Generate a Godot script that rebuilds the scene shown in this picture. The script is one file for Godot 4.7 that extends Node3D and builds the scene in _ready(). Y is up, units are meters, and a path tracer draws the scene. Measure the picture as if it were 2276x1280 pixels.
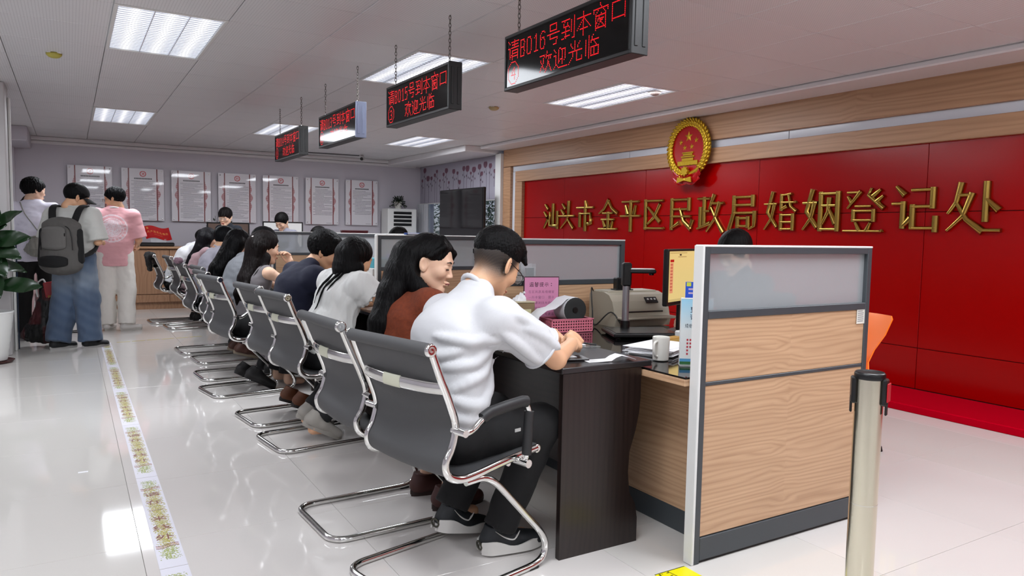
extends Node3D
# A marriage registration hall: service desks with glazed partitions, visitors on chrome cantilever chairs, a red title wall.

var M := {}
var names := {}
var rng := RandomNumberGenerator.new()
const PITCH := 1.7075          # distance between service desks
const FRONT := -1.985          # front face of the nearest partition
const CEIL := 2.6
const WALLX := 5.9
const BACKZ := -13.36

func _ready() -> void:
	rng.seed = 7
	# camera
	var cam := Camera3D.new()
	cam.name = "camera"
	cam.fov = 42.81
	cam.near = 0.05
	cam.far = 200.0
	add_child(cam)
	cam.position = Vector3(0, 1.27, 0)
	cam.rotation = Vector3(deg_to_rad(-4.303), deg_to_rad(-31.044), deg_to_rad(1.0386))
	cam.current = true
	# daylight outside the window
	var env := Environment.new()
	env.background_mode = Environment.BG_SKY
	var sky := Sky.new()
	var sm := ProceduralSkyMaterial.new()
	sm.sky_top_color = Color(0.45, 0.6, 0.85)
	sm.sky_horizon_color = Color(0.85, 0.88, 0.92)
	sm.ground_bottom_color = Color(0.3, 0.3, 0.28)
	sm.ground_horizon_color = Color(0.6, 0.6, 0.58)
	sm.sky_energy_multiplier = 0.8
	sky.sky_material = sm
	env.sky = sky
	env.tonemap_mode = Environment.TONE_MAPPER_LINEAR
	env.tonemap_exposure = 1.0
	env.sdfgi_enabled = true
	env.ssao_enabled = true
	env.ssil_enabled = true
	var we := WorldEnvironment.new()
	we.name = "world_environment"
	we.environment = env
	add_child(we)
	# the rows of recessed ceiling lights (each is a fitting and an area light of its size)
	materials()
	for row in [[-5.765, [-1.38, 0.586, 2.555, 4.515]], [-10.28, [0.586, 2.555, 4.515]], [-1.25, [-1.38, 0.586, 2.555, 4.515]], [3.265, [-1.38, 0.586, 2.555, 4.515]]]:  # out of view: near and hindmost rows, and the outermost column lighting the left floor
		for x in row[1]:
			ceiling_light(x, row[0])
	build_room()
	build_signs()
	build_wall_title()
	build_back_wall()
	build_stations()
	build_chairs()
	build_items()
	build_people()
	build_left()

# ---------------------------------------------------------------- nodes
func numbered(called: String) -> String:
	if not names.has(called):
		names[called] = 0
		return called
	names[called] += 1
	return "%s_%03d" % [called, names[called]]

func tag(o: Node, label: String, category: String, group := "") -> void:
	o.set_meta("label", label)
	o.set_meta("category", category)
	if group:
		o.set_meta("group", group)

func thing(called: String, label: String, category: String, at := Vector3.ZERO, yaw := 0.0, group := "") -> Node3D:
	var o := Node3D.new()
	o.name = numbered(called)
	add_child(o, true)
	o.position = at
	o.rotation_degrees.y = yaw
	tag(o, label, category, group)
	return o

func part(called: String, mesh: Mesh, m: Material, parent: Node, at := Vector3.ZERO) -> MeshInstance3D:
	var o := MeshInstance3D.new()
	o.name = called if parent != self else numbered(called)
	o.mesh = mesh
	o.material_override = m
	o.position = at
	parent.add_child(o, true)
	return o

func struct(called: String, mesh: Mesh, m: Material, at := Vector3.ZERO) -> MeshInstance3D:
	var o := part(called, mesh, m, self, at)
	o.set_meta("kind", "structure")
	return o

# ---------------------------------------------------------------- mesh building
class MB:
	var v := PackedVector3Array()
	var n := PackedVector3Array()
	var t := PackedVector2Array()
	var c := PackedColorArray()
	var ix := PackedInt32Array()
	var col := Color.WHITE
	var tf := Transform3D()

	func vert(p: Vector3, nn: Vector3, uv: Vector2) -> int:
		v.append(tf * p)
		n.append((tf.basis * nn).normalized())
		t.append(uv)
		c.append(col)
		return v.size() - 1

	static func flat_uv(p: Vector3, nn: Vector3) -> Vector2:
		var a := nn.abs()
		if a.x >= a.y and a.x >= a.z:
			return Vector2(p.z, -p.y)
		if a.y >= a.z:
			return Vector2(p.x, p.z)
		return Vector2(p.x, -p.y)

	# a polygon given counterclockwise as seen from outside
	func face(pts: Array, uvs = null) -> void:
		var nn: Vector3 = (pts[1] - pts[0]).cross(pts[2] - pts[0])
		if nn.length_squared() < 1e-16 and pts.size() > 3:
			nn = (pts[2] - pts[0]).cross(pts[3] - pts[0])
		nn = nn.normalized()
		var s := v.size()
		for i in pts.size():
			vert(pts[i], nn, uvs[i] if uvs else flat_uv(pts[i], nn))
		for i in range(1, pts.size() - 1):
			ix.append(s)
			ix.append(s + i + 1)
			ix.append(s + i)

	func box(ctr: Vector3, size: Vector3, b := 0.0) -> void:
		var h := size * 0.5
		if b <= 0.0:
			for ax in 3:
				for s in [-1.0, 1.0]:
					var p := []
					for q in [[-1, -1], [1, -1], [1, 1], [-1, 1]]:
						var w := Vector3()
						w[ax] = h[ax] * s
						w[(ax + 1) % 3] = h[(ax + 1) % 3] * q[0]
						w[(ax + 2) % 3] = h[(ax + 2) % 3] * q[1]
						p.append(ctr + w)
					if s < 0:
						p.reverse()
					face(p)
			return
		b = minf(b, minf(h.x, minf(h.y, h.z)) * 0.95)
		var i := h - Vector3(b, b, b)
		for ax in 3:
			var u := (ax + 1) % 3
			var w2 := (ax + 2) % 3
			for s in [-1.0, 1.0]:
				var p := []
				for q in [[-1, -1], [1, -1], [1, 1], [-1, 1]]:
					var w := Vector3()
					w[ax] = h[ax] * s
					w[u] = i[u] * q[0]
					w[w2] = i[w2] * q[1]
					p.append(ctr + w)
				if s < 0:
					p.reverse()
				face(p)
			for su in [-1.0, 1.0]:
				for sw in [-1.0, 1.0]:
					var a := Vector3()
					var d := Vector3()
					a[u] = h[u] * su
					a[w2] = i[w2] * sw
					d[u] = i[u] * su
					d[w2] = h[w2] * sw
					var p := []
					for e in [[a, -1], [a, 1], [d, 1], [d, -1]]:
						var w: Vector3 = e[0]
						w[ax] = i[ax] * e[1]
						p.append(ctr + w)
					if su * sw < 0:
						p.reverse()
					p.reverse()
					face(p)
		for sx in [-1.0, 1.0]:
			for sy in [-1.0, 1.0]:
				for sz in [-1.0, 1.0]:
					var p := [ctr + Vector3(h.x * sx, i.y * sy, i.z * sz), ctr + Vector3(i.x * sx, h.y * sy, i.z * sz), ctr + Vector3(i.x * sx, i.y * sy, h.z * sz)]
					if sx * sy * sz < 0:
						p.reverse()
					face(p)

	# prism: a counterclockwise outline in the plane of ux and uy, pushed out along ux x uy
	func prism(outline: PackedVector2Array, org: Vector3, ux: Vector3, uy: Vector3, depth: float) -> void:
		var uz := ux.cross(uy).normalized()
		var tri := Geometry2D.triangulate_polygon(outline)
		for k in [0, 1]:
			var o := org + uz * (depth if k else 0.0)
			for i in range(0, tri.size(), 3):
				var p := []
				var uv := []
				for j in 3:
					var q := outline[tri[i + j]]
					p.append(o + ux * q.x + uy * q.y)
					uv.append(Vector2(q.x, -q.y))
				var nn: Vector3 = (p[1] - p[0]).cross(p[2] - p[0])
				if (nn.dot(uz) < 0) == (k == 1):
					p.reverse()
					uv.reverse()
				face(p, uv)
		var area := 0.0
		for i in outline.size():
			area += outline[i].cross(outline[(i + 1) % outline.size()])
		for i in outline.size():
			var a := outline[i]
			var b := outline[(i + 1) % outline.size()]
			var pa := org + ux * a.x + uy * a.y
			var pb := org + ux * b.x + uy * b.y
			var p := [pa, pb, pb + uz * depth, pa + uz * depth]
			if area < 0:
				p.reverse()
			face(p)

	func ring_join(rings: Array, closed_ring := true, uvs := []) -> void:
		# rings of [positions, normals]; smooth
		var cnt: int = rings[0][0].size()
		var s := v.size()
		var len_v := 0.0
		for r in rings.size():
			if r > 0:
				len_v += (rings[r][0][0] - rings[r - 1][0][0]).length()
			for k in cnt:
				vert(rings[r][0][k], rings[r][1][k], Vector2(float(k) / cnt, len_v))
		for r in rings.size() - 1:
			for k in (cnt if closed_ring else cnt - 1):
				var a := s + r * cnt + k
				var b := s + r * cnt + (k + 1) % cnt
				var d := a + cnt
				var e := b + cnt
				ix.append_array([a, b, d, b, e, d])

	# a round bar along points; radii may vary
	func tube(pts: Array, r, sides := 10, closed := false, squash := 1.0, up := Vector3.ZERO) -> void:
		var m := pts.size()
		var rings := []
		var prev := Vector3.ZERO
		for i in m:
			var a: Vector3 = pts[(i - 1 + m) % m] if (i > 0 or closed) else pts[0]
			var b: Vector3 = pts[(i + 1) % m] if (i < m - 1 or closed) else pts[m - 1]
			var dir := (b - a).normalized()
			var side: Vector3
			if up != Vector3.ZERO:
				side = dir.cross(up).normalized()
			elif prev == Vector3.ZERO:
				var h := Vector3.UP if absf(dir.y) < 0.9 else Vector3.RIGHT
				side = dir.cross(h).normalized()
			else:
				side = (prev - dir * prev.dot(dir)).normalized()
			prev = side
			var top := side.cross(dir).normalized()
			var rr: float = r[i] if r is Array or r is PackedFloat32Array else r
			var ps := []
			var ns := []
			for k in sides:
				var an := TAU * k / sides
				var d := side * cos(an) + top * sin(an) * squash
				ps.append(pts[i] + d * rr)
				ns.append((side * cos(an) * squash + top * sin(an)).normalized())
			rings.append([ps, ns])
		if closed:
			rings.append(rings[0])
		ring_join(rings)
		if not closed:
			for e in [0, m - 1]:
				var p: Array = rings[e][0].duplicate()
				if e == 0:
					p.reverse()
				face(p)

	# profile of (radius, height) turned round the y axis at org
	func lathe(profile: Array, org := Vector3.ZERO, sides := 20) -> void:
		var rings := []
		for i in profile.size():
			var a: Vector2 = profile[maxi(i - 1, 0)]
			var b: Vector2 = profile[mini(i + 1, profile.size() - 1)]
			var d := (b - a).normalized()
			var ps := []
			var ns := []
			for k in sides:
				var an := TAU * k / sides
				ps.append(org + Vector3(cos(an) * profile[i].x, profile[i].y, sin(an) * profile[i].x))
				ns.append(Vector3(cos(an) * d.y, -d.x, sin(an) * d.y))
			rings.append([ps, ns])
		ring_join(rings)

	func ball(ctr: Vector3, r: Vector3, seg := 12) -> void:
		var rings := []
		for i in seg + 1:
			var la := PI * i / seg - PI / 2
			var ps := []
			var ns := []
			for k in seg * 2:
				var an := PI * k / seg
				var d := Vector3(cos(la) * cos(an), sin(la), cos(la) * sin(an))
				ps.append(ctr + d * r)
				ns.append((d / r).normalized())
			rings.append([ps, ns])
		ring_join(rings)

	# a two-sided sheet of given thickness from a grid of points (rows of equal length)
	func sheet(rows: Array, thick: float, su := 1.0, sv := 1.0) -> void:
		var nr := rows.size()
		var nc: int = rows[0].size()
		var nrm := []
		for r in nr:
			var line := []
			for k in nc:
				var a: Vector3 = rows[maxi(r - 1, 0)][k]
				var b: Vector3 = rows[mini(r + 1, nr - 1)][k]
				var d: Vector3 = rows[r][maxi(k - 1, 0)]
				var e: Vector3 = rows[r][mini(k + 1, nc - 1)]
				line.append((b - a).cross(e - d).normalized())
			nrm.append(line)
		for side in [1.0, -1.0]:
			var s := v.size()
			for r in nr:
				for k in nc:
					vert(rows[r][k] + nrm[r][k] * (thick * 0.5 * side), nrm[r][k] * side, Vector2(k * su / (nc - 1), r * sv / (nr - 1)))
			for r in nr - 1:
				for k in nc - 1:
					var a := s + r * nc + k
					if side < 0:
						ix.append_array([a, a + nc, a + 1, a + 1, a + nc, a + nc + 1])
					else:
						ix.append_array([a, a + 1, a + nc, a + 1, a + nc + 1, a + nc])
		var rim := []
		for k in nc:
			rim.append([0, k])
		for r in range(1, nr):
			rim.append([r, nc - 1])
		for k in range(nc - 2, -1, -1):
			rim.append([nr - 1, k])
		for r in range(nr - 2, 0, -1):
			rim.append([r, 0])
		for i in rim.size():
			var a = rim[i]
			var b = rim[(i + 1) % rim.size()]
			var na: Vector3 = nrm[a[0]][a[1]] * thick * 0.5
			var nb: Vector3 = nrm[b[0]][b[1]] * thick * 0.5
			face([rows[a[0]][a[1]] + na, rows[a[0]][a[1]] - na, rows[b[0]][b[1]] - nb, rows[b[0]][b[1]] + nb])

	func mesh() -> ArrayMesh:
		var a := []
		a.resize(Mesh.ARRAY_MAX)
		a[Mesh.ARRAY_VERTEX] = v
		a[Mesh.ARRAY_NORMAL] = n
		a[Mesh.ARRAY_TEX_UV] = t
		a[Mesh.ARRAY_COLOR] = c
		a[Mesh.ARRAY_INDEX] = ix
		var m := ArrayMesh.new()
		m.add_surface_from_arrays(Mesh.PRIMITIVE_TRIANGLES, a)
		return m

func boxm(size: Vector3, b := 0.0, ctr := Vector3.ZERO) -> ArrayMesh:
	var k := MB.new()
	k.box(ctr, size, b)
	return k.mesh()

func tubem(pts: Array, r, sides := 10, closed := false) -> ArrayMesh:
	var k := MB.new()
	k.tube(pts, r, sides, closed)
	return k.mesh()

# round the corners of a polyline
func rounded(pts: Array, r: float, steps := 5, closed := false) -> Array:
	var out := []
	var m := pts.size()
	for i in m:
		if not closed and (i == 0 or i == m - 1):
			out.append(pts[i])
			continue
		var p: Vector3 = pts[i]
		var a: Vector3 = pts[(i - 1 + m) % m]
		var b: Vector3 = pts[(i + 1) % m]
		var ra := minf(r, (a - p).length() * 0.48)
		var rb := minf(r, (b - p).length() * 0.48)
		var s := p + (a - p).normalized() * ra
		var e := p + (b - p).normalized() * rb
		for k in steps + 1:
			var t := float(k) / steps
			out.append(s.lerp(p, t).lerp(p.lerp(e, t), t))
	return out

func smooth_curve(pts: Array, per := 6) -> Array:
	var out := []
	for i in pts.size() - 1:
		var p0: Vector3 = pts[maxi(i - 1, 0)]
		var p1: Vector3 = pts[i]
		var p2: Vector3 = pts[i + 1]
		var p3: Vector3 = pts[mini(i + 2, pts.size() - 1)]
		for k in per:
			out.append(p1.cubic_interpolate(p2, p0, p3, float(k) / per))
	out.append(pts[-1])
	return out

# ---------------------------------------------------------------- materials
func mat(key: String, c: Color, rough := 0.5, metal := 0.0) -> StandardMaterial3D:
	if M.has(key):
		return M[key]
	var m := StandardMaterial3D.new()
	m.resource_name = key
	m.albedo_color = c
	m.roughness = rough
	m.metallic = metal
	M[key] = m
	return m

func glow(key: String, c: Color, e: float) -> StandardMaterial3D:
	var m := mat(key, c, 0.5)
	m.emission_enabled = true
	m.emission = c
	m.emission_energy_multiplier = e
	return m

func noise(freq: float, s: int, oct := 3) -> FastNoiseLite:
	var f := FastNoiseLite.new()
	f.seed = s
	f.frequency = freq
	f.fractal_octaves = oct
	return f

func tex(img: Image) -> ImageTexture:
	return ImageTexture.create_from_image(img)

func noise_tex(freq: float, s: int, a: Color, b: Color, size := 256, normal := false, bump := 4.0) -> NoiseTexture2D:
	var t := NoiseTexture2D.new()
	t.width = size
	t.height = size
	t.seamless = true
	t.noise = noise(freq, s)
	if normal:
		t.as_normal_map = true
		t.bump_strength = bump
	else:
		var g := Gradient.new()
		g.set_color(0, a)
		g.set_color(1, b)
		t.color_ramp = g
	return t

func wood_image(s: int, light: Color, dark: Color, rings: float, warp: float) -> Image:
	var img := Image.create(512, 512, false, Image.FORMAT_RGB8)
	var f := noise(0.004, s, 3)
	var g := noise(0.02, s + 1, 2)
	var h := noise(0.05, s + 2, 2)
	for y in 512:
		for x in 512:
			var bx := minf(1.0, minf(x, 511 - x) / 40.0)
			var w := f.get_noise_2d(x * 0.32, y * 1.6) * bx + f.get_noise_2d(900.0, y * 1.6) * (1.0 - bx)
			var q := fposmod(y * rings / 512.0 + w * warp, 1.0)
			var k := pow(absf(q - 0.5) * 2.0, 2.0) * 0.55
			k += 0.35 * (0.5 + 0.5 * h.get_noise_2d(x * 0.06, y * 5.0)) + 0.2 * g.get_noise_2d(x * 0.2, y * 1.5)
			img.set_pixel(x, y, light.lerp(dark, clampf(k, 0, 1)))
	return img

func materials() -> void:
	mat("ceiling_paint", Color(0.85, 0.84, 0.845), 0.35)
	mat("ceiling_slab", Color(0.80, 0.79, 0.79), 0.8)
	mat("wall_paint", Color(0.74, 0.72, 0.75), 0.45)
	mat("column_paint", Color(0.74, 0.73, 0.73), 0.5)
	mat("grout", Color(0.55, 0.53, 0.50), 0.8)
	for k in 3:
		var c := [Color(0.83, 0.81, 0.795), Color(0.82, 0.805, 0.785), Color(0.835, 0.815, 0.80)][k] as Color
		var m := mat("floor_tile_%d" % k, c, 0.055)
		m.metallic_specular = 0.6
	var perf := Image.create(64, 64, false, Image.FORMAT_RGB8)
	perf.fill(Color(0.86, 0.855, 0.86))
	for a in 4:
		for b in 4:
			perf.fill_rect(Rect2i(a * 16 + 6, b * 16 + 6, 4, 4), Color(0.6, 0.59, 0.6))
	var cp := mat("ceiling_tile", Color.WHITE, 0.38)
	cp.albedo_texture = tex(perf)
	cp.uv1_scale = Vector3(14, 14, 1)
	var red := mat("red_lacquer", Color(0.58, 0.0, 0.004), 0.2)
	red.metallic_specular = 0.36
	mat("red_joint", Color(0.16, 0.01, 0.015), 0.6)
	var carpet := mat("red_carpet", Color(0.74, 0.0, 0.11), 0.95)
	carpet.metallic_specular = 0.1
	carpet.normal_enabled = true
	carpet.normal_texture = noise_tex(0.2, 5, Color.BLACK, Color.WHITE, 256, true, 6.0)
	carpet.uv1_triplanar = true
	carpet.uv1_scale = Vector3(6, 6, 6)
	var wt := tex(wood_image(11, Color(0.80, 0.655, 0.52), Color(0.67, 0.525, 0.40), 30.0, 2.0))
	var wm := mat("oak_laminate", Color.WHITE, 0.42)
	wm.albedo_texture = wt
	wm.uv1_scale = Vector3(0.85, 1.6, 1)
	var wv := mat("oak_upright", Color(1.0, 0.97, 0.94), 0.45)
	wv.albedo_texture = tex(wood_image(23, Color(0.70, 0.56, 0.44), Color(0.58, 0.44, 0.33), 16.0, 1.2))
	wv.uv1_scale = Vector3(0.5, 1.4, 1)
	var dk := mat("dark_walnut", Color.WHITE, 0.28)
	dk.albedo_texture = tex(wood_image(31, Color(0.155, 0.115, 0.105), Color(0.085, 0.06, 0.055), 30.0, 0.8))
	dk.uv1_scale = Vector3(1.2, 1.2, 1)
	for q in [["walnut_upright", "dark_walnut", 0.28], ["oak_vertical", "oak_upright", 0.45]]:
		var im: Image = M[q[1]].albedo_texture.get_image().duplicate()
		im.rotate_90(CLOCKWISE)
		var up := mat(q[0], Color(0.88, 0.84, 0.82) if q[0] == "oak_vertical" else M[q[1]].albedo_color, q[2])
		up.albedo_texture = tex(im)
		up.uv1_scale = Vector3(1.3, 0.8, 1)
	mat("black_glass", Color(0.035, 0.035, 0.04), 0.06)
	mat("slate_metal", Color(0.24, 0.26, 0.275), 0.42)
	mat("white_trim", Color(0.86, 0.86, 0.85), 0.35)
	mat("strip_white", Color(0.80, 0.81, 0.84), 0.12)
	var fg := mat("frosted_glass", Color(0.68, 0.70, 0.71, 0.55), 0.4)
	fg.transparency = BaseMaterial3D.TRANSPARENCY_ALPHA
	var cg := mat("clear_glass", Color(0.93, 0.97, 0.97, 0.08), 0.03)
	cg.transparency = BaseMaterial3D.TRANSPARENCY_ALPHA
	var ac := mat("clear_acrylic", Color(0.95, 0.97, 0.98, 0.14), 0.05)
	ac.transparency = BaseMaterial3D.TRANSPARENCY_ALPHA
	mat("chrome", Color(0.86, 0.86, 0.85), 0.10, 1.0)
	mat("brushed_steel", Color(0.86, 0.84, 0.76), 0.2, 1.0)
	mat("gold", Color(0.66, 0.54, 0.27), 0.24, 1.0)
	mat("emblem_gold", Color(0.78, 0.64, 0.18), 0.35, 0.8)
	mat("emblem_red", Color(0.60, 0.01, 0.03), 0.25)
	mat("black_plastic", Color(0.03, 0.03, 0.034), 0.35)
	mat("dark_plastic", Color(0.07, 0.07, 0.078), 0.45)
	mat("grey_plastic", Color(0.35, 0.35, 0.36), 0.5)
	mat("beige_plastic", Color(0.70, 0.67, 0.60), 0.45)
	mat("white_plastic", Color(0.86, 0.86, 0.85), 0.35)
	mat("paper", Color(0.90, 0.90, 0.91), 0.8)
	mat("ceramic", Color(0.90, 0.89, 0.86), 0.12)
	mat("orange_plastic", Color(1.0, 0.47, 0.03), 0.35)
	var mesh_c := mat("chair_mesh", Color(0.29, 0.29, 0.295), 0.6)
	mesh_c.normal_enabled = true
	var wv2 := Image.create(32, 32, false, Image.FORMAT_RGB8)
	for y in 32:
		for x in 32:
			wv2.set_pixel(x, y, Color.from_hsv(0, 0, 0.5 + 0.5 * sin(TAU * x / 16.0) * sin(TAU * y / 16.0)))
	wv2.bump_map_to_normal_map(3.0)
	mesh_c.normal_texture = tex(wv2)
	mesh_c.uv1_scale = Vector3(60, 110, 1)
	mat("pad_vinyl", Color(0.13, 0.13, 0.135), 0.5)
# ---------------------------------------------------------------- room
func ceiling_light(x: float, z: float) -> void:
	var row := "far" if z < -8.0 else "middle" if z < -3.0 else "near" if z < 0.0 else "unseen_hindmost"
	var colname := "unseen_outermost" if x < 0.0 else "left" if x < 1.0 else "centre" if x < 3.5 else "right"
	var o := thing("ceiling_light", "three-tube ceiling light, %s row, %s column of the ceiling" % [row, colname], "ceiling light", Vector3(x, CEIL, z), 0, "recessed ceiling lights")
	var w := 0.605
	var l := 1.25
	var fr := MB.new()
	for s in [-1.0, 1.0]:
		fr.box(Vector3(s * (w * 0.5 + 0.012), 0.0, 0), Vector3(0.024, 0.016, l + 0.048), 0.004)
		fr.box(Vector3(0, 0.0, s * (l * 0.5 + 0.012)), Vector3(w, 0.016, 0.024), 0.004)
	part("frame", fr.mesh(), M.white_trim, o)
	var im: Image
	if not M.has("light_diffuser"):
		im = Image.create(96, 192, false, Image.FORMAT_RGB8)
		for yy in 192:
			for xx in 96:
				var u := fposmod(xx / 32.0, 1.0)
				var cell := 0.5 + 0.5 * cos(TAU * yy / 8.0)
				var tube := exp(-pow((u - 0.5) / 0.16, 2.0))
				var k := 0.80 + 0.20 * tube - 0.10 * cell * (1.0 - tube)
				im.set_pixel(xx, yy, Color(k * (0.92 + 0.08 * tube), k * (0.95 + 0.05 * tube), k))
		var dm := mat("light_diffuser", Color(0.9, 0.9, 0.92), 0.4)
		dm.emission_enabled = true
		dm.emission_texture = tex(im)
		dm.emission = Color.WHITE
		dm.emission_operator = BaseMaterial3D.EMISSION_OP_MULTIPLY
		dm.emission_energy_multiplier = 1.5
	for k in 3:
		var d := MB.new()
		var x0 := -w * 0.5 + w * k / 3.0 + 0.003
		var x1 := -w * 0.5 + w * (k + 1) / 3.0 - 0.003
		d.face([Vector3(x0, 0.004, -l / 2), Vector3(x1, 0.004, -l / 2), Vector3(x1, 0.004, l / 2), Vector3(x0, 0.004, l / 2)],
			[Vector2(k / 3.0, 0), Vector2((k + 1) / 3.0, 0), Vector2((k + 1) / 3.0, 1), Vector2(k / 3.0, 1)])
		part("diffuser_panel", d.mesh(), M.light_diffuser, o)
	var bars := MB.new()
	for k in [1, 2]:
		bars.box(Vector3(-w / 2 + w * k / 3.0, -0.001, 0), Vector3(0.005, 0.012, l))
	for k in range(0, 26):
		bars.box(Vector3(0, 0.001, -l / 2 + l * k / 25.0), Vector3(w, 0.004, 0.0016))
	part("louvre_grid", bars.mesh(), M.strip_white, o)
	var a := AreaLight3D.new()
	a.name = "ceiling_light_lamp"
	a.area_size = Vector2(w - 0.02, l - 0.02)
	a.light_color = Color(0.955, 0.975, 1.0)
	a.light_energy = 4.2
	a.area_normalize_energy = true
	a.set("area_range", 30.0)
	a.shadow_enabled = true
	add_child(a)
	a.position = Vector3(x, CEIL - 0.012, z)
	a.rotation_degrees.x = -90

func build_room() -> void:
	# floor: grout bed with laid tiles
	var fl := struct("floor", boxm(Vector3(9.3, 0.1, 19.0)), M.grout, Vector3(1.3, -0.0535, -4.0))
	var p := 0.803
	var tile := boxm(Vector3(p - 0.0018, 0.02, p - 0.0018), 0.0006)
	for i in range(-8, 4):
		for k in range(-15, 7):
			var cx := 3.423 + (i - 0.5) * p + p
			var cz := -1.58 + (k + 0.5) * p - p
			if cz < BACKZ - 0.3 or cx > 6.2:
				continue
			part("floor_tile", tile, M["floor_tile_%d" % ((i * 7 + k * 3 + 99) % 3)], fl, Vector3(cx - 1.3, 0.0535 - 0.01, cz + 4.0))
	# ceiling: slab, perforated tiles with open joints
	var ce := struct("ceiling", boxm(Vector3(9.3, 0.12, 19.0)), M.ceiling_slab, Vector3(1.3, CEIL + 0.085, -4.0))
	var px := 0.655
	var pz := 0.645
	var ct := boxm(Vector3(px - 0.005, 0.014, pz - 0.005), 0.003)
	var rest := MB.new()
	for i in range(-6, 9):
		for k in range(-13, 15):
			var cx := 0.2585 + (i + 0.5) * px
			var cz := -5.12 - (k + 0.5) * pz
			if cx < -3.2 or cx > WALLX - 0.1 or cz < BACKZ or cz > 5.4:
				continue
			var lit := false
			for lz in [-5.765, -10.28, -1.25, 3.265]:
				if absf(cz - lz) < 0.6:
					for lx in [0.586, 2.555, 4.515, -1.38]:
						if absf(cx - lx) < 0.3 and (lx > 0 or lz > -3):
							lit = true
			if lit:
				continue
			if cz < -1.2 and cx > -1.3:
				part("ceiling_tile", ct, M.ceiling_tile, ce, Vector3(cx - 1.3, 0.007 - 0.085, cz + 4.0))
			else:
				rest.box(Vector3(cx - 1.3, 0.007 - 0.085, cz + 4.0), Vector3(px - 0.005, 0.014, pz - 0.005))
	var rr := part("ceiling_tiles_overhead", rest.mesh(), M.ceiling_tile, ce)
	rr.set_meta("kind", "stuff")
	# shallow bulkhead along the red wall
	var bk := MB.new()
	bk.box(Vector3(5.68, 2.575, -2.65), Vector3(0.44, 0.05, 14.9), 0.012)
	struct("trim_1", bk.mesh(), M.ceiling_paint)
	var wk := MB.new()
	wk.box(Vector3(5.56, 2.555, -11.75), Vector3(0.68, 0.10, 3.2), 0.01)
	struct("trim_2", wk.mesh(), M.ceiling_paint)
	# walls
	struct("wall_back", boxm(Vector3(9.3, 2.9, 0.2)), M.wall_paint, Vector3(1.3, 1.3, BACKZ - 0.1))
	var cr := MB.new()
	cr.box(Vector3(1.3, 2.57, BACKZ + 0.03), Vector3(9.0, 0.06, 0.06), 0.012)
	cr.box(Vector3(1.3, 2.51, BACKZ + 0.012), Vector3(9.0, 0.05, 0.024), 0.008)
	struct("trim_3", cr.mesh(), M.ceiling_paint)
	struct("baseboard_back", boxm(Vector3(9.0, 0.1, 0.02), 0.004), M.white_trim, Vector3(1.3, 0.05, BACKZ + 0.01))
	struct("wall_left", boxm(Vector3(0.2, 2.9, 19.0)), M.wall_paint, Vector3(-3.3, 1.3, -4.0))
	struct("wall_front", boxm(Vector3(9.3, 2.9, 0.2)), M.wall_paint, Vector3(1.3, 1.3, 5.4))
	# right wall: backing, red lacquer panels, oak frame
	var wr := struct("wall_right", boxm(Vector3(0.2, 2.9, 15.5)), M.red_joint, Vector3(WALLX + 0.112, 1.3, -2.3))
	var zs := [-9.49, -8.437, -6.752, -5.067, -3.382, -1.697, -0.012, 1.673, 3.358, 5.3]
	var ys := [0.055, 0.392, 1.497, 2.05]
	for a in zs.size() - 1:
		for b in ys.size() - 1:
			var w: float = zs[a + 1] - zs[a] - 0.005
			var h: float = ys[b + 1] - ys[b] - 0.005
			part("panel", boxm(Vector3(0.014, h, w), 0.002), M.red_lacquer, wr, Vector3(-0.105, (ys[b] + ys[b + 1]) * 0.5 - 1.3, (zs[a] + zs[a + 1]) * 0.5 + 2.3))
	var fr := MB.new()
	var zend := 5.3
	fr.box(Vector3(WALLX - 0.02, 2.4225, (zend - 10.03) * 0.5), Vector3(0.08, 0.269, zend + 10.03), 0.003)
	fr.box(Vector3(WALLX - 0.02, 1.14, -9.92), Vector3(0.08, 2.28, 0.22), 0.003)
	var f1 := struct("trim_4", fr.mesh(), M.oak_upright)
	var fi := MB.new()
	fi.box(Vector3(WALLX - 0.012, 2.124, (zend - 9.69) * 0.5), Vector3(0.07, 0.16, zend + 9.69), 0.003)
	fi.box(Vector3(WALLX - 0.012, 1.02, -9.59), Vector3(0.07, 2.04, 0.20), 0.003)
	struct("trim_5", fi.mesh(), M.oak_upright)
	var st := struct("trim_6", boxm(Vector3(0.03, 2.2, 0.12)), M.strip_white, Vector3(WALLX, 1.10, -9.75))
	var cuts := [-9.81, -7.05, -4.72, -2.4, 0.0, 2.6, 5.3]
	for k in cuts.size() - 1:
		part("strip_panel", boxm(Vector3(0.03, 0.084, cuts[k + 1] - cuts[k] - 0.006), 0.003), M.strip_white, st, Vector3(0, 2.246 - 1.10, (cuts[k] + cuts[k + 1]) * 0.5 + 9.75))
	struct("trim_7", boxm(Vector3(0.16, 2.5, 0.17), 0.006), M.white_trim, Vector3(WALLX - 0.03, 1.25, -10.12))
	# carpeted step below the red wall
	struct("floor_step", boxm(Vector3(0.61, 0.055, 14.7), 0.006), M.red_carpet, Vector3(5.585, 0.0275, -2.15))
	# window wall beyond the red wall
	window_wall()
	# beam box at the far left of the ceiling
	struct("trim_8", boxm(Vector3(2.5, 0.2, 1.2), 0.01), M.wall_paint, Vector3(-1.72, 2.5, -12.7))
	struct("trim_9", boxm(Vector3(0.9, 2.6, 0.22), 0.01), M.wall_paint, Vector3(-1.13, 1.3, BACKZ + 0.1))
	# square column on the left
	struct("column", boxm(Vector3(0.8, 2.6, 0.45), 0.008), M.column_paint, Vector3(-0.9, 1.3, -8.72))
	struct("trim_10", boxm(Vector3(0.02, 2.5, 0.1), 0.004), M.white_trim, Vector3(-0.487, 1.25, -8.86))

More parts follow.
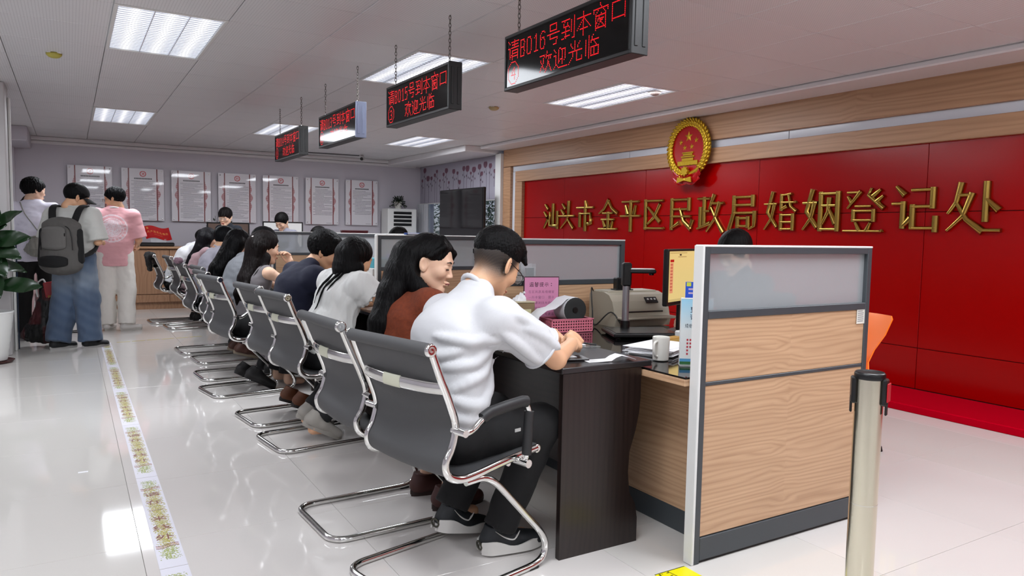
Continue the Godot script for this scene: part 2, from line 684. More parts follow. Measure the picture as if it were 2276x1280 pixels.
func window_wall() -> void:
	var z0 := BACKZ
	var z1 := -10.2
	struct("wall_right_sill", boxm(Vector3(0.2, 0.75, z1 - z0)), M.wall_paint, Vector3(WALLX + 0.1, 0.375, (z0 + z1) / 2))
	struct("wall_right_head", boxm(Vector3(0.2, 0.3, z1 - z0)), M.wall_paint, Vector3(WALLX + 0.1, 2.6, (z0 + z1) / 2))
	struct("wall_right_pier", boxm(Vector3(0.2, 1.8, 0.22)), M.wall_paint, Vector3(WALLX + 0.1, 1.6, z0 + 0.11))
	var w := thing("window_1", "aluminium window with greenery outside, behind the tulip blind", "window")
	w.set_meta("kind", "structure")
	var f := MB.new()
	var panes := [-13.14, -12.36, -11.64, -10.92, -10.22]
	for z in panes:
		f.box(Vector3(WALLX + 0.08, 1.6, z), Vector3(0.06, 1.7, 0.06), 0.005)
	for y in [0.78, 2.42]:
		f.box(Vector3(WALLX + 0.08, y, -11.68), Vector3(0.06, 0.06, 2.9), 0.005)
	part("window_frame", f.mesh(), M.white_trim, w)
	for k in 4:
		part("pane", boxm(Vector3(0.006, 1.6, panes[k + 1] - panes[k] - 0.06)), M.clear_glass, w, Vector3(WALLX + 0.09, 1.6, (panes[k] + panes[k + 1]) / 2))
	# blind with printed tulips
	var im := Image.create(1024, 512, false, Image.FORMAT_RGB8)
	im.fill(Color(0.62, 0.60, 0.65))
	var r2 := RandomNumberGenerator.new()
	r2.seed = 4
	for k in 22:
		var x := int(24 + k * 45 + r2.randf_range(-12, 12))
		var top := int(r2.randf_range(-10, 150)) if k % 3 else int(r2.randf_range(150, 260))
		var ink := Color(0.20, 0.15, 0.20).lerp(Color(0.26, 0.10, 0.18), r2.randf())
		var bend := r2.randf_range(-14, 14)
		var big := r2.randf_range(0.7, 1.3) * (0.8 if top > 150 else 1.1)
		for y in range(maxi(top, 0), 500 if top < 150 else top + 190):
			im.fill_rect(Rect2i(x + int(bend * sin((y - top) / 160.0)), y, 3, 1), ink)
		for yy in range(-2, int(52 * big)):
			var u := yy / (52.0 * big)
			var hw := int(17 * big * sqrt(clampf(sin(PI * clampf(0.18 + u * 0.8, 0, 1)), 0, 1)))
			var y := top - 10 + yy
			if y < 0 or y > 511:
				continue
			for xx in range(-hw, hw + 1):
				var petal := absf(sin(xx * 0.30 + u * 2.0))
				var cc := Color(0.50, 0.34, 0.40) if petal > 0.55 else ink
				if x + xx >= 0 and x + xx < 1024:
					im.set_pixel(x + xx, y, cc)
		for lf in 2:
			var ly := top + int(52 * big) + 20 + lf * 26
			for yy in 34:
				var hw := int(7 * sin(PI * yy / 34.0))
				var y := ly + yy
				if y < 0 or y > 505:
					continue
				im.fill_rect(Rect2i(clampi(x + (9 if lf else -9 - hw), 0, 1010), y, hw + 1, 1), ink)
	var bm := mat("tulip_blind", Color.WHITE, 0.8)
	bm.albedo_texture = tex(im)
	var b := thing("roller_blind", "pale roller blind printed with tall purple tulips over the window", "blind", Vector3(WALLX - 0.02, 0, 0))
	var bb := MB.new()
	var ya := 1.79
	var yb := 2.50
	var n := 24
	for k in n:
		var za := -13.3 + 3.08 * k / n
		var zb := -13.3 + 3.08 * (k + 1) / n
		var xa := -0.006 * sin(k * 0.9)
		var xb := -0.006 * sin((k + 1) * 0.9)
		bb.face([Vector3(xa, ya, za), Vector3(xb, ya, zb), Vector3(xb, yb, zb), Vector3(xa, yb, za)], [Vector2(float(k) / n, 1), Vector2((k + 1.0) / n, 1), Vector2((k + 1.0) / n, 0), Vector2(float(k) / n, 0)])
	part("fabric", bb.mesh(), bm, b)
	part("bottom_rail", tubem([Vector3(-0.004, ya, -13.3), Vector3(-0.004, ya, -10.22)], 0.011, 8), M.white_trim, b)
	# pale vertical curtain at the far end of the window
	var cu := thing("curtain", "pale grey gathered curtain beside the white air conditioner", "curtain", Vector3(WALLX - 0.06, 0, 0))
	var rows := []
	for r in 12:
		var line := []
		for k in 40:
			line.append(Vector3(-0.03 * sin(k * 0.95) - 0.02, 1.78 - 1.6 * r / 11.0, -13.25 + 0.42 * k / 39.0))
		rows.append(line)
	var cm := MB.new()
	cm.sheet(rows, 0.003)
	part("cloth", cm.mesh(), mat("curtain_cloth", Color(0.66, 0.66, 0.68), 0.85), cu)
	# hedge and bamboo outside
	var lf := MB.new()
	lf.face([Vector3(-0.03, 0, 0), Vector3(0, 0.012, -0.012), Vector3(0.05, 0, 0), Vector3(0, 0.012, 0.012)])
	var mm := MultiMesh.new()
	mm.transform_format = MultiMesh.TRANSFORM_3D
	mm.use_colors = true
	mm.mesh = lf.mesh()
	mm.instance_count = 9000
	var r3 := RandomNumberGenerator.new()
	r3.seed = 12
	for k in 9000:
		var bs := Basis.from_euler(Vector3(r3.randf_range(0, TAU), r3.randf_range(0, TAU), r3.randf_range(0, TAU))).scaled(Vector3.ONE * r3.randf_range(0.8, 2.2))
		mm.set_instance_transform(k, Transform3D(bs, Vector3(r3.randf_range(7.6, 8.8), r3.randf_range(0.2, 3.4), r3.randf_range(-18.0, -10.5))))
		mm.set_instance_color(k, Color(0.05, 0.12, 0.03).lerp(Color(0.18, 0.30, 0.08), r3.randf()))
	var mi := MultiMeshInstance3D.new()
	mi.name = "hedge_foliage"
	mi.multimesh = mm
	var lm := mat("hedge_leaf", Color.WHITE, 0.5)
	lm.vertex_color_use_as_albedo = true
	lm.cull_mode = BaseMaterial3D.CULL_DISABLED
	mi.material_override = lm
	mi.set_meta("kind", "stuff")
	tag(mi, "green leafy hedge seen through the gap below the blind", "hedge")
	add_child(mi)
	struct("ground_outside", boxm(Vector3(8, 0.1, 12)), mat("earth", Color(0.2, 0.19, 0.15), 0.9), Vector3(10.2, -0.05, -13.5))
# ---------------------------------------------------------------- writing
# strokes on a 15 x 15 grid, y downwards; points of a stroke separated by blanks, strokes by semicolons
const GLYPH := {
	"汕": "2,2 4,4;1,6 3,8;1,14 4,10;9,2 9,13;6,6 6,13 13,13;13,6 13,14",
	"头": "4,2 6,4;3,5 5,7;9,1 9,7 8,10 3,14;1,8 14,8;9,10 13,14",
	"市": "7.5,1 8,3;1,4 14,4;3,7 3,13;3,7 12,7 12,12 10.5,12;7.5,4 7.5,15",
	"金": "7.5,1 4.5,5 1,7;7.5,1 10.5,5 14,7;4,7 11,7;3,10 12,10;7.5,7 7.5,14;4,11 5,13;11,11 10,13;1,14.5 14,14.5",
	"平": "2,2 13,2;4,4 5,7;11,4 10,7;1,8.5 14,8.5;7.5,2 7.5,15",
	"区": "2,2 13,2;2,2 2,14;2,14 14,14;11,4 8,9 4,12;4,5 11,11",
	"民": "2,2 12,2;12,2 12,6;2,6 12,6;2,2 2,14;2,14 6,12;2,9 13,9;7,6 9,11 13,14;13,14 14,11",
	"政": "1,2 7,2;4,2 4,12;4,7 7,7;2,6 2,13;1,14 7,12;9,1 7,6;8,4 14,4;12,4 10,10 6,15;8,6 11,11 14,15",
	"局": "3,2 12,2;12,2 12,5;12,5 3,5;3,2 3,8 1,14;3,8 13,8;13,8 13,13 11,14;5,10 5,13;5,10 10,10;10,10 10,13;10,13 5,13",
	"婚": "4,1 2,8 6,13;5,5 4,10 1,14;1,5 6,5;8,2 12,1.5;8,2 8,7;8,7 10,6;8,4.5 14,4.5;11,2 12,6 14,7.5;8,9 8,14;8,9 13,9;13,9 13,14;8,11.5 13,11.5;8,14 13,14",
	"姻": "4,1 2,8 6,13;5,5 4,10 1,14;1,5 6,5;7.5,2 7.5,14;7.5,2 14,2;14,2 14,14;7.5,14 14,14;8.5,6 13,6;10.7,4 10.5,8 8.5,12;10.7,7 13,11.5",
	"登": "2,2 6,2;6,2 2,7;2,3.5 3,5;10,1 9,3 14,7;13,1.5 11,3;14,3.5 12,5;5,6.5 10,6.5;4,8 4,11;4,8 11,8;11,8 11,11;4,11 11,11;5,12 6,14;10,12 9,14;1,14.5 14,14.5",
	"记": "2,1 4,3;1,6 4,6;4,6 4,13;4,13 6,11;7,2 13,2;13,2 13,7;7,7 13,7;7,7 7,13;7,13.5 14,13.5;14,14 14,10.5",
	"处": "4,1 3,6 1,9;4,4 7,4;7,4 5,10 1,14;3,6 6,11 10,14;10,14 15,14;11,1 11,11;11,5 14,8",
	"请": "1,1 3,3;1,6 3,6;3,6 3,13;3,13 5,11;5,2 14,2;6,4 13,4;5,6 14,6;9.5,1 9.5,6;6,8 6,14;6,8 13,8;13,8 13,14;6,10 13,10;6,12 13,12",
	"号": "4,1 11,1;11,1 11,5;11,5 4,5;4,5 4,1;1,7 14,7;5,7 4,10;4,10 12,10;12,10 11,14;11,14 8,14",
	"到": "1,2 9,2;4,2 3,6;3,6 8,6;7,4 9,7;1,9 9,9;5,7 5,13;1,13 9,12;11,3 11,10;14,1 14,14;14,14 12,14",
	"本": "1,4 14,4;7.5,1 7.5,15;7,5 1,11;8,5 14,11;4,11 11,11",
	"窗": "7,0 8,2;1,3 1,5;1,3 14,3;14,3 14,5;5,4 3,6;10,4 12,6;3,7 3,15;3,7 12,7;12,7 12,15;3,14 12,14;8,6 4,11;5,9 10,9;10,9 5,13;6,9 10,13",
	"口": "2,3 2,13;2,3 13,3;13,3 13,13;2,12 13,12",
	"欢": "1,3 6,3;6,3 5,8 1,13;2,6 6,12;9,1 8,5;9,4 14,4;14,4 13,6;11,5 10,10 7,14;11,8 14,14",
	"迎": "1,2 3,4;1,6 3,6;3,6 3,12;1,14 3,12;3,12 6,14;6,14 15,14;8,2 6,3;6,3 6,11;6,11 9,9;9,3 13,3;13,3 13,9;13,9 12,10;10,3 10,12",
	"光": "7.5,1 7.5,6;3,2 5,5;12,2 10,5;1,7 14,7;5,7 5,10 1,14;9,7 9,13;9,13 14,13;14,13 14,11",
	"临": "2,3 2,12;5,1 5,14;9,1 7,5;8,4 14,4;10,5 12,7;7,8 7,13;7,8 14,8;14,8 14,13;14,13 7,13;10.5,8 10.5,13",
	"温": "2,2 4,4;1,6 3,8;1,14 4,10;6,1 6,7;6,1 13,1;13,1 13,7;6,4 13,4;6,7 13,7;5,9 5,14;5,9 14,9;14,9 14,14;8,9 8,14;11,9 11,14;4,14 15,14",
	"馨": "2,1 6,1;4,0 4,4;2,3 6,3;9,1 13,1;9,1 9,3;9,3 13,3;1,5 14,5;2,7 13,7;7.5,5 7.5,9;7,7 2,10;8,7 13,10;4,11 4,15;4,11 11,11;11,11 11,15;4,13 11,13;4,15 11,15",
	"提": "1,4 5,4;3,1 3,14;3,14 2,14;1,9 5,8;7,1 7,6;7,1 13,1;13,1 13,6;7,3.5 13,3.5;7,6 13,6;6,8 14,8;10,8 10,13;10,11 13,11;7,10 7,12 5,15;7,12 14,15",
	"示": "3,2 12,2;1,6 14,6;7.5,6 7.5,14;7.5,14 6,14;4,8 2,12;11,8 13,12",
	"垃": "1,5 5,5;3,2 3,12;1,13 6,11;10,1 10,4;7,4 14,4;8,6 9,12;13,6 12,12;6,13.5 15,13.5",
	"圾": "1,5 5,5;3,2 3,12;1,13 6,11;7,3 13,3;13,3 12,7;12,7 14,7;14,7 12,11 7,15;8,3 8,9 6,14;9,7 14,14",
	"在": "1,4 14,4;6,1 4,7 1,10;4,7 4,15;7,9 13,9;10,6 10,14;6,14 14,14",
	"一": "1,8 14,8",
	"米": "7.5,1 7.5,15;1,7 14,7;3,2 5,5;12,2 10,5;7,8 2,13;8,8 13,13",
	"线": "4,1 1,6;1,6 4,6;4,6 1,10;1,10 5,9;1,14 5,12;7,4 13,3;7,8 14,7;9,1 11,10 14,14;14,14 14,12;13,9 7,14",
	"外": "4,1 1,8;3,4 7,4;7,4 5,10 1,14;2,7 5,9;10,1 10,15;10,6 14,9",
	"共": "2,4 13,4;5,1 5,9;10,1 10,9;1,9 14,9;5,10 2,14;10,10 13,14",
	"产": "7.5,1 8,3;2,4 13,4;5,5 6,7;10,5 9,7;3,8 14,8;3,8 3,11 1,15",
	"党": "7.5,1 7.5,4;3,1 5,3;12,1 10,3;1,5 1,7;1,5 14,5;14,5 14,7;4,7 11,7;11,7 11,10;11,10 4,10;4,10 4,7;6,10 5,13 1,15;9,10 9,14;9,14 14,14;14,14 14,12",
	"员": "4,1 11,1;11,1 11,4;11,4 4,4;4,4 4,1;3,6 3,12;3,6 12,6;12,6 12,12;7.5,8 7,11 2,15;9,12 13,15",
	"先": "4,1 2,6;4,4 12,4;7.5,1 7.5,8;1,8 14,8;5,8 4,12 1,15;9,8 9,14;9,14 14,14;14,14 14,12",
	"锋": "4,1 1,5;3,3 6,3;2,6 6,6;1,8 6,8;4,6 4,14;4,14 6,12;9,1 7,5;9,3 13,3;13,3 7,8;8,4 14,8;8,9 14,9;8,11 14,11;7,13 15,13;11,8 11,15",
	"岗": "7.5,0 7.5,4;3,1 3,4;3,4 12,4;12,1 12,4;2,6 2,15;2,6 13,6;13,6 13,14;13,14 11,14;5,8 10,13;10,8 5,13",
	"B": "1,3 1,14;1,3 5,3;5,3 6,5 5,8;5,8 1,8;5,8 6,11 5,14;5,14 1,14",
	"0": "2,3 5,3;5,3 6,5;6,5 6,12;6,12 5,14;5,14 2,14;2,14 1,12;1,12 1,5;1,5 2,3",
	"1": "2,5 4,3;4,3 4,14;2,14 6,14",
	"2": "1,5 2,3 5,3 6,5 6,7 1,14;1,14 6,14",
	"3": "1,4 3,3 5,3 6,5 5,8 3,8;5,8 6,11 5,14 3,14 1,13",
	"4": "5,3 1,10;1,10 6,10;5,3 5,14",
	"5": "6,3 1,3;1,3 1,8;1,8 5,7 6,10 5,14;5,14 1,14",
	"6": "6,4 4,3 2,4 1,7;1,7 1,12 2,14 5,14 6,12 6,9 5,7 1,8",
	"o": "5,0 10,0 14,4 14,11 10,15 5,15 1,11 1,4 5,0",
	":": "6,4 8,4;6,5 8,5;6,11 8,11;6,12 8,12",
}

func strokes(ch: String) -> Array:
	var out := []
	if not GLYPH.has(ch):
		return out
	for s in (GLYPH[ch] as String).split(";"):
		var line := PackedVector2Array()
		for p in s.split(" "):
			var q := p.split(",")
			line.append(Vector2(float(q[0]), float(q[1])))
		out.append(line)
	return out

func ink_line(im: Image, a: Vector2, b: Vector2, w: float, c: Color) -> void:
	var n := int(maxf(absf(a.x - b.x), absf(a.y - b.y)) * 1.3) + 1
	for k in n + 1:
		var p := a.lerp(b, float(k) / n)
		var x := int(p.x - w * 0.5)
		var y := int(p.y - w * 0.5)
		im.fill_rect(Rect2i(x, y, maxi(1, int(w)), maxi(1, int(w))), c)

# writes text into an image; size is the height of a character in pixels
func ink_text(im: Image, text: String, at: Vector2, size: float, w: float, c: Color, step := 1.08) -> void:
	var x := at.x
	for ch in text:
		for s in strokes(ch):
			for i in s.size() - 1:
				ink_line(im, Vector2(x, at.y) + s[i] * size / 15.0, Vector2(x, at.y) + s[i + 1] * size / 15.0, w, c)
		x += size * step

func dots_of(ch: String, cells: Dictionary, ox: int, oy: int, sx := 1.0, sy := 1.0) -> void:
	for s in strokes(ch):
		for i in s.size() - 1:
			var a: Vector2 = s[i] * Vector2(sx, sy)
			var b: Vector2 = s[i + 1] * Vector2(sx, sy)
			var n := int(maxf(absf(a.x - b.x), absf(a.y - b.y)) + 0.5)
			for k in n + 1:
				var p := a.lerp(b, float(k) / maxi(n, 1))
				cells[Vector2i(ox + int(p.x + 0.25), oy + mini(15, int(p.y + 0.25)))] = true

func build_signs() -> void:
	var face_m := mat("led_screen_face", Color(0.022, 0.018, 0.018), 0.08)
	face_m.metallic_specular = 0.3
	mat("sign_black", Color(0.012, 0.012, 0.016), 0.45)
	glow("led_dot_red", Color(1.0, 0.03, 0.09), 2.0)
	var nums := ["016", "015", "013", "014"]
	var wins := ["4", "3", "2", "1"]
	var words := ["nearest and largest of the four", "second from the camera", "third from camera, pale end cap", "farthest and smallest of the four"]
	for k in 4:
		var zc := -2.925 - 1.702 * k
		var o := thing("led_queue_sign", "hanging LED sign calling number B%s in red dots, %s" % [nums[k], words[k]], "sign", Vector3(2.03, 2.16, zc), 0, "hanging LED queue signs")
		var l := 1.03
		var h := 0.285
		var hs := MB.new()
		hs.box(Vector3(0.01, h / 2 - 0.009, 0), Vector3(0.085, 0.018, l), 0.003)
		hs.box(Vector3(0.01, -h / 2 + 0.009, 0), Vector3(0.085, 0.018, l), 0.003)
		for s in [-1.0, 1.0]:
			hs.box(Vector3(0.01, 0, s * (l / 2 - 0.008)), Vector3(0.085, h - 0.03, 0.016), 0.003)
		hs.box(Vector3(0.012, 0, 0), Vector3(0.06, h - 0.03, l - 0.03))
		part("housing", hs.mesh(), M.sign_black, o)
		var ec := MB.new()
		ec.box(Vector3(0.01, 0, l / 2 + 0.006), Vector3(0.09, h + 0.004, 0.012), 0.003)
		ec.box(Vector3(-0.012, 0, l / 2 + 0.013), Vector3(0.018, h - 0.06, 0.006), 0.002)
		ec.box(Vector3(0.03, 0, l / 2 + 0.013), Vector3(0.018, h - 0.06, 0.006), 0.002)
		part("end_cap", ec.mesh(), mat("sign_cap_silver", Color(0.5, 0.53, 0.62), 0.3, 0.6) if k == 2 else M.sign_black, o)
		part("screen", boxm(Vector3(0.006, h - 0.036, l - 0.034)), face_m, o, Vector3(-0.024, 0, 0))
		var cells := {}
		var x := 0
		for ch in ("请B%s号到本窗口" % nums[k]):
			dots_of(ch, cells, x, 0)
			x += 8 if ch in "B0123456" else 16
		dots_of("o", cells, 0, 16)
		dots_of(wins[k], cells, 4, 18, 1.0, 0.75)
		x = 40
		for ch in "欢迎光临":
			dots_of(ch, cells, x, 16)
			x += 16
		var dm := MB.new()
		var pitch := (l - 0.05) / 128.0
		var q := pitch * 0.27
		for cc in cells:
			var p := Vector3(-0.0285, (15.5 - cc.y) * (h - 0.05) / 32.0, (cc.x - 63.5) * pitch)
			dm.face([p + Vector3(0, -q, -q), p + Vector3(0, -q, q), p + Vector3(0, q, q), p + Vector3(0, q, -q)])
		var dp := part("led_dots", dm.mesh(), M.led_dot_red, o)
		dp.set_meta("kind", "stuff")
		for s in [-1.0, 1.0]:
			part("eye_bolt", tubem([Vector3(0.01, h / 2 - 0.005, s * 0.44), Vector3(0.01, h / 2 + 0.02, s * 0.44)], 0.006, 8), M.chrome, o)
			var ch := MB.new()
			var y := h / 2 + 0.015
			var top := CEIL - 2.16
			var nl := 0
			while y < top - 0.005:
				var pts := []
				for a in 8:
					var an := TAU * a / 8
					var w := cos(an) * 0.0075
					pts.append(Vector3(0.01 + (w if nl % 2 else 0.0), y + 0.013 + sin(an) * 0.015, s * 0.44 + (0.0 if nl % 2 else w)))
				ch.tube(pts, 0.0022, 5, true)
				y += 0.023
				nl += 1
			part("chain", ch.mesh(), mat("chain_steel", Color(0.42, 0.40, 0.38), 0.35, 0.9), o)
		var a := AreaLight3D.new()
		a.name = "led_queue_sign_glow"
		a.area_size = Vector2(0.9, 0.22)
		a.light_color = Color(1.0, 0.05, 0.1)
		a.light_energy = 0.012
		a.shadow_enabled = true
		add_child(a)
		a.position = Vector3(1.99, 2.16, zc)
		a.rotation_degrees.y = 90

# a raised, ridged stroke on the wall; u runs along +z, y up, the ridge points to -x
func relief(k: MB, s: PackedVector2Array, u: float, is_diag: bool, fat := 1.0) -> void:
	var n := s.size()
	var pts := []
	for i in n:
		pts.append(Vector3(0, (7.75 - s[i].y) * u, (s[i].x - 7.5) * u))
	var total := s[0].distance_to(s[n - 1])
	var d := (s[n - 1] - s[0]).normalized()
	var horizontal := absf(d.y) < 0.2
	var w0 := 1.1 if horizontal else 1.95
	var w1 := w0
	if is_diag:
		w0 = 2.0
		w1 = 0.8
		if d.x > 0.2:
			w0 = 1.0
			w1 = 2.3
		if total < 3.5:
			w0 = 1.1
			w1 = 2.3
	var rings := []
	for i in n:
		var a: Vector3 = pts[maxi(i - 1, 0)]
		var b: Vector3 = pts[mini(i + 1, n - 1)]
		var dir := (b - a).normalized()
		var side := dir.cross(Vector3(-1, 0, 0)).normalized()
		var w := lerpf(w0, w1, float(i) / (n - 1)) * u * 0.5 * fat
		var p: Vector3 = pts[i]
		if i == 0:
			p -= dir * w * 0.7
		if i == n - 1:
			p += dir * w * 0.7
		var ps := []
		var ns := []
		for q in [[-1.0, 0.0, -1.0, 0.0], [-1.0, 0.018, -1.0, 0.3], [-0.62, 0.030, -0.6, 0.8], [0.0, 0.036, 0.0, 1.0], [0.62, 0.030, 0.6, 0.8], [1.0, 0.018, 1.0, 0.3], [1.0, 0.0, 1.0, 0.0]]:
			ps.append(p + side * (w * q[0]) + Vector3(-q[1], 0, 0))
			ns.append((side * q[2] + Vector3(-q[3], 0, 0)).normalized())
		ps.reverse()
		ns.reverse()
		rings.append([ps, ns])
	k.ring_join(rings, false)
	for e in [0, n - 1]:
		var f: Array = rings[e][0].duplicate()
		if e == 0:
			f.reverse()
		k.face(f)
	if horizontal and total > 5.0:
		var e: Vector3 = pts[n - 1]
		var w := u * 0.95
		var z := Vector3(0, 0, 1)
		var y := Vector3(0, 1, 0)
		var tip := e + z * w * 0.1 + y * w * 0.75 + Vector3(-0.02, 0, 0)
		var a := e - z * w * 1.1 + y * u * 0.25 + Vector3(-0.016, 0, 0)
		var b := e + z * w * 0.95 - y * u * 0.2 + Vector3(-0.016, 0, 0)
		var c := e - z * w * 0.1 + Vector3(-0.044, 0, 0)
		for tr in [[a, c, tip], [tip, c, b], [a, b, c]]:
			var f: Array = tr
			if ((f[1] - f[0]).cross(f[2] - f[0]) as Vector3).x > 0:
				f.reverse()
			k.face(f)

func build_wall_title() -> void:
	var text := "汕头市金平区民政局婚姻登记处"
	var zs := [-8.722, -8.346, -7.92, -7.433, -6.994, -6.574, -6.128, -5.683, -5.24, -4.781, -4.335, -3.909, -3.464, -3.013]
	for i in 14:
		var k := MB.new()
		for s in strokes(text[i]):
			var d: Vector2 = (s[s.size() - 1] - s[0]).normalized()
			relief(k, s, 0.0268, absf(d.x) > 0.2 and absf(d.y) > 0.2, 0.76 if strokes(text[i]).size() > 10 else 1.0)
		var o := part("wall_character", k.mesh(), M.gold, self, Vector3(WALLX - 0.002, 1.52, zs[i]))
		var say := ["shan", "tou", "shi", "jin", "ping", "qu", "min", "zheng", "ju", "hun", "yin", "deng", "ji", "chu"]
		var nb: String = "at the right end of the title" if i == 13 else "at the left end of the title" if i == 0 else "between %s and %s" % [say[i - 1], say[i + 1]]
		tag(o, "raised gold wall character %s (%s), %s" % [text[i], say[i], nb], "lettering", "gold characters on the red wall")
	# national emblem
	var o := thing("wall_emblem", "red and gold national emblem above the gold wall title", "emblem", Vector3(WALLX - 0.10, 2.215, -5.95))
	var ov := func(a: float, r: float) -> Vector3:
		return Vector3(0, sin(a) * r * 1.02, cos(a) * r)
	part("backing", boxm(Vector3(0.06, 0.3, 0.3)), M.emblem_red, o, Vector3(0.05, 0, 0))
	var dk := MB.new()
	var disc := PackedVector2Array()
	for a in 40:
		disc.append(Vector2(cos(TAU * a / 40), sin(TAU * a / 40) * 1.02) * 0.245)
	dk.prism(disc, Vector3(0.0, 0, 0), Vector3(0, 0, 1), Vector3(0, 1, 0), 0.03)
	part("disc", dk.mesh(), M.emblem_red, o, Vector3(0.02, 0, 0))
	var rg := MB.new()
	var pts := []
	for a in 48:
		pts.append(ov.call(TAU * a / 48, 0.275))
	rg.tube(pts, 0.036, 10, true, 1.0, Vector3(1, 0, 0))
	part("wreath_ring", rg.mesh(), M.emblem_gold, o)
	var gr := MB.new()
	for a in 44:
		if a > 30 and a < 36:
			continue
		for rw in [0.25, 0.285, 0.312]:
			var c: Vector3 = ov.call(TAU * (a + rw * 8.0) / 44, rw)
			gr.tf = Transform3D(Basis(Vector3(1, 0, 0), -TAU * a / 44.0 + 0.35), c + Vector3(-0.034 + absf(rw - 0.275) * 0.5, 0, 0))
			gr.ball(Vector3.ZERO, Vector3(0.016, 0.030, 0.013), 4)
	gr.tf = Transform3D()
	part("wheat_grains", gr.mesh(), M.emblem_gold, o).set_meta("kind", "stuff")
	var star := func(c: Vector2, r: float) -> ArrayMesh:
		var k := MB.new()
		for i in 10:
			var a0 := TAU * i / 10 + PI / 2
			var a1 := TAU * (i + 1) / 10 + PI / 2
			var r0 := r if i % 2 == 0 else r * 0.4
			var r1 := r if i % 2 == 1 else r * 0.4
			var p0 := Vector3(-0.012, c.y + sin(a0) * r0, c.x + cos(a0) * r0)
			var p1 := Vector3(-0.012, c.y + sin(a1) * r1, c.x + cos(a1) * r1)
			k.face([Vector3(-0.026, c.y, c.x), p1, p0])
		return k.mesh()
	part("star", star.call(Vector2(0, 0.13), 0.062), M.emblem_gold, o)
	for q in [Vector2(-0.115, 0.075), Vector2(0.115, 0.085), Vector2(-0.055, 0.015), Vector2(0.05, 0.02)]:
		part("star", star.call(q, 0.034), M.emblem_gold, o)
	var gt := MB.new()
	for q in [[-0.155, 0.30, 0.05], [-0.115, 0.17, 0.03], [-0.085, 0.20, 0.016], [-0.062, 0.14, 0.02], [-0.042, 0.17, 0.014]]:
		gt.box(Vector3(-0.014, q[0], 0), Vector3(0.022, q[2], q[1]), 0.003)
	for z in [-0.09, -0.045, 0.0, 0.045, 0.09]:
		gt.box(Vector3(-0.022, -0.16, z), Vector3(0.012, 0.034, 0.014), 0.003)
	part("gate_tower", gt.mesh(), M.emblem_gold, o)
	var gear := MB.new()
	var go := PackedVector2Array()
	for a in 32:
		var r := 0.052 if a % 4 < 2 else 0.040
		go.append(Vector2(cos(TAU * a / 32), sin(TAU * a / 32)) * r)
	gear.prism(go, Vector3(-0.035, -0.245, 0), Vector3(0, 0, 1), Vector3(0, 1, 0), 0.03)
	part("gear", gear.mesh(), M.emblem_gold, o)
	var rb := MB.new()
	for s in [-1.0, 1.0]:
		var rows := []
		for r in 8:
			var line := []
			for c in 6:
				var u := r / 7.0
				var z := lerpf(0.0, 0.20, u)
				var y := -0.275 + 0.075 * u * u - 0.02 * sin(u * PI) - c * (0.020 + 0.006 * u)
				line.append(Vector3(-0.03 - 0.014 * sin(c * 2.2 + u * 5.0), y, z * s))
			if s < 0:
				line.reverse()
			rows.append(line)
		rb.sheet(rows, 0.012)
	part("ribbon", rb.mesh(), M.emblem_red, o)
	var bw := MB.new()
	for s in [-1.0, 1.0]:
		var out := PackedVector2Array([Vector2(0.01 * s, 0.012), Vector2(0.01 * s, -0.012), Vector2(0.11 * s, -0.034), Vector2(0.10 * s, 0.028)])
		bw.prism(out, Vector3(-0.055, -0.335, 0), Vector3(0, 0, 1), Vector3(0, 1, 0), 0.012)
	bw.ball(Vector3(-0.055, -0.335, 0), Vector3(0.018, 0.020, 0.022), 6)
	part("bow_knot", bw.mesh(), M.emblem_gold, o)
# ---------------------------------------------------------------- the far end of the hall
func poster_image(k: int) -> Image:
	var im := Image.create(224, 312, false, Image.FORMAT_RGB8)
	im.fill(Color(0.84, 0.83, 0.85))
	var r := RandomNumberGenerator.new()
	r.seed = 40 + k
	var deep := Color(0.42, 0.04, 0.06)
	for s in [34, 184]:
		im.fill_rect(Rect2i(s, 0, 6, 312), deep)
		for q in 46:
			var t := q / 45.0
			var hump := absf(sin(t * PI * 3.0)) * sin(t * PI) * 15.0
			var y := 60 + q * 4
			var wd := int(2 + hump)
			im.fill_rect(Rect2i(s - wd if s < 100 else s + 6, y, wd, 3), Color(0.58, 0.26, 0.28) if q % 3 else Color(0.72, 0.50, 0.50))
	for a in 60:
		var an := TAU * a / 60
		im.fill_rect(Rect2i(int(111 + cos(an) * 15), int(30 + sin(an) * 15), 4, 4), Color(0.70, 0.12, 0.14))
	for a in 24:
		im.fill_rect(Rect2i(104 + r.randi_range(0, 14), 24 + r.randi_range(0, 13), 3, 2), Color(0.72, 0.2, 0.2))
	var x := 66
	while x < 158:
		im.fill_rect(Rect2i(x, 56, 6, 8), Color(0.12, 0.11, 0.13))
		im.fill_rect(Rect2i(x + 2, 58, 2, 2), Color(0.6, 0.6, 0.6))
		x += 8
	var y := 74
	var dense := [5, 6, 6, 6, 7, 9, 10][k] as int
	var last := [296, 290, 296, 290, 285, 250, 235][k] as int
	while y < last:
		var x0 := 50 if r.randf() < 0.6 else 64
		var x1 := int(r.randf_range(110, 178)) if r.randf() < 0.45 else 178
		x = x0
		while x < x1:
			var w := r.randi_range(2, 4)
			im.fill_rect(Rect2i(x, y, w, 2 if dense < 9 else 3), Color(0.34, 0.33, 0.38).lerp(Color(0.5, 0.49, 0.52), r.randf()))
			x += w + 1
		y += dense
	im.fill_rect(Rect2i(140, 302, 38, 2), Color(0.4, 0.4, 0.42))
	return im

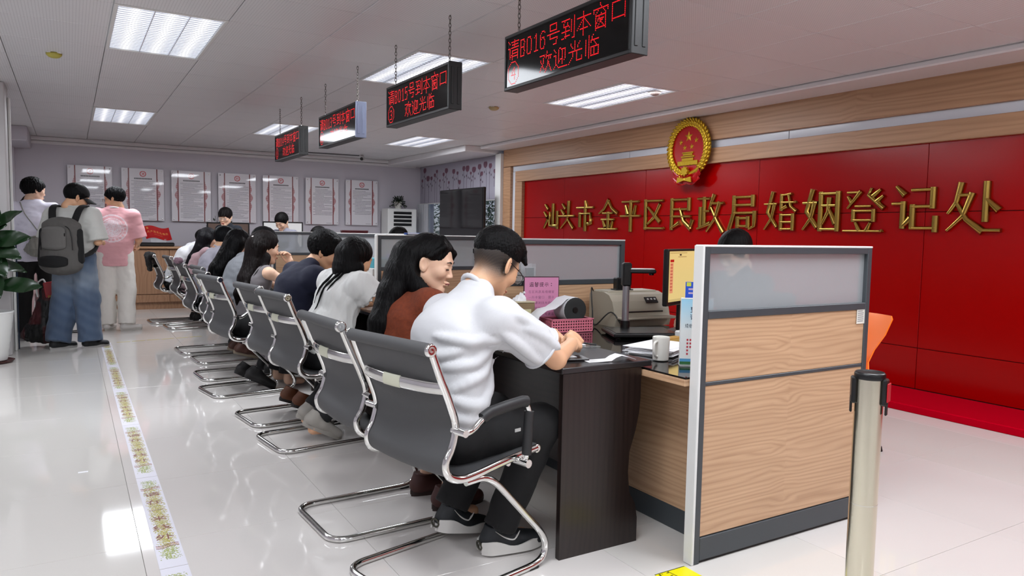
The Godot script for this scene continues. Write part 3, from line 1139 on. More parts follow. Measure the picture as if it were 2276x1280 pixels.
func build_back_wall() -> void:
	var ls := [-0.014, 0.722, 1.447, 2.169, 2.90, 3.644, 4.382]
	var rs := [0.59, 1.333, 2.049, 2.780, 3.515, 4.246, 5.002]
	for k in 7:
		var w: float = rs[k] - ls[k]
		var what: String = ["leftmost, beside the pale corner", "second from the left, above the red flag", "third from the left", "fourth from the left, behind the spectacled clerk", "fifth from the left, behind the lone clerk's head", "sixth from the left", "rightmost, nearest the air conditioner"][k]
		var o := thing("notice_board", "acrylic notice board with dark red bands, %s" % what, "notice", Vector3((ls[k] + rs[k]) / 2, 1.775, BACKZ + 0.045), 0, "acrylic notice boards on the far wall")
		var pm := mat("notice_print_%d" % k, Color.WHITE, 0.35)
		pm.albedo_texture = tex(poster_image(k))
		pm.clearcoat_enabled = true
		pm.clearcoat = 1.0
		pm.clearcoat_roughness = 0.03
		var pr := MB.new()
		var h := 0.83
		pr.face([Vector3(-w / 2, -h / 2, 0.018), Vector3(w / 2, -h / 2, 0.018), Vector3(w / 2, h / 2, 0.018), Vector3(-w / 2, h / 2, 0.018)], [Vector2(0, 1), Vector2(1, 1), Vector2(1, 0), Vector2(0, 0)])
		part("print", pr.mesh(), pm, o)
		part("acrylic_sheet", boxm(Vector3(w, h, 0.014), 0.002), mat("acrylic_edge", Color(0.72, 0.73, 0.75), 0.2), o, Vector3(0, 0, 0.010))
		for sx in [-1.0, 1.0]:
			for sy in [-1.0, 1.0]:
				var pn := MB.new()
				pn.tf = Transform3D(Basis(Vector3(1, 0, 0), PI / 2), Vector3(sx * (w / 2 - 0.03), sy * (h / 2 - 0.035), 0))
				pn.lathe([Vector2(0, -0.02), Vector2(0.010, -0.02), Vector2(0.010, 0.026), Vector2(0.007, 0.03), Vector2(0, 0.03)], Vector3.ZERO, 10)
				part("standoff", pn.mesh(), M.chrome, o)
	# long oak counter below the notices
	var c := thing("reception_counter", "long oak-faced reception counter with cupboard doors below the notices", "counter", Vector3(1.55, 0, -12.65))
	part("worktop", boxm(Vector3(2.5, 0.03, 0.56), 0.005), M.oak_upright, c, Vector3(0, 0.945, 0))
	part("body", boxm(Vector3(2.46, 0.83, 0.48)), M.oak_vertical, c, Vector3(0, 0.515, -0.02))
	part("plinth", boxm(Vector3(2.44, 0.1, 0.44)), M.oak_vertical, c, Vector3(0, 0.05, -0.02))
	for k in 5:
		part("door", boxm(Vector3(0.486, 0.68, 0.018), 0.003), M.oak_vertical, c, Vector3(-0.984 + k * 0.492, 0.575, 0.23))
		part("drawer", boxm(Vector3(0.486, 0.115, 0.018), 0.003), M.oak_vertical, c, Vector3(-0.984 + k * 0.492, 0.167, 0.23))
	# red flag plaque
	var f := thing("flag_plaque", "wavy red flag plaque with gold characters on a black base", "plaque", Vector3(1.155, 0.96, -12.6))
	part("base", boxm(Vector3(0.48, 0.06, 0.12), 0.012), M.black_plastic, f, Vector3(0, 0.03, 0))
	part("stand", boxm(Vector3(0.22, 0.06, 0.01), 0.002), M.clear_acrylic, f, Vector3(0.02, 0.085, -0.01))
	var im := Image.create(256, 144, false, Image.FORMAT_RGB8)
	im.fill(Color(0.66, 0.02, 0.035))
	ink_text(im, "共产党员先锋岗", Vector2(24, 56), 26, 2.5, Color(0.86, 0.60, 0.30), 1.18)
	ink_line(im, Vector2(26, 14), Vector2(44, 34), 4, Color(0.86, 0.6, 0.3))
	ink_line(im, Vector2(22, 30), Vector2(34, 36), 3, Color(0.86, 0.6, 0.3))
	ink_line(im, Vector2(34, 36), Vector2(44, 22), 3, Color(0.86, 0.6, 0.3))
	ink_line(im, Vector2(44, 22), Vector2(36, 14), 3, Color(0.86, 0.6, 0.3))
	im.fill_rect(Rect2i(86, 100, 84, 3), Color(0.78, 0.42, 0.25))
	var fm := mat("flag_print", Color.WHITE, 0.2)
	fm.albedo_texture = tex(im)
	var rows := []
	for r in 5:
		var line := []
		for k in 16:
			var u := k / 15.0
			line.append(Vector3(lerpf(-0.195, 0.165, u) + r * 0.012, 0.30 - r * 0.047 + 0.022 * sin(u * TAU * 0.95), 0.012 * sin(u * TAU)))
		rows.append(line)
	var fb := MB.new()
	fb.sheet(rows, 0.012)
	part("flag", fb.mesh(), fm, f, Vector3(0.0, 0.0, 0))
	# flower arrangement
	var fl := thing("flower_arrangement", "white roses with dark leaves in a vase on the counter", "flowers", Vector3(2.06, 0.96, -12.62))
	var vs := MB.new()
	vs.lathe([Vector2(0, 0), Vector2(0.05, 0), Vector2(0.065, 0.06), Vector2(0.05, 0.16), Vector2(0.06, 0.2), Vector2(0.05, 0.195)])
	part("vase", vs.mesh(), M.ceramic, fl)
	var r := RandomNumberGenerator.new()
	r.seed = 3
	for q in [Vector3(0.02, 0.36, 0.08), Vector3(0.15, 0.34, 0.05), Vector3(-0.08, 0.30, 0.06)]:
		var rm := MB.new()
		for k in 14:
			var an := k * 2.4
			var rr := 0.012 + 0.0042 * k
			rm.tf = Transform3D(Basis.from_euler(Vector3(0.5 + k * 0.05, an, 0)), q + Vector3(cos(an) * rr * 0.8, -0.002 * k, sin(an) * rr * 0.8))
			rm.ball(Vector3.ZERO, Vector3(0.034, 0.012, 0.03), 5)
		part("rose", rm.mesh(), mat("rose_white", Color(0.85, 0.82, 0.76), 0.7), fl)
	var lv := MB.new()
	for k in 70:
		var d := Vector3(r.randf_range(-1, 1), r.randf_range(-0.1, 1.1), r.randf_range(-0.6, 0.7)).normalized()
		var at := Vector3(0.02, 0.22, 0) + d * r.randf_range(0.06, 0.26)
		lv.tf = Transform3D(Basis.looking_at(d, Vector3(0.1, 0.2, 1)), at)
		lv.face([Vector3(0, 0, 0.03), Vector3(0.018, 0.004, 0), Vector3(0, 0, -0.04), Vector3(-0.018, 0.004, 0)])
	for k in 9:
		lv.tf = Transform3D()
		lv.tube([Vector3(0.0, 0.17, 0), Vector3(r.randf_range(-0.18, 0.2), r.randf_range(0.3, 0.5), r.randf_range(-0.05, 0.05))], 0.003, 5)
	var gm := mat("arrangement_green", Color(0.09, 0.14, 0.08), 0.5)
	gm.cull_mode = BaseMaterial3D.CULL_DISABLED
	part("leaves", lv.mesh(), gm, fl).set_meta("kind", "stuff")
	# cabinet air conditioner and the plant on it
	var ac := thing("air_conditioner", "white floor-standing cabinet air conditioner with four dark outlet slots", "air conditioner", Vector3(5.35, 0, -13.08))
	part("cabinet", boxm(Vector3(0.58, 1.68, 0.36), 0.02), M.white_plastic, ac, Vector3(0, 0.84, 0))
	part("outlet", boxm(Vector3(0.36, 0.30, 0.01), 0.003), M.black_plastic, ac, Vector3(0, 1.49, 0.178))
	for k in 5:
		var lb := MB.new()
		lb.tf = Transform3D(Basis(Vector3(1, 0, 0), 0.5), Vector3(0, 1.635 - k * 0.072, 0.186))
		lb.box(Vector3.ZERO, Vector3(0.37, 0.022, 0.012), 0.003)
		part("louvre", lb.mesh(), M.white_plastic, ac)
	part("front_panel", boxm(Vector3(0.54, 1.2, 0.012), 0.005), M.white_plastic, ac, Vector3(0, 0.68, 0.182))
	part("badge", boxm(Vector3(0.05, 0.016, 0.004)), M.grey_plastic, ac, Vector3(0.06, 1.25, 0.189))
	var pl := thing("potted_plant", "small drooping plant in a white pot on the air conditioner", "plant", Vector3(5.33, 1.68, -13.08))
	var pt := MB.new()
	pt.lathe([Vector2(0, 0), Vector2(0.055, 0), Vector2(0.075, 0.13), Vector2(0.07, 0.13), Vector2(0.06, 0.11), Vector2(0, 0.11)])
	part("pot", pt.mesh(), M.ceramic, pl)
	var pv := MB.new()
	for k in 46:
		var an := r.randf() * TAU
		var len := r.randf_range(0.08, 0.2)
		var hgt := r.randf_range(0.04, 0.12)
		var p0 := Vector3(0, 0.12, 0)
		var p1 := p0 + Vector3(cos(an) * len * 0.5, hgt, sin(an) * len * 0.5)
		var p2 := p0 + Vector3(cos(an) * len * 0.85, hgt * 0.3 - len * 0.55, sin(an) * len * 0.85)
		pv.tube([p0, p1, p2], [0.003, 0.003, 0.001], 4)
		for q in [p1, p1.lerp(p2, 0.5), p2]:
			pv.tf = Transform3D(Basis.from_euler(Vector3(r.randf() * 3, an, r.randf() * 3)), q)
			pv.face([Vector3(0, 0, 0.022), Vector3(0.014, 0.003, 0), Vector3(0, 0, -0.022), Vector3(-0.014, 0.003, 0)])
			pv.tf = Transform3D()
	part("foliage", pv.mesh(), gm, pl).set_meta("kind", "stuff")
	# large dark display on a stand before the window
	var tv := thing("display_screen", "large black display screen on a stand in front of the tulip blind", "screen", Vector3(5.55, 0, -10.88))
	part("bezel", boxm(Vector3(0.05, 0.95, 1.58), 0.008), M.black_plastic, tv, Vector3(0, 1.5, 0))
	part("screen", boxm(Vector3(0.006, 0.91, 1.54)), mat("screen_off", Color(0.03, 0.028, 0.03), 0.08), tv, Vector3(-0.027, 1.5, 0))
	for s in [-1.0, 1.0]:
		part("stand_leg", tubem([Vector3(0.02, 1.2, s * 0.4), Vector3(0.02, 0.03, s * 0.45)], 0.025, 10), M.black_plastic, tv)
		part("foot", boxm(Vector3(0.5, 0.03, 0.06), 0.01), M.black_plastic, tv, Vector3(0.0, 0.015, s * 0.45))
	# ceiling fittings
	var cc := thing("security_camera", "small white bullet security camera under the ceiling by the far wall", "camera", Vector3(4.5, CEIL, -12.75))
	part("mount", boxm(Vector3(0.06, 0.03, 0.06), 0.008), M.white_plastic, cc, Vector3(0, -0.015, 0))
	var cb := MB.new()
	cb.tf = Transform3D(Basis.from_euler(Vector3(PI / 2 + 0.2, -0.5, 0)), Vector3(0, -0.06, 0.02))
	cb.lathe([Vector2(0, -0.08), Vector2(0.036, -0.08), Vector2(0.036, 0.07), Vector2(0.03, 0.07), Vector2(0.03, 0.065), Vector2(0, 0.065)])
	part("housing", cb.mesh(), M.white_plastic, cc)
	var cl := MB.new()
	cl.tf = cb.tf
	cl.lathe([Vector2(0, 0.072), Vector2(0.029, 0.066), Vector2(0.029, 0.06)])
	part("lens", cl.mesh(), M.black_plastic, cc)
	var cable := part("ceiling_cable", tubem([Vector3(3.1, 2.592, -12.9), Vector3(4.46, 2.592, -12.78)], 0.012, 6), M.grey_plastic, self)
	tag(cable, "thin dark cable run along the ceiling to the security camera", "cable")
	for q in [[Vector3(-0.074, CEIL, -6.858), "yellowish ceiling detector left of the big ceiling light", Color(0.72, 0.68, 0.30)], [Vector3(3.9, CEIL, -6.92), "yellowish ceiling disc right of the LED signs", Color(0.68, 0.60, 0.42)], [Vector3(4.68, CEIL, -5.27), "small pale ceiling disc near the red wall", Color(0.62, 0.56, 0.54)]]:
		var d := thing("ceiling_disc", q[1], "detector", q[0])  # small yellowish and pale discs on the ceiling
		var dm := MB.new()
		dm.lathe([Vector2(0, 0), Vector2(0.055, 0), Vector2(0.055, -0.014), Vector2(0.04, -0.03), Vector2(0.026, -0.036), Vector2(0, -0.038)])
		part("cover", dm.mesh(), mat("detector_%s" % str((q[0] as Vector3).x), q[2], 0.5), d)
		part("base", boxm(Vector3(0.1, 0.006, 0.1), 0.002), M.white_plastic, d, Vector3(0, -0.003, 0))
	# framed boards and the small things that show above the far desks
	for q in [[Vector3(2.15, 1.34, -12.3), 0.62, "brown framed board behind the woman with the hair clip"], [Vector3(2.95, 1.37, -12.1), 0.62, "black framed whiteboard right of the far clerk"]]:
		var b := thing("framed_board", q[2], "board", q[0])
		var w: float = q[1]
		var fm2 := MB.new()
		for s in [-1.0, 1.0]:
			fm2.box(Vector3(s * (w / 2), 0, 0), Vector3(0.02, 0.42, 0.022), 0.004)
			fm2.box(Vector3(0, s * 0.2, 0), Vector3(w, 0.02, 0.022), 0.004)
		part("frame", fm2.mesh(), M.black_plastic, b, Vector3(0, -0.2, 0))
		part("board", boxm(Vector3(w - 0.02, 0.39, 0.01)), mat("board_brown", Color(0.36, 0.28, 0.24), 0.5) if w > 0.0 and q[0].x < 2.5 else M.white_plastic, b, Vector3(0, -0.2, 0))
		for s in [-1.0, 1.0]:
			part("support", tubem([Vector3(s * 0.2, -0.4, -0.012), Vector3(s * 0.2, -1.34 if q[0].x < 2.5 else -1.37, -0.04)], 0.012, 8), M.black_plastic, b)
# ---------------------------------------------------------------- service desks
func build_stations() -> void:
	var place := ["nearest the camera", "second from the camera, behind the man in the white T-shirt", "third from the camera, beside the woman in rust", "fourth from the camera", "fifth and farthest"]
	var spot := ["nearest the camera", "second from the camera", "third from the camera", "fourth from the camera", "farthest from the camera"]
	for k in 5:
		var zf := FRONT - PITCH * k
		# partition
		var o := thing("desk_partition", "oak and frosted-glass desk partition, %s" % place[k], "partition", Vector3(2.03, 0, zf - 0.0225), 0, "desk partitions")
		var w := 1.04
		var t := 0.045
		var fr := MB.new()
		fr.box(Vector3(0.02, 0.616, 0), Vector3(0.03, 1.232, t), 0.002)
		fr.box(Vector3(w - 0.015, 0.616, 0), Vector3(0.03, 1.232, t), 0.003)
		fr.box(Vector3(w / 2 + 0.002, 1.217, 0), Vector3(w - 0.064, 0.026, t - 0.001), 0.002)
		fr.box(Vector3(w / 2 + 0.002, 0.972, 0), Vector3(w - 0.064, 0.030, t - 0.001), 0.002)
		fr.box(Vector3(w / 2, 0.706, 0), Vector3(w - 0.064, 0.014, t - 0.006), 0.002)
		part("frame", fr.mesh(), M.slate_metal, o)
		part("end_strip", boxm(Vector3(0.012, 1.234, t + 0.002), 0.002), M.white_trim, o, Vector3(0, 0.618, 0))
		part("top_strip", boxm(Vector3(w, 0.008, t + 0.002), 0.002), M.white_trim, o, Vector3(w / 2, 1.234, 0))
		part("glass_pane", boxm(Vector3(w - 0.06, 0.222, 0.008)), M.frosted_glass, o, Vector3(w / 2 + 0.002, 1.095, 0))
		part("upper_panel", boxm(Vector3(w - 0.06, 0.244, t - 0.012), 0.002), M.oak_laminate, o, Vector3(w / 2 + 0.002, 0.835, 0))
		part("lower_panel", boxm(Vector3(w - 0.06, 0.594, t - 0.012), 0.002), M.oak_laminate, o, Vector3(w / 2 + 0.002, 0.402, 0))
		part("skirting", boxm(Vector3(w - 0.062, 0.09, t - 0.001), 0.002), M.slate_metal, o, Vector3(w / 2 + 0.005, 0.057, 0))
		part("bottom_shadow_gap", boxm(Vector3(w - 0.04, 0.014, t - 0.02)), M.black_plastic, o, Vector3(w / 2 + 0.005, 0.007, 0))  # black strip standing in for the shade in the gap under the skirting
		# oak main desk with glass on its top
		var z0 := zf - t - 0.003
		var z1 := zf - PITCH + 0.004
		var zc := (z0 + z1) / 2
		var l := z0 - z1
		var d := thing("service_desk", "oak service desk under black glass, %s" % spot[k], "desk", Vector3(2.0, 0, zc), 0, "oak service desks")
		part("worktop", boxm(Vector3(0.78, 0.026, l), 0.002), M.oak_laminate, d, Vector3(0.392, 0.707, 0))
		part("glass_top", boxm(Vector3(0.765, 0.007, l - 0.01), 0.002), M.black_glass, d, Vector3(0.392, 0.7238, 0))
		part("return_top", boxm(Vector3(0.30, 0.026, 0.95), 0.002), M.oak_laminate, d, Vector3(0.933, 0.707, -l / 2 + 0.475))
		part("return_glass", boxm(Vector3(0.30, 0.007, 0.94), 0.002), M.black_glass, d, Vector3(0.926, 0.7238, -l / 2 + 0.475))
		part("modesty_panel", boxm(Vector3(0.018, 0.594, l), 0.001), M.oak_laminate, d, Vector3(0.226, 0.397, 0))
		part("skirting", boxm(Vector3(0.022, 0.1, l), 0.002), M.slate_metal, d, Vector3(0.226, 0.05, 0))
		part("side_panel", boxm(Vector3(0.5, 0.694, 0.018)), M.oak_laminate, d, Vector3(0.5, 0.347, -l / 2 + 0.012))
		# dark walnut table in front of it for the visitors
		var e := thing("visitor_table", "glossy dark walnut visitor table, %s" % spot[k], "table", Vector3(1.6, 0, 0), 0, "dark visitor tables")
		var a0 := zf - 0.285
		var a1 := zf - PITCH + 0.012
		part("tabletop", boxm(Vector3(0.45, 0.024, a0 - a1), 0.003), mat("walnut_gloss", Color(0.16, 0.15, 0.155), 0.18), e, Vector3(0.222, 0.745, (a0 + a1) / 2))
		var gx := 0.393
		var out := PackedVector2Array([Vector2(0.003, 0), Vector2(gx, 0), Vector2(gx, 0.10), Vector2(gx - 0.012, 0.16), Vector2(gx - 0.045, 0.215), Vector2(gx - 0.055, 0.30), Vector2(gx - 0.05, 0.385), Vector2(gx - 0.022, 0.47), Vector2(gx - 0.006, 0.54), Vector2(gx, 0.60), Vector2(gx, 0.733), Vector2(0.003, 0.733)])
		for zz in [a0 - 0.027, a1 + 0.002]:
			var sp := MB.new()
			sp.prism(out, Vector3(0, 0, zz), Vector3(1, 0, 0), Vector3(0, 1, 0), 0.025)
			part("end_panel", sp.mesh(), M.walnut_upright, e)
		part("back_panel", boxm(Vector3(0.016, 0.52, a0 - a1 - 0.06)), M.dark_walnut, e, Vector3(0.33, 0.473, (a0 + a1) / 2))
# ---------------------------------------------------------------- visitor chairs
func make_chair() -> Node3D:
	var o := thing("cantilever_chair", "", "chair")
	var prof := smooth_curve([Vector2(-0.10, 0.885), Vector2(-0.065, 0.80), Vector2(-0.02, 0.70), Vector2(0.006, 0.62), Vector2(-0.008, 0.55), Vector2(-0.034, 0.50), Vector2(-0.022, 0.455), Vector2(0.025, 0.432), Vector2(0.09, 0.432), Vector2(0.24, 0.452), Vector2(0.40, 0.470)].map(func(q: Vector2) -> Vector3: return Vector3(q.x, q.y, 0)), 6)
	var hw := 0.235
	var rows := []
	for p in prof:
		var line := []
		for k in 9:
			var u := k / 8.0
			line.append(p + Vector3(0, 0, lerpf(-hw + 0.012, hw - 0.012, u)) + Vector3(-0.006, -0.006, 0) * sin(u * PI))
		rows.append(line)
	var sl := MB.new()
	sl.sheet(rows, 0.006)
	part("sling", sl.mesh(), M.chair_mesh, o)
	for s in [-1.0, 1.0]:
		var pts := []
		for p in prof:
			pts.append(p + Vector3(0, 0, s * hw))
		var tb := MB.new()
		tb.tube(pts, 0.0145, 10, false, 0.72, Vector3(0, 0, 1))
		part("side_frame", tb.mesh(), M.chrome, o)
	var tr := MB.new()
	tr.tube([Vector3(-0.105, 0.887, -hw - 0.004), Vector3(-0.105, 0.887, hw + 0.004)], 0.0225, 16)
	part("top_roll", tr.mesh(), M.chair_mesh, o)
	part("front_roll", tubem([Vector3(0.402, 0.468, -hw), Vector3(0.402, 0.468, hw)], 0.017, 12), M.chair_mesh, o)
	for s in [-1.0, 1.0]:
		for q in [[Vector3(-0.105, 0.887, s * (hw + 0.004)), 0.023], [Vector3(0.402, 0.468, s * hw), 0.0175]]:
			var cp := MB.new()
			cp.tf = Transform3D(Basis(Vector3(1, 0, 0), PI / 2 * s), q[0])
			cp.lathe([Vector2(q[1], -0.004), Vector2(q[1], 0.004), Vector2(q[1] * 0.75, 0.008), Vector2(q[1] * 0.55, 0.006), Vector2(0, 0.007)], Vector3.ZERO, 14)
			part("end_cap", cp.mesh(), M.chrome, o)
	# brace across the back, with leftover protective film
	var br := []
	for k in 9:
		var u := k / 8.0
		br.append(Vector3(-0.045 - 0.040 * pow(sin(u * PI), 0.6), 0.752, lerpf(-hw, hw, u)))
	var bm := MB.new()
	bm.tube(br, 0.0062, 10, false, 3.3, Vector3(0, 1, 0))
	var bmm := part("back_brace", bm.mesh(), M.chrome, o)
	var film := MB.new()
	film.tube([br[3] + Vector3(-0.001, 0, 0.005), br[4] + Vector3(-0.001, 0, 0), br[5] + Vector3(-0.001, 0, -0.015)], 0.0072, 10, false, 3.1, Vector3(0, 1, 0))
	part("film_wrap", film.mesh(), mat("film_wrap", Color(0.78, 0.78, 0.70), 0.4), bmm)
	# arms
	for s in [-1.0, 1.0]:
		var z: float = s * (hw + 0.045)
		var arm := rounded([Vector3(0.004, 0.605, s * (hw - 0.004)), Vector3(0.004, 0.605, z), Vector3(0.04, 0.605, z), Vector3(0.10, 0.652, z), Vector3(0.285, 0.672, z), Vector3(0.312, 0.640, z), Vector3(0.300, 0.448, z), Vector3(0.300, 0.448, s * (hw - 0.004))], 0.035, 4)
		part("arm", tubem(arm, 0.0115, 10), M.chrome, o)
		var pad := MB.new()
		pad.tube([Vector3(0.085, 0.642, z), Vector3(0.12, 0.657, z), Vector3(0.2, 0.667, z), Vector3(0.275, 0.673, z), Vector3(0.298, 0.668, z)], 0.021, 12, false, 0.8, Vector3(0, 0, 1))
		part("arm_pad", pad.mesh(), M.pad_vinyl, o)
		var pad2 := MB.new()
		pad2.tube([Vector3(0.3105, 0.632, z), Vector3(0.302, 0.475, z)], 0.0185, 12)
		part("arm_sleeve", pad2.mesh(), M.pad_vinyl, o)
		part("socket", tubem([Vector3(0.300, 0.443, s * (hw - 0.01)), Vector3(0.300, 0.443, z + s * 0.015)], 0.0155, 10), M.chrome, o)
		part("socket", tubem([Vector3(0.004, 0.605, s * (hw - 0.01)), Vector3(0.004, 0.605, z + s * 0.012)], 0.013, 10), M.chrome, o)
	# sled base: one bent tube
	var b := 0.228
	var base := rounded([Vector3(0.06, 0.412, -b), Vector3(0.17, 0.414, -b), Vector3(0.475, 0.10, -b), Vector3(0.455, 0.0135, -b), Vector3(-0.135, 0.0135, -b), Vector3(-0.135, 0.0135, b), Vector3(0.455, 0.0135, b), Vector3(0.475, 0.10, b), Vector3(0.17, 0.414, b), Vector3(0.06, 0.412, b)], 0.085, 6)
	var sb := MB.new()
	sb.tube(base, 0.0132, 12)
	part("sled_base", sb.mesh(), M.chrome, o)
	for x in [0.075, 0.26]:
		part("under_brace", tubem([Vector3(x, 0.416 + 0.12 * (x - 0.075), -b - 0.004), Vector3(x, 0.416 + 0.12 * (x - 0.075), b + 0.004)], 0.011, 8), M.chrome, o)
	for s in [-1.0, 1.0]:
		part("glide", boxm(Vector3(0.05, 0.01, 0.024), 0.003), M.black_plastic, o, Vector3(0.40, 0.006, s * b))
	return o

const CHAIRS := [[1.035, -2.395, 13.0], [1.0, -3.06, 3.0], [1.10, -4.36, 7.0], [1.09, -4.985, 7.0], [1.0, -5.95, 9.0], [1.04, -6.62, 4.0], [1.12, -7.43, 4.0], [1.05, -8.07, 4.0], [1.14, -10.08, 4.0], [1.01, -10.70, 4.0]]

func build_chairs() -> void:
	var who := ["under the man in the white T-shirt, nearest the camera", "under the long-haired woman in rust", "under the woman in the white blouse", "under the man in the navy T-shirt", "under the woman with the hair clip", "under the person in the grey top", "under the woman whose black hair covers her back", "under the pale-shirted man, with a pink cloth on top", "under the woman in the pale pink dress", "farthest of the row, with a dark jacket over its back"]
	var first := make_chair()
	for i in CHAIRS.size():
		var o := first if i == 0 else first.duplicate() as Node3D
		if i > 0:
			o.name = numbered("cantilever_chair")
			add_child(o, true)
		var q: Array = CHAIRS[i]
		o.position = Vector3(q[0], 0, q[1])
		o.rotation_degrees.y = q[2]
		tag(o, "grey mesh chrome cantilever chair " + who[i], "chair", "cantilever chairs along the visitor tables")
# ---------------------------------------------------------------- smooth bodies: joined tapered limbs meshed as surface nets
class Prim:
	var kind := 0            # 0 tapered limb, 1 ellipsoid
	var a := Vector3()
	var b := Vector3()
	var ra := 0.0
	var rb := 0.0
	var k := 0.02
	var side := Vector3.ZERO
	var ratio := 1.0
	var cut_a := false
	var cut_b := false
	var inv := Basis()
	var radii := Vector3.ONE
	var sub := false

class Blob:
	var cell := 0.012
	var prims: Array[Prim] = []
	var nz: FastNoiseLite
	var nz_amp := 0.0
	var nz_scale := Vector3.ONE
	var floor_y := -10.0

	func _init(c: float) -> void:
		cell = c

	func cap(a: Vector3, b: Vector3, ra: float, rb: float, k := 0.03, side := Vector3.ZERO, ratio := 1.0, cut_a := false, cut_b := false) -> Prim:
		var p := Prim.new()
		p.a = a
		p.b = b
		p.ra = ra
		p.rb = rb
		p.k = k
		p.side = side.normalized()
		p.ratio = ratio
		p.cut_a = cut_a
		p.cut_b = cut_b
		prims.append(p)
		return p

	func ell(c: Vector3, r: Vector3, k := 0.02, bs := Basis.IDENTITY) -> Prim:
		var p := Prim.new()
		p.kind = 1
		p.a = c
		p.b = c
		p.radii = r
		p.ra = maxf(r.x, maxf(r.y, r.z))
		p.rb = p.ra
		p.k = k
		p.inv = bs.inverse()
		prims.append(p)
		return p

	func wrinkle(amp: float, scale: Vector3, s: int) -> void:
		nz = FastNoiseLite.new()
		nz.seed = s
		nz.frequency = 1.0
		nz.fractal_octaves = 2
		nz_amp = amp
		nz_scale = scale

	# signed distance to the limbs joined so far
	func dist(p: Vector3) -> float:
		var c := 1.0
		for q in prims:
			var d: float
			if q.kind == 0:
				var ab := q.b - q.a
				var v := p - q.a
				var h := clampf(v.dot(ab) / maxf(ab.length_squared(), 1e-9), 0.0, 1.0)
				var w := v - ab * h
				if q.ratio != 1.0:
					w -= q.side * (w.dot(q.side) * (1.0 - 1.0 / q.ratio))
				d = w.length() - lerpf(q.ra, q.rb, h)
			else:
				var e := (q.inv * (p - q.a)) / q.radii
				d = (e.length() - 1.0) * minf(q.radii.x, minf(q.radii.y, q.radii.z))
			var hh := maxf(q.k - absf(c - d), 0.0) / q.k
			c = minf(c, d) - hh * hh * q.k * 0.25
		return c

	# the nearest place on their surface
	func snap(p: Vector3) -> Vector3:
		for i in 8:
			var d := dist(p)
			var e := 0.004
			var g := Vector3(dist(p + Vector3(e, 0, 0)) - d, dist(p + Vector3(0, e, 0)) - d, dist(p + Vector3(0, 0, e)) - d)
			if g.length_squared() < 1e-12:
				break
			p -= g.normalized() * d * 0.8
		return p

	# folds of cloth: thin rolls laid on the surface
	func folds(list: Array, r := 0.008, k := 0.022) -> void:
		var done := []
		for l in list:
			var line := []
			for q in 13:
				var t: float = q / 12.0 * (l.size() - 1)
				var i: int = mini(int(t), l.size() - 2)
				line.append(snap((l[i] as Vector3).lerp(l[i + 1], t - i)))
			done.append(line)
		for line in done:
			for q in 12:
				cap(line[q], line[q + 1], r * sin(PI * (q + 0.3) / 12.6), r * sin(PI * (q + 1.3) / 12.6), k)

	func build(mb: MB, paint = null) -> void:
		var lo := Vector3.ONE * 1e9
		var hi := Vector3.ONE * -1e9
		for p in prims:
			if p.sub:
				continue
			var r := maxf(p.ra, p.rb) * maxf(1.0, p.ratio)
			for q in [p.a, p.b]:
				lo = lo.min(q - Vector3(r, r, r))
				hi = hi.max(q + Vector3(r, r, r))
		var pad := cell * 3.0 + nz_amp + 0.01
		lo -= Vector3(pad, pad, pad)
		hi += Vector3(pad, pad, pad)
		var nx := int((hi.x - lo.x) / cell) + 2
		var ny := int((hi.y - lo.y) / cell) + 2
		var nzz := int((hi.z - lo.z) / cell) + 2
		var sl := nx * ny
		var f := PackedFloat32Array()
		f.resize(sl * nzz)
		f.fill(1.0)
		for p in prims:
			var r := maxf(p.ra, p.rb) * maxf(1.0, p.ratio) + p.k + cell * 2.5 + nz_amp
			var bl := ((p.a.min(p.b) - Vector3(r, r, r) - lo) / cell).floor()
			var bh := ((p.a.max(p.b) + Vector3(r, r, r) - lo) / cell).ceil()
			var x0 := maxi(int(bl.x), 0)
			var x1 := mini(int(bh.x), nx - 1)
			var y0 := maxi(int(bl.y), 0)
			var y1 := mini(int(bh.y), ny - 1)
			var z0 := maxi(int(bl.z), 0)
			var z1 := mini(int(bh.z), nzz - 1)
			var ab := p.b - p.a
			var l2 := maxf(ab.length_squared(), 1e-9)
			var ln := sqrt(l2)
			var k := p.k
			var squash := 1.0 - 1.0 / p.ratio
			var ratio := p.ratio
			var side := p.side
			var ra := p.ra
			var dr := p.rb - p.ra
			var cut := p.cut_a or p.cut_b
			var inv := p.inv
			var ir := Vector3.ONE / p.radii
			var pa := p.a
			var kind := p.kind
			var sub := p.sub
			for z in range(z0, z1 + 1):
				for y in range(y0, y1 + 1):
					var base := z * sl + y * nx
					for x in range(x0, x1 + 1):
						var q := Vector3(lo.x + x * cell, lo.y + y * cell, lo.z + z * cell) - pa
						var d: float
						if kind == 0:
							var h := clampf(q.dot(ab) / l2, 0.0, 1.0)
							var w := q - ab * h
							if ratio != 1.0:
								w -= side * (w.dot(side) * squash)
							d = w.length() - (ra + dr * h)
							if cut:
								var t := q.dot(ab) / ln
								if p.cut_a:
									d = maxf(d, -t)
								if p.cut_b:
									d = maxf(d, t - ln)
						else:
							var e := inv * q
							var s0 := e * ir
							var k0 := s0.length()
							var k1 := (s0 * ir).length()
							d = k0 * (k0 - 1.0) / maxf(k1, 1e-6)
						var i := base + x
						var c := f[i]
						if sub:
							d = -d
							var hh := maxf(k - absf(c - d), 0.0) / k
							f[i] = maxf(c, d) + hh * hh * k * 0.25
						else:
							var hh := maxf(k - absf(c - d), 0.0) / k
							f[i] = minf(c, d) - hh * hh * k * 0.25
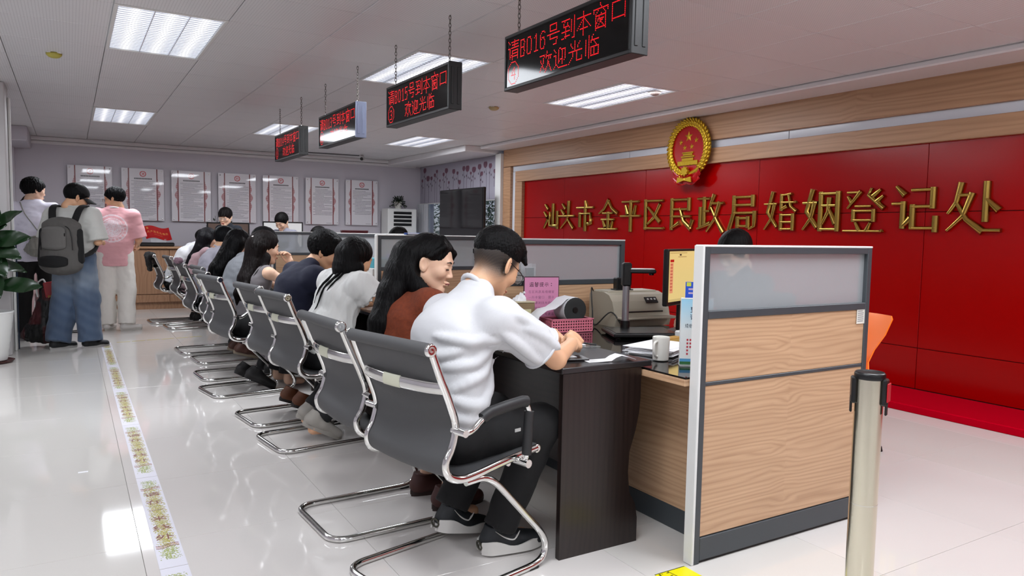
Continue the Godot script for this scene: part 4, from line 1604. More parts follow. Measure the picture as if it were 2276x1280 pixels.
		if nz_amp > 0.0:
			var lim := cell * 4.0 + nz_amp * 2.0
			for z in nzz:
				for y in ny:
					var base := z * sl + y * nx
					for x in nx:
						var c := f[base + x]
						if c < lim and c > -lim:
							f[base + x] = c + nz_amp * nz.get_noise_3d((lo.x + x * cell) * nz_scale.x, (lo.y + y * cell) * nz_scale.y, (lo.z + z * cell) * nz_scale.z)
		var thr := cell * 3.0
		var vmap := PackedInt32Array()
		vmap.resize(f.size())
		vmap.fill(-1)
		var has_paint: bool = paint != null
		var off := [0, 1, nx, nx + 1, sl, sl + 1, sl + nx, sl + nx + 1]
		var edges := [0, 1, 2, 3, 4, 5, 6, 7, 0, 2, 1, 3, 4, 6, 5, 7, 0, 4, 1, 5, 2, 6, 3, 7]
		var corner := [Vector3(0, 0, 0), Vector3(1, 0, 0), Vector3(0, 1, 0), Vector3(1, 1, 0), Vector3(0, 0, 1), Vector3(1, 0, 1), Vector3(0, 1, 1), Vector3(1, 1, 1)]
		for z in nzz - 1:
			for y in ny - 1:
				var base := z * sl + y * nx
				for x in nx - 1:
					var i := base + x
					var c := f[i]
					if c > thr or c < -thr:
						continue
					var f1 := f[i + 1]
					var f2 := f[i + nx]
					var f3 := f[i + nx + 1]
					var f4 := f[i + sl]
					var f5 := f[i + sl + 1]
					var f6 := f[i + sl + nx]
					var f7 := f[i + sl + nx + 1]
					var neg := int(c < 0) + int(f1 < 0) + int(f2 < 0) + int(f3 < 0) + int(f4 < 0) + int(f5 < 0) + int(f6 < 0) + int(f7 < 0)
					if neg == 0 or neg == 8:
						continue
					var sum := Vector3()
					var cnt := 0
					for e in range(0, 24, 2):
						var g: float = f[i + off[edges[e]]]
						var h: float = f[i + off[edges[e + 1]]]
						if (g < 0.0) != (h < 0.0):
							var t := g / (g - h)
							var ca: Vector3 = corner[edges[e]]
							sum += ca + (corner[edges[e + 1]] - ca) * t
							cnt += 1
					var p := lo + (Vector3(x, y, z) + sum / cnt) * cell
					var g2 := Vector3(f1 + f3 + f5 + f7 - c - f2 - f4 - f6, f2 + f3 + f6 + f7 - c - f1 - f4 - f5, f4 + f5 + f6 + f7 - c - f1 - f2 - f3)
					if has_paint:
						mb.col = paint.call(p)
					if p.y < floor_y:
						p.y = floor_y
					vmap[i] = mb.vert(p, g2.normalized() if g2.length_squared() > 1e-12 else Vector3.UP, Vector2(p.x + p.z, p.y))
		for z in range(1, nzz - 1):
			for y in range(1, ny - 1):
				var base := z * sl + y * nx
				for x in range(1, nx - 1):
					var i := base + x
					var v0 := vmap[i]
					if v0 < 0:
						continue
					var neg := f[i] < 0.0
					if neg != (f[i + 1] < 0.0):
						_quad(mb, v0, vmap[i - nx], vmap[i - nx - sl], vmap[i - sl], neg)
					if neg != (f[i + nx] < 0.0):
						_quad(mb, v0, vmap[i - sl], vmap[i - sl - 1], vmap[i - 1], neg)
					if neg != (f[i + sl] < 0.0):
						_quad(mb, v0, vmap[i - 1], vmap[i - 1 - nx], vmap[i - nx], neg)

	func _quad(mb: MB, a: int, b: int, c: int, d: int, neg: bool) -> void:
		if a < 0 or b < 0 or c < 0 or d < 0:
			return
		if neg:
			mb.ix.append_array([a, d, c, a, c, b])
		else:
			mb.ix.append_array([a, b, c, a, c, d])

func blob_mesh(b: Blob, paint = null) -> ArrayMesh:
	var mb := MB.new()
	b.build(mb, paint)
	return mb.mesh()
# ---------------------------------------------------------------- people
# joints are given in the person's own frame: x forward, y up, z to the person's right, origin on the floor
func skin_mat() -> StandardMaterial3D:
	if M.has("skin"):
		return M.skin
	var m := mat("skin", Color.WHITE, 0.5)
	m.vertex_color_use_as_albedo = true
	m.vertex_color_is_srgb = true
	m.subsurf_scatter_enabled = true
	m.subsurf_scatter_strength = 0.08
	return m

func hair_mat(c: Color) -> StandardMaterial3D:
	var key := "hair_%s" % c.to_html()
	if M.has(key):
		return M[key]
	var m := mat(key, c, 0.55)
	m.metallic_specular = 0.25
	m.normal_enabled = true
	if not M.has("hair_normal_holder"):
		var h := mat("hair_normal_holder", c)
		h.normal_texture = noise_tex(0.05, 77, Color.BLACK, Color.WHITE, 256, true, 10.0)
	m.normal_texture = M.hair_normal_holder.normal_texture
	m.normal_scale = 0.55
	m.uv1_triplanar = true
	m.uv1_scale = Vector3(26, 0.8, 26)
	return m

func cloth_mat(key: String, c: Color) -> StandardMaterial3D:
	if M.has(key):
		return M[key]
	var m := mat(key, c, 0.85)
	m.normal_enabled = true
	if not M.has("cloth_normal_holder"):
		var h := mat("cloth_normal_holder", c)
		h.normal_texture = noise_tex(0.3, 78, Color.BLACK, Color.WHITE, 256, true, 3.0)
	m.normal_texture = M.cloth_normal_holder.normal_texture
	m.normal_scale = 0.35
	m.uv1_triplanar = true
	m.uv1_scale = Vector3(7, 7, 7)
	m.rim_enabled = true
	m.rim = 0.25
	return m

func head_frame(c: Vector3, look: Vector3, s: float) -> Transform3D:
	var b := Basis(Vector3.UP, deg_to_rad(look.x)) * Basis(Vector3(0, 0, 1), deg_to_rad(-look.y)) * Basis(Vector3(1, 0, 0), deg_to_rad(look.z))
	return Transform3D(b.scaled_local(Vector3.ONE * s), c)

func head_shape(bl: Blob, h: Transform3D, female := false) -> void:
	var s := h.basis.get_scale().x
	var o := h.basis.orthonormalized()
	var e := func(c: Vector3, r: Vector3, k: float, sub := false, extra := Basis.IDENTITY) -> void:
		var p := bl.ell(h * c, r * s, k * s, o * extra)
		p.sub = sub
	var c := func(a: Vector3, b: Vector3, ra: float, rb: float, k: float) -> void:
		bl.cap(h * a, h * b, ra * s, rb * s, k * s)
	e.call(Vector3(-0.012, 0.034, 0), Vector3(0.098, 0.086, 0.076), 0.02)
	e.call(Vector3(0.026, -0.02, 0), Vector3(0.066, 0.085, 0.060), 0.03)
	for z in [-1.0, 1.0]:
		c.call(Vector3(-0.004, -0.055, 0.050 * z), Vector3(0.060, -0.100, 0.014 * z), 0.021, 0.016, 0.035)
		e.call(Vector3(0.058, -0.024, 0.040 * z), Vector3(0.026, 0.024, 0.022), 0.022)
	e.call(Vector3(0.067, -0.103, 0), Vector3(0.018, 0.014, 0.020), 0.02)
	c.call(Vector3(0.080, 0.024, -0.028), Vector3(0.080, 0.024, 0.028), 0.012, 0.012, 0.016)
	c.call(Vector3(0.084, 0.006, 0), Vector3(0.1015, -0.033, 0), 0.0065, 0.0105, 0.012)
	for z in [-1.0, 1.0]:
		e.call(Vector3(0.093, -0.037, 0.0115 * z), Vector3(0.010, 0.008, 0.008), 0.008)
		e.call(Vector3(0.102, 0.004, 0.031 * z), Vector3(0.014, 0.010, 0.017), 0.012, true)
		e.call(Vector3(0.0775, 0.003, 0.031 * z), Vector3(0.0145, 0.0105, 0.0155), 0.005)
	e.call(Vector3(0.091, -0.0640, 0), Vector3(0.012, 0.0055, 0.021), 0.005)
	e.call(Vector3(0.089, -0.0745, 0), Vector3(0.012, 0.0065, 0.018), 0.005)
	for z in [-1.0, 1.0]:
		var tilt := Basis(Vector3.UP, 0.45 * z) * Basis(Vector3(0, 0, 1), 0.2)
		e.call(Vector3(-0.008, -0.006, 0.080 * z), Vector3(0.019, 0.033, 0.008), 0.006, false, tilt)
		e.call(Vector3(-0.005, -0.002, 0.0885 * z), Vector3(0.0105, 0.020, 0.006), 0.004, true, tilt)
	c.call(Vector3(-0.020, -0.055, 0), Vector3(-0.035, -0.105, 0), 0.052, 0.052, 0.03)

func hand_shape(bl: Blob, wr: Vector3, dir: Vector3, nrm: Vector3, right: bool, curl: float, s := 1.0, thumb := 0.5) -> void:
	var d := dir.normalized()
	var n := (nrm - d * nrm.dot(d)).normalized()
	# lateral axis towards the thumb side
	var lat := n.cross(d) if right else d.cross(n)
	bl.cap(wr - d * 0.02 * s, wr + d * 0.03 * s, 0.022 * s, 0.019 * s, 0.02, lat, 1.35)
	bl.cap(wr + d * 0.03 * s, wr + d * 0.083 * s, 0.0155 * s, 0.0135 * s, 0.015, lat, 2.5)
	var fl := [0.040, 0.045, 0.041, 0.032]
	for i in 4:
		var o := (0.029 - 0.0195 * i) * s
		var p := wr + d * (0.088 - 0.004 * absf(i - 1.0)) * s + lat * o
		var ang := curl * (0.75 + 0.1 * i)
		var q := d + lat * (0.10 - 0.07 * i)
		var r := 0.0088 * s
		for j in 3:
			ang += 0.0 if j == 0 else curl * (1.0 if j == 1 else 0.6)
			var w := (q.normalized() * cos(ang) + n * sin(ang)).normalized()
			var e: Vector3 = p + w * (float(fl[i]) * s * float([1.0, 0.68, 0.52][j]))
			bl.cap(p, e, r, r * 0.92, 0.004)
			p = e
			r *= 0.9
	var t0 := wr + d * 0.026 * s + lat * 0.026 * s
	var t1 := t0 + (d * 0.75 + lat * (0.75 - 0.5 * thumb) + n * (0.35 + 0.4 * thumb)).normalized() * 0.042 * s
	var t2 := t1 + (d * 0.9 + lat * (0.25 - 0.7 * thumb) + n * (0.25 + 0.5 * thumb)).normalized() * 0.034 * s
	var t3 := t2 + (d * 0.95 + lat * (0.1 - 0.8 * thumb) + n * (0.2 + 0.5 * thumb)).normalized() * 0.026 * s
	bl.cap(t0, t1, 0.0135 * s, 0.0105 * s, 0.012)
	bl.cap(t1, t2, 0.0103 * s, 0.0092 * s, 0.004)
	bl.cap(t2, t3, 0.0092 * s, 0.0075 * s, 0.004)

func joints(extra: Dictionary) -> Dictionary:
	# a seated adult leaning towards a table
	var j := {
		"pel": Vector3(0.10, 0.53, 0), "wai": Vector3(0.11, 0.70, 0), "che": Vector3(0.18, 0.89, 0), "nek": Vector3(0.26, 1.05, 0), "hed": Vector3(0.33, 1.165, 0),
		"shr": Vector3(0.24, 0.985, 0.17), "shl": Vector3(0.24, 0.985, -0.17), "elr": Vector3(0.44, 0.80, 0.23), "ell": Vector3(0.44, 0.80, -0.23),
		"wrr": Vector3(0.66, 0.80, 0.12), "wrl": Vector3(0.66, 0.80, -0.12), "hr": Vector3(1, -0.1, -0.4), "hl": Vector3(1, -0.1, 0.4),
		"knr": Vector3(0.52, 0.50, 0.11), "knl": Vector3(0.52, 0.50, -0.11), "anr": Vector3(0.46, 0.09, 0.11), "anl": Vector3(0.46, 0.09, -0.11),
		"look": Vector3(0, 20, 0), "curl": 0.5, "w": 1.0, "hs": 1.0,
	}
	j.merge(extra, true)
	return j

func standing(extra: Dictionary) -> Dictionary:
	var j := {
		"pel": Vector3(0, 0.93, 0), "wai": Vector3(-0.01, 1.08, 0), "che": Vector3(0.0, 1.27, 0), "nek": Vector3(-0.01, 1.43, 0), "hed": Vector3(0.02, 1.575, 0),
		"shr": Vector3(-0.01, 1.375, 0.185), "shl": Vector3(-0.01, 1.375, -0.185), "elr": Vector3(-0.02, 1.10, 0.25), "ell": Vector3(-0.02, 1.10, -0.25),
		"wrr": Vector3(0.17, 1.0, 0.2), "wrl": Vector3(0.17, 1.0, -0.2), "hr": Vector3(1, 0.2, -0.4), "hl": Vector3(1, 0.2, 0.4),
		"knr": Vector3(0.02, 0.50, 0.11), "knl": Vector3(0.02, 0.50, -0.11), "anr": Vector3(-0.02, 0.09, 0.12), "anl": Vector3(-0.02, 0.09, -0.12),
		"look": Vector3(0, 10, 0), "curl": 0.5, "w": 1.0, "hs": 1.0,
	}
	j.merge(extra, true)
	return j

func body_mesh(j: Dictionary, skin: Color, cell: float, hcell: float, paint = null) -> ArrayMesh:
	var mb := MB.new()
	mb.col = skin
	var w: float = j.w
	var lat: Vector3 = (j.shr - j.shl).normalized()
	var b := Blob.new(cell)
	b.cap(j.pel, j.wai, 0.100 * w, 0.088 * w, 0.05, lat, 1.35)
	b.cap(j.wai, j.che, 0.088 * w, 0.098 * w, 0.05, lat, 1.4)
	b.cap(j.che, j.nek, 0.080 * w, 0.045 * w, 0.04, lat, 1.5)
	b.cap(j.shr, j.shl, 0.046 * w, 0.046 * w, 0.05)
	var h := head_frame(j.hed, j.look, j.hs)
	b.cap(j.nek - (j.hed - j.nek) * 0.2, h * Vector3(-0.028, -0.06, 0), 0.055 * w, 0.050 * j.hs, 0.03)
	for q in [["shr", "elr", "wrr", "pel", "knr", "anr", 1.0], ["shl", "ell", "wrl", "pel", "knl", "anl", -1.0]]:
		b.cap(j[q[0]], j[q[1]], 0.044 * w, 0.036 * w, 0.03)
		b.cap(j[q[1]], j[q[2]], 0.036 * w, 0.025 * w, 0.02)
		var hip: Vector3 = j.pel + lat * (0.085 * q[6])
		b.cap(hip, j[q[4]], 0.076 * w, 0.052 * w, 0.03)
		b.cap(j[q[4]], j[q[5]], 0.050 * w, 0.034 * w, 0.03)
		var fwd: Vector3 = j.get("tr" if q[6] > 0 else "tl", Vector3(1, 0, 0))
		b.cap(j[q[5]] - Vector3(0, 0.035, 0), j[q[5]] + fwd * 0.12 - Vector3(0, 0.05, 0), 0.032, 0.026, 0.02)
	b.build(mb, paint)
	var hb := Blob.new(hcell)
	head_shape(hb, h)
	hb.build(mb, paint)
	mb.col = skin
	var hands := Blob.new(minf(cell * 0.5, hcell * 0.8))
	var curl_r: float = j.get("curlr", j.curl)
	var curl_l: float = j.get("curll", j.curl)
	hand_shape(hands, j.wrr, j.hr, j.get("nr", Vector3(0, -1, -0.3)), true, curl_r, 1.0 * w, j.get("thumbr", 0.5))
	hands.build(mb)
	var hands2 := Blob.new(minf(cell * 0.5, hcell * 0.8))
	hand_shape(hands2, j.wrl, j.hl, j.get("nl", Vector3(0, -1, 0.3)), false, curl_l, 1.0 * w, j.get("thumbl", 0.5))
	hands2.build(mb)
	return mb.mesh()

func shirt_blob(j: Dictionary, sleeve: float, infl: float, hem: float, cell: float, s: int, amp := 0.006) -> Blob:
	var w: float = j.w
	var lat: Vector3 = (j.shr - j.shl).normalized()
	var b := Blob.new(cell)
	var up: Vector3 = (j.wai - j.pel).normalized()
	var hp: Vector3 = j.pel + up * hem
	b.cap(hp, j.wai, (0.104 + infl) * w, (0.096 + infl) * w, 0.05, lat, 1.36, true)
	b.cap(j.wai, j.che, (0.096 + infl) * w, (0.104 + infl) * w, 0.05, lat, 1.4)
	b.cap(j.che, j.nek + (j.nek - j.che) * 0.02, (0.084 + infl) * w, 0.050 * w + infl * 0.5, 0.04, lat, 1.5)
	var inset := 0.17 if sleeve <= 0.0 else 0.0
	b.cap((j.shr as Vector3).lerp(j.shl, inset), (j.shl as Vector3).lerp(j.shr, inset), (0.050 + infl * 0.7) * w, (0.050 + infl * 0.7) * w, 0.05)
	for q in [["shr", "elr", "wrr"], ["shl", "ell", "wrl"]]:
		var a: Vector3 = j[q[0]]
		var e: Vector3 = j[q[1]]
		if sleeve <= 0.0:
			continue
		if sleeve <= 1.0:
			b.cap(a, a.lerp(e, sleeve), (0.050 + infl) * w, (0.052 + infl * 1.25) * w, 0.035, Vector3.ZERO, 1.0, false, true)
		else:
			b.cap(a, e, (0.050 + infl) * w, (0.042 + infl) * w, 0.035)
			b.cap(e, e.lerp(j[q[2]], sleeve - 1.0), (0.042 + infl) * w, (0.034 + infl) * w, 0.02, Vector3.ZERO, 1.0, false, true)
	if amp > 0.0:
		b.wrinkle(amp, Vector3(7, 11, 7), s)
	return b

func collar_ring(o: Node3D, j: Dictionary, m: Material, r := 0.060, tilt := 0.35) -> void:
	var up: Vector3 = ((j.hed - j.nek) as Vector3).normalized()
	var lat: Vector3 = (j.shr - j.shl).normalized()
	var fw := lat.cross(up).normalized()
	if fw.x < 0:
		fw = -fw
	var pts := []
	for k in 20:
		var an := TAU * k / 20
		pts.append(j.nek + up * (0.012 - tilt * 0.06 * cos(an)) + (fw * cos(an) * 1.05 + lat * sin(an)) * r * j.w)
	part("collar", tubem(pts, 0.010, 8, true), m, o)

func sleeve_hems(o: Node3D, j: Dictionary, sleeve: float, infl: float, m: Material) -> void:
	for q in [["shr", "elr"], ["shl", "ell"]]:
		var a: Vector3 = j[q[0]]
		var e: Vector3 = j[q[1]]
		var d := (e - a).normalized()
		var u := d.cross(Vector3(1, 0, 0)).normalized()
		var v := d.cross(u)
		var r: float = (0.052 + infl * 1.25) * j.w
		var pts := []
		for k in 28:
			var an := TAU * k / 28
			pts.append(a.lerp(e, sleeve) - d * 0.004 + (u * cos(an) + v * sin(an)) * r)
		part("sleeve_hem", tubem(pts, 0.0055, 6, true), m, o)

func trousers_blob(j: Dictionary, loose: float, cut: float, cell: float, s: int, amp := 0.007) -> Blob:
	var w: float = j.w
	var lat: Vector3 = (j.shr - j.shl).normalized()
	lat = Vector3(lat.x * 0.5, 0, lat.z).normalized()
	var b := Blob.new(cell)
	b.cap(j.pel - Vector3(0, 0.01, 0), j.pel + (j.wai - j.pel) * 0.55, (0.106 + loose * 0.3) * w, 0.102 * w, 0.05, lat, 1.36)
	for q in [["knr", "anr", 1.0], ["knl", "anl", -1.0]]:
		var hip: Vector3 = j.pel + lat * (0.085 * q[2]) - Vector3(0, 0.01, 0)
		b.cap(hip, j[q[0]], (0.084 + loose * 0.6) * w, (0.060 + loose) * w, 0.045)
		b.cap(j[q[0]], (j[q[0]] as Vector3).lerp(j[q[1]], cut), (0.058 + loose) * w, (0.046 + loose * 1.1) * w, 0.03, Vector3.ZERO, 1.0, false, true)
	if amp > 0.0:
		b.wrinkle(amp, Vector3(8, 6, 8), s)
	return b

func shoe(o: Node3D, an: Vector3, fwd: Vector3, upper: Color, sole: Color, pitch := 0.0, fine := 0.007) -> MeshInstance3D:
	var f := Vector3(fwd.x, 0, fwd.z).normalized()
	var r := f.cross(Vector3.UP).normalized()
	var t := Transform3D(Basis(f, Vector3.UP, r) * Basis(Vector3(0, 0, 1), -pitch), Vector3(an.x, 0, an.z) + f * 0.0)
	if pitch > 0.0:
		t.origin.y = sin(pitch) * 0.17
	else:
		t.origin.y = maxf(0.0, an.y - 0.09)
	var b := Blob.new(fine)
	b.cap(Vector3(-0.045, 0.05, 0), Vector3(0.03, 0.05, 0), 0.036, 0.038, 0.03)
	b.cap(Vector3(0.03, 0.046, 0), Vector3(0.155, 0.034, 0.004), 0.040, 0.030, 0.03, Vector3(0, 0, 1), 1.2)
	b.cap(Vector3(-0.03, 0.05, 0), Vector3(-0.02, 0.105, 0), 0.038, 0.042, 0.03, Vector3.ZERO, 1.0, false, true)
	b.floor_y = 0.02
	var mb := MB.new()
	mb.tf = t
	b.build(mb)
	var key := "shoe_%s" % upper.to_html()
	var u := part("shoe", mb.mesh(), mat(key, upper, 0.6), o)
	var k := MB.new()
	k.tf = t
	var out := PackedVector2Array()
	for a in 28:
		var an2 := TAU * a / 28
		var x := cos(an2)
		out.append(Vector2(0.055 + x * 0.138, sin(an2) * (0.040 + 0.008 * x)))
	for lay in [[0.0, 0.010, 0.97], [0.010, 0.030, 1.0]]:
		var oo := PackedVector2Array()
		for q in out:
			oo.append(Vector2(0.055, 0) + (q - Vector2(0.055, 0)) * lay[2])
		k.prism(oo, Vector3(0, lay[1], 0), Vector3(1, 0, 0), Vector3(0, 0, 1), lay[1] - lay[0])
	part("sole", k.mesh(), mat("sole_%s" % sole.to_html(), sole, 0.55), u)
	return u

# hair: a cap over the skull with the face cleared, and locks given as [points, radii, flattening]
func hair_mesh(h: Transform3D, cell: float, style: Dictionary, s: int) -> ArrayMesh:
	var sc := h.basis.get_scale().x
	var o := h.basis.orthonormalized()
	var b := Blob.new(cell)
	var g: float = style.get("grow", 0.0)
	b.ell(h * (style.get("base", Vector3(-0.018, 0.040, 0)) as Vector3), (style.get("size", Vector3(0.104 + g, 0.092 + g, 0.084 + g * 0.7)) as Vector3) * sc, 0.02, o)
	for e in style.get("add", []):
		b.ell(h * (e[0] as Vector3), (e[1] as Vector3) * sc, 0.025, o)
	for e in style.get("clear", [[Vector3(0.085, -0.045, 0), Vector3(0.085, 0.092, 0.095)], [Vector3(0.0, -0.09, 0), Vector3(0.12, 0.09, 0.12)]]):
		var p := b.ell(h * (e[0] as Vector3), (e[1] as Vector3) * sc, 0.015, o)
		p.sub = true
	for e in style.get("fringe", []):
		b.cap(h * (e[0] as Vector3), h * (e[1] as Vector3), e[2] * sc, e[3] * sc, 0.012)
	for l in style.get("locks", []):
		var pts: Array = l[0]
		var rr: Array = l[1]
		for i in pts.size() - 1:
			b.cap(pts[i], pts[i + 1], rr[i], rr[i + 1], 0.02, l[2], l[3])
	for e in style.get("clear_last", []):
		var p := b.ell(h * (e[0] as Vector3), (e[1] as Vector3) * sc, 0.012, o)
		p.sub = true
	b.wrinkle(style.get("rough", 0.0035), style.get("grain", Vector3(70, 5, 70)), s)
	return blob_mesh(b)

func face_details(o: Node3D, h: Transform3D, lip: Color, closed: bool, brow: Color) -> void:
	for z in [-1.0, 1.0]:
		var br := MB.new()
		br.tf = h
		br.tube([Vector3(0.0955, 0.024, 0.014 * z), Vector3(0.0945, 0.0285, 0.028 * z), Vector3(0.0835, 0.0245, 0.047 * z)], [0.0028, 0.0030, 0.0012], 6)
		part("eyebrow", br.mesh(), mat("brow_%s" % brow.to_html(), brow, 0.8), o)
		var ls := MB.new()
		ls.tf = h
		var dy := -0.0045 if closed else 0.0025
		ls.tube([Vector3(0.0905, dy, 0.0175 * z), Vector3(0.0935, dy + (0.0 if closed else 0.0035), 0.030 * z), Vector3(0.0862, dy - 0.0005, 0.0455 * z)], [0.0012, 0.0022, 0.0018], 6)
		part("eyelash", ls.mesh(), mat("lash", Color(0.03, 0.025, 0.025), 0.7), o)
		if not closed:
			var ey := MB.new()
			ey.tf = h
			ey.ball(Vector3(0.0895, 0.0005, 0.0305 * z), Vector3(0.004, 0.0042, 0.0052), 6)
			part("iris", ey.mesh(), mat("iris", Color(0.05, 0.035, 0.03), 0.1), o)
	var lp := MB.new()
	lp.tf = h
	lp.tube([Vector3(0.092, -0.0685, -0.021), Vector3(0.1005, -0.0665, -0.007), Vector3(0.1005, -0.0665, 0.007), Vector3(0.092, -0.0685, 0.021)], [0.0016, 0.0034, 0.0034, 0.0016], 6)
	lp.tube([Vector3(0.092, -0.0695, -0.019), Vector3(0.0985, -0.0735, 0.0), Vector3(0.092, -0.0695, 0.019)], [0.0016, 0.0042, 0.0016], 6)
	part("lips", lp.mesh(), mat("lips_%s" % lip.to_html(), lip, 0.4), o)

func glasses(o: Node3D, h: Transform3D, c: Color) -> void:
	var g := MB.new()
	g.tf = h
	for z in [-1.0, 1.0]:
		var pts := []
		for k in 18:
			var an := TAU * k / 18
			var sq := 1.0 / pow(pow(absf(cos(an)), 4.0) + pow(absf(sin(an)), 4.0), 0.25)
			pts.append(Vector3(0.112 - 0.006 * absf(cos(an)), -0.004 + sin(an) * 0.019 * sq, z * 0.034 + cos(an) * 0.024 * sq))
		g.tube(pts, 0.0014, 6, true)
		g.tube([Vector3(0.106, 0.004, z * 0.058), Vector3(0.07, 0.006, z * 0.076), Vector3(-0.01, 0.010, z * 0.083), Vector3(-0.035, -0.006, z * 0.082)], 0.0016, 6)
	g.tube([Vector3(0.112, 0.0, -0.010), Vector3(0.117, 0.003, 0), Vector3(0.112, 0.0, 0.010)], 0.0014, 6)
	var f := part("glasses", g.mesh(), mat("glasses_%s" % c.to_html(), c, 0.3, 0.5), o)
	for z in [-1.0, 1.0]:
		var ln := MB.new()
		ln.tf = h
		ln.box(Vector3(0.111, -0.004, z * 0.034), Vector3(0.0015, 0.036, 0.045), 0.0005)
		part("lens", ln.mesh(), M.clear_glass, f)
const SKIN_A := Color(0.86, 0.66, 0.52)
const SKIN_B := Color(0.90, 0.73, 0.62)
const BLACK_HAIR := Color(0.028, 0.024, 0.026)
const SHORT_CLEAR := [[Vector3(0.092, -0.045, 0), Vector3(0.080, 0.092, 0.10)], [Vector3(0.050, -0.100, 0), Vector3(0.145, 0.090, 0.13)]]
const LONG_CLEAR := [[Vector3(0.095, -0.040, 0), Vector3(0.080, 0.098, 0.072)]]

func seat_at(i: int, off := Vector3.ZERO) -> Array:
	var q: Array = CHAIRS[i]
	return [Vector3(q[0], 0, q[1]) + Basis(Vector3.UP, deg_to_rad(q[2])) * off, q[2]]

func human(label: String, at: Vector3, yaw: float, j: Dictionary, skin: Color, cell: float, hcell: float, paint = null) -> Node3D:
	var o := thing("person", label, "person", at, yaw)
	part("body", body_mesh(j, skin, cell, hcell, paint), skin_mat(), o)
	return o

func build_people() -> void:
	var lip := Color(0.66, 0.34, 0.32)
	# 1. man in the white T-shirt
	var s := seat_at(0)
	var j := joints({"pel": Vector3(0.165, 0.535, 0), "wai": Vector3(0.165, 0.70, 0), "che": Vector3(0.175, 0.88, 0), "nek": Vector3(0.285, 1.035, 0), "hed": Vector3(0.392, 1.146, 0.0),
		"shr": Vector3(0.24, 0.965, 0.19), "shl": Vector3(0.275, 0.945, -0.175), "elr": Vector3(0.475, 0.800, 0.255), "ell": Vector3(0.54, 0.81, -0.26), "wrr": Vector3(0.700, 0.822, 0.135), "wrl": Vector3(0.755, 0.848, -0.125),
		"hr": Vector3(1, 0.25, -0.55), "hl": Vector3(0.55, -0.06, 0.85), "nr": Vector3(0.3, -0.5, -0.8), "nl": Vector3(0.2, -0.75, 0.6), "curlr": 1.15, "curll": 0.75, "thumbr": 0.8,
		"knr": Vector3(0.53, 0.515, 0.13), "knl": Vector3(0.52, 0.515, -0.14), "anr": Vector3(0.41, 0.095, 0.03), "anl": Vector3(0.34, 0.14, -0.19), "tr": Vector3(0.97, 0, 0.1), "look": Vector3(2, 30, 2), "w": 1.04, "hs": 1.03})
	var h := head_frame(j.hed, j.look, j.hs)
	var hi := h.affine_inverse()
	var fade := func(p: Vector3) -> Color:
		var q := hi * p
		var up := smoothstep(-0.105, -0.015, q.y + q.x * 0.2)
		var m := up * (1.0 - smoothstep(0.005, 0.05, q.x - q.y * 0.55))
		if absf(q.z) > 0.081:
			m = 0.0
		var grain := 0.92 + 0.08 * sin(q.z * 900.0) * sin(q.y * 700.0)
		return SKIN_A.lerp(Color(0.12, 0.105, 0.095), clampf(m * grain, 0, 1))
	var o := human("man in a white T-shirt and glasses, nearest the camera", s[0], s[1], j, SKIN_A, 0.011, 0.0042, fade)
	var sb := shirt_blob(j, 0.74, 0.022, -0.02, 0.0072, 5, 0.0025)
	sb.folds([[Vector3(0.26, 0.86, 0.20), Vector3(0.18, 0.77, 0.185), Vector3(0.06, 0.71, 0.13)], [Vector3(0.27, 0.80, 0.19), Vector3(0.22, 0.70, 0.185), Vector3(0.12, 0.62, 0.17)], [Vector3(0.04, 0.64, 0.09), Vector3(0.12, 0.605, 0.165), Vector3(0.24, 0.61, 0.175)],
			[Vector3(0.035, 0.71, 0.08), Vector3(0.11, 0.665, 0.165), Vector3(0.22, 0.655, 0.18)], [Vector3(0.05, 0.79, 0.10), Vector3(0.14, 0.81, 0.175), Vector3(0.22, 0.86, 0.20)], [Vector3(0.06, 0.90, 0.06), Vector3(0.13, 0.885, 0.165), Vector3(0.22, 0.90, 0.21)],
			[Vector3(0.04, 0.76, -0.08), Vector3(0.045, 0.82, 0.04), Vector3(0.10, 0.855, 0.14)], [Vector3(0.29, 0.93, 0.255), Vector3(0.36, 0.90, 0.29), Vector3(0.42, 0.85, 0.31)], [Vector3(0.25, 0.97, 0.23), Vector3(0.32, 0.94, 0.275), Vector3(0.38, 0.91, 0.285)], [Vector3(0.22, 0.92, 0.24), Vector3(0.27, 0.86, 0.27), Vector3(0.34, 0.80, 0.29)]], 0.0055, 0.028)
	var tee := cloth_mat("white_cotton", Color(0.80, 0.80, 0.81))
	part("shirt", blob_mesh(sb), tee, o)
	collar_ring(o, j, tee, 0.064)
	sleeve_hems(o, j, 0.74, 0.022, tee)
	part("trousers", blob_mesh(trousers_blob(j, 0.018, 0.99, 0.011, 3)), cloth_mat("black_cloth", Color(0.028, 0.028, 0.034)), o)
	part("hair", hair_mesh(h, 0.0042, {"base": Vector3(-0.014, 0.062, 0), "size": Vector3(0.103, 0.083, 0.0825), "add": [[Vector3(0.02, 0.104, 0), Vector3(0.074, 0.034, 0.062)], [Vector3(-0.075, 0.045, 0), Vector3(0.042, 0.045, 0.05)]], "clear": [[Vector3(0.125, -0.005, 0), Vector3(0.06, 0.085, 0.12)]],
		"fringe": [[Vector3(0.075, 0.090, -0.03), Vector3(0.098, 0.070, -0.01), 0.016, 0.010], [Vector3(0.075, 0.088, 0.03), Vector3(0.100, 0.060, 0.045), 0.016, 0.008], [Vector3(0.06, 0.09, 0.05), Vector3(0.085, 0.05, 0.066), 0.015, 0.006]], "rough": 0.003, "grain": Vector3(60, 110, 130)}, 9), hair_mat(BLACK_HAIR), o)
	face_details(o, h, lip, true, Color(0.06, 0.05, 0.045))
	glasses(o, h, Color(0.10, 0.04, 0.03))
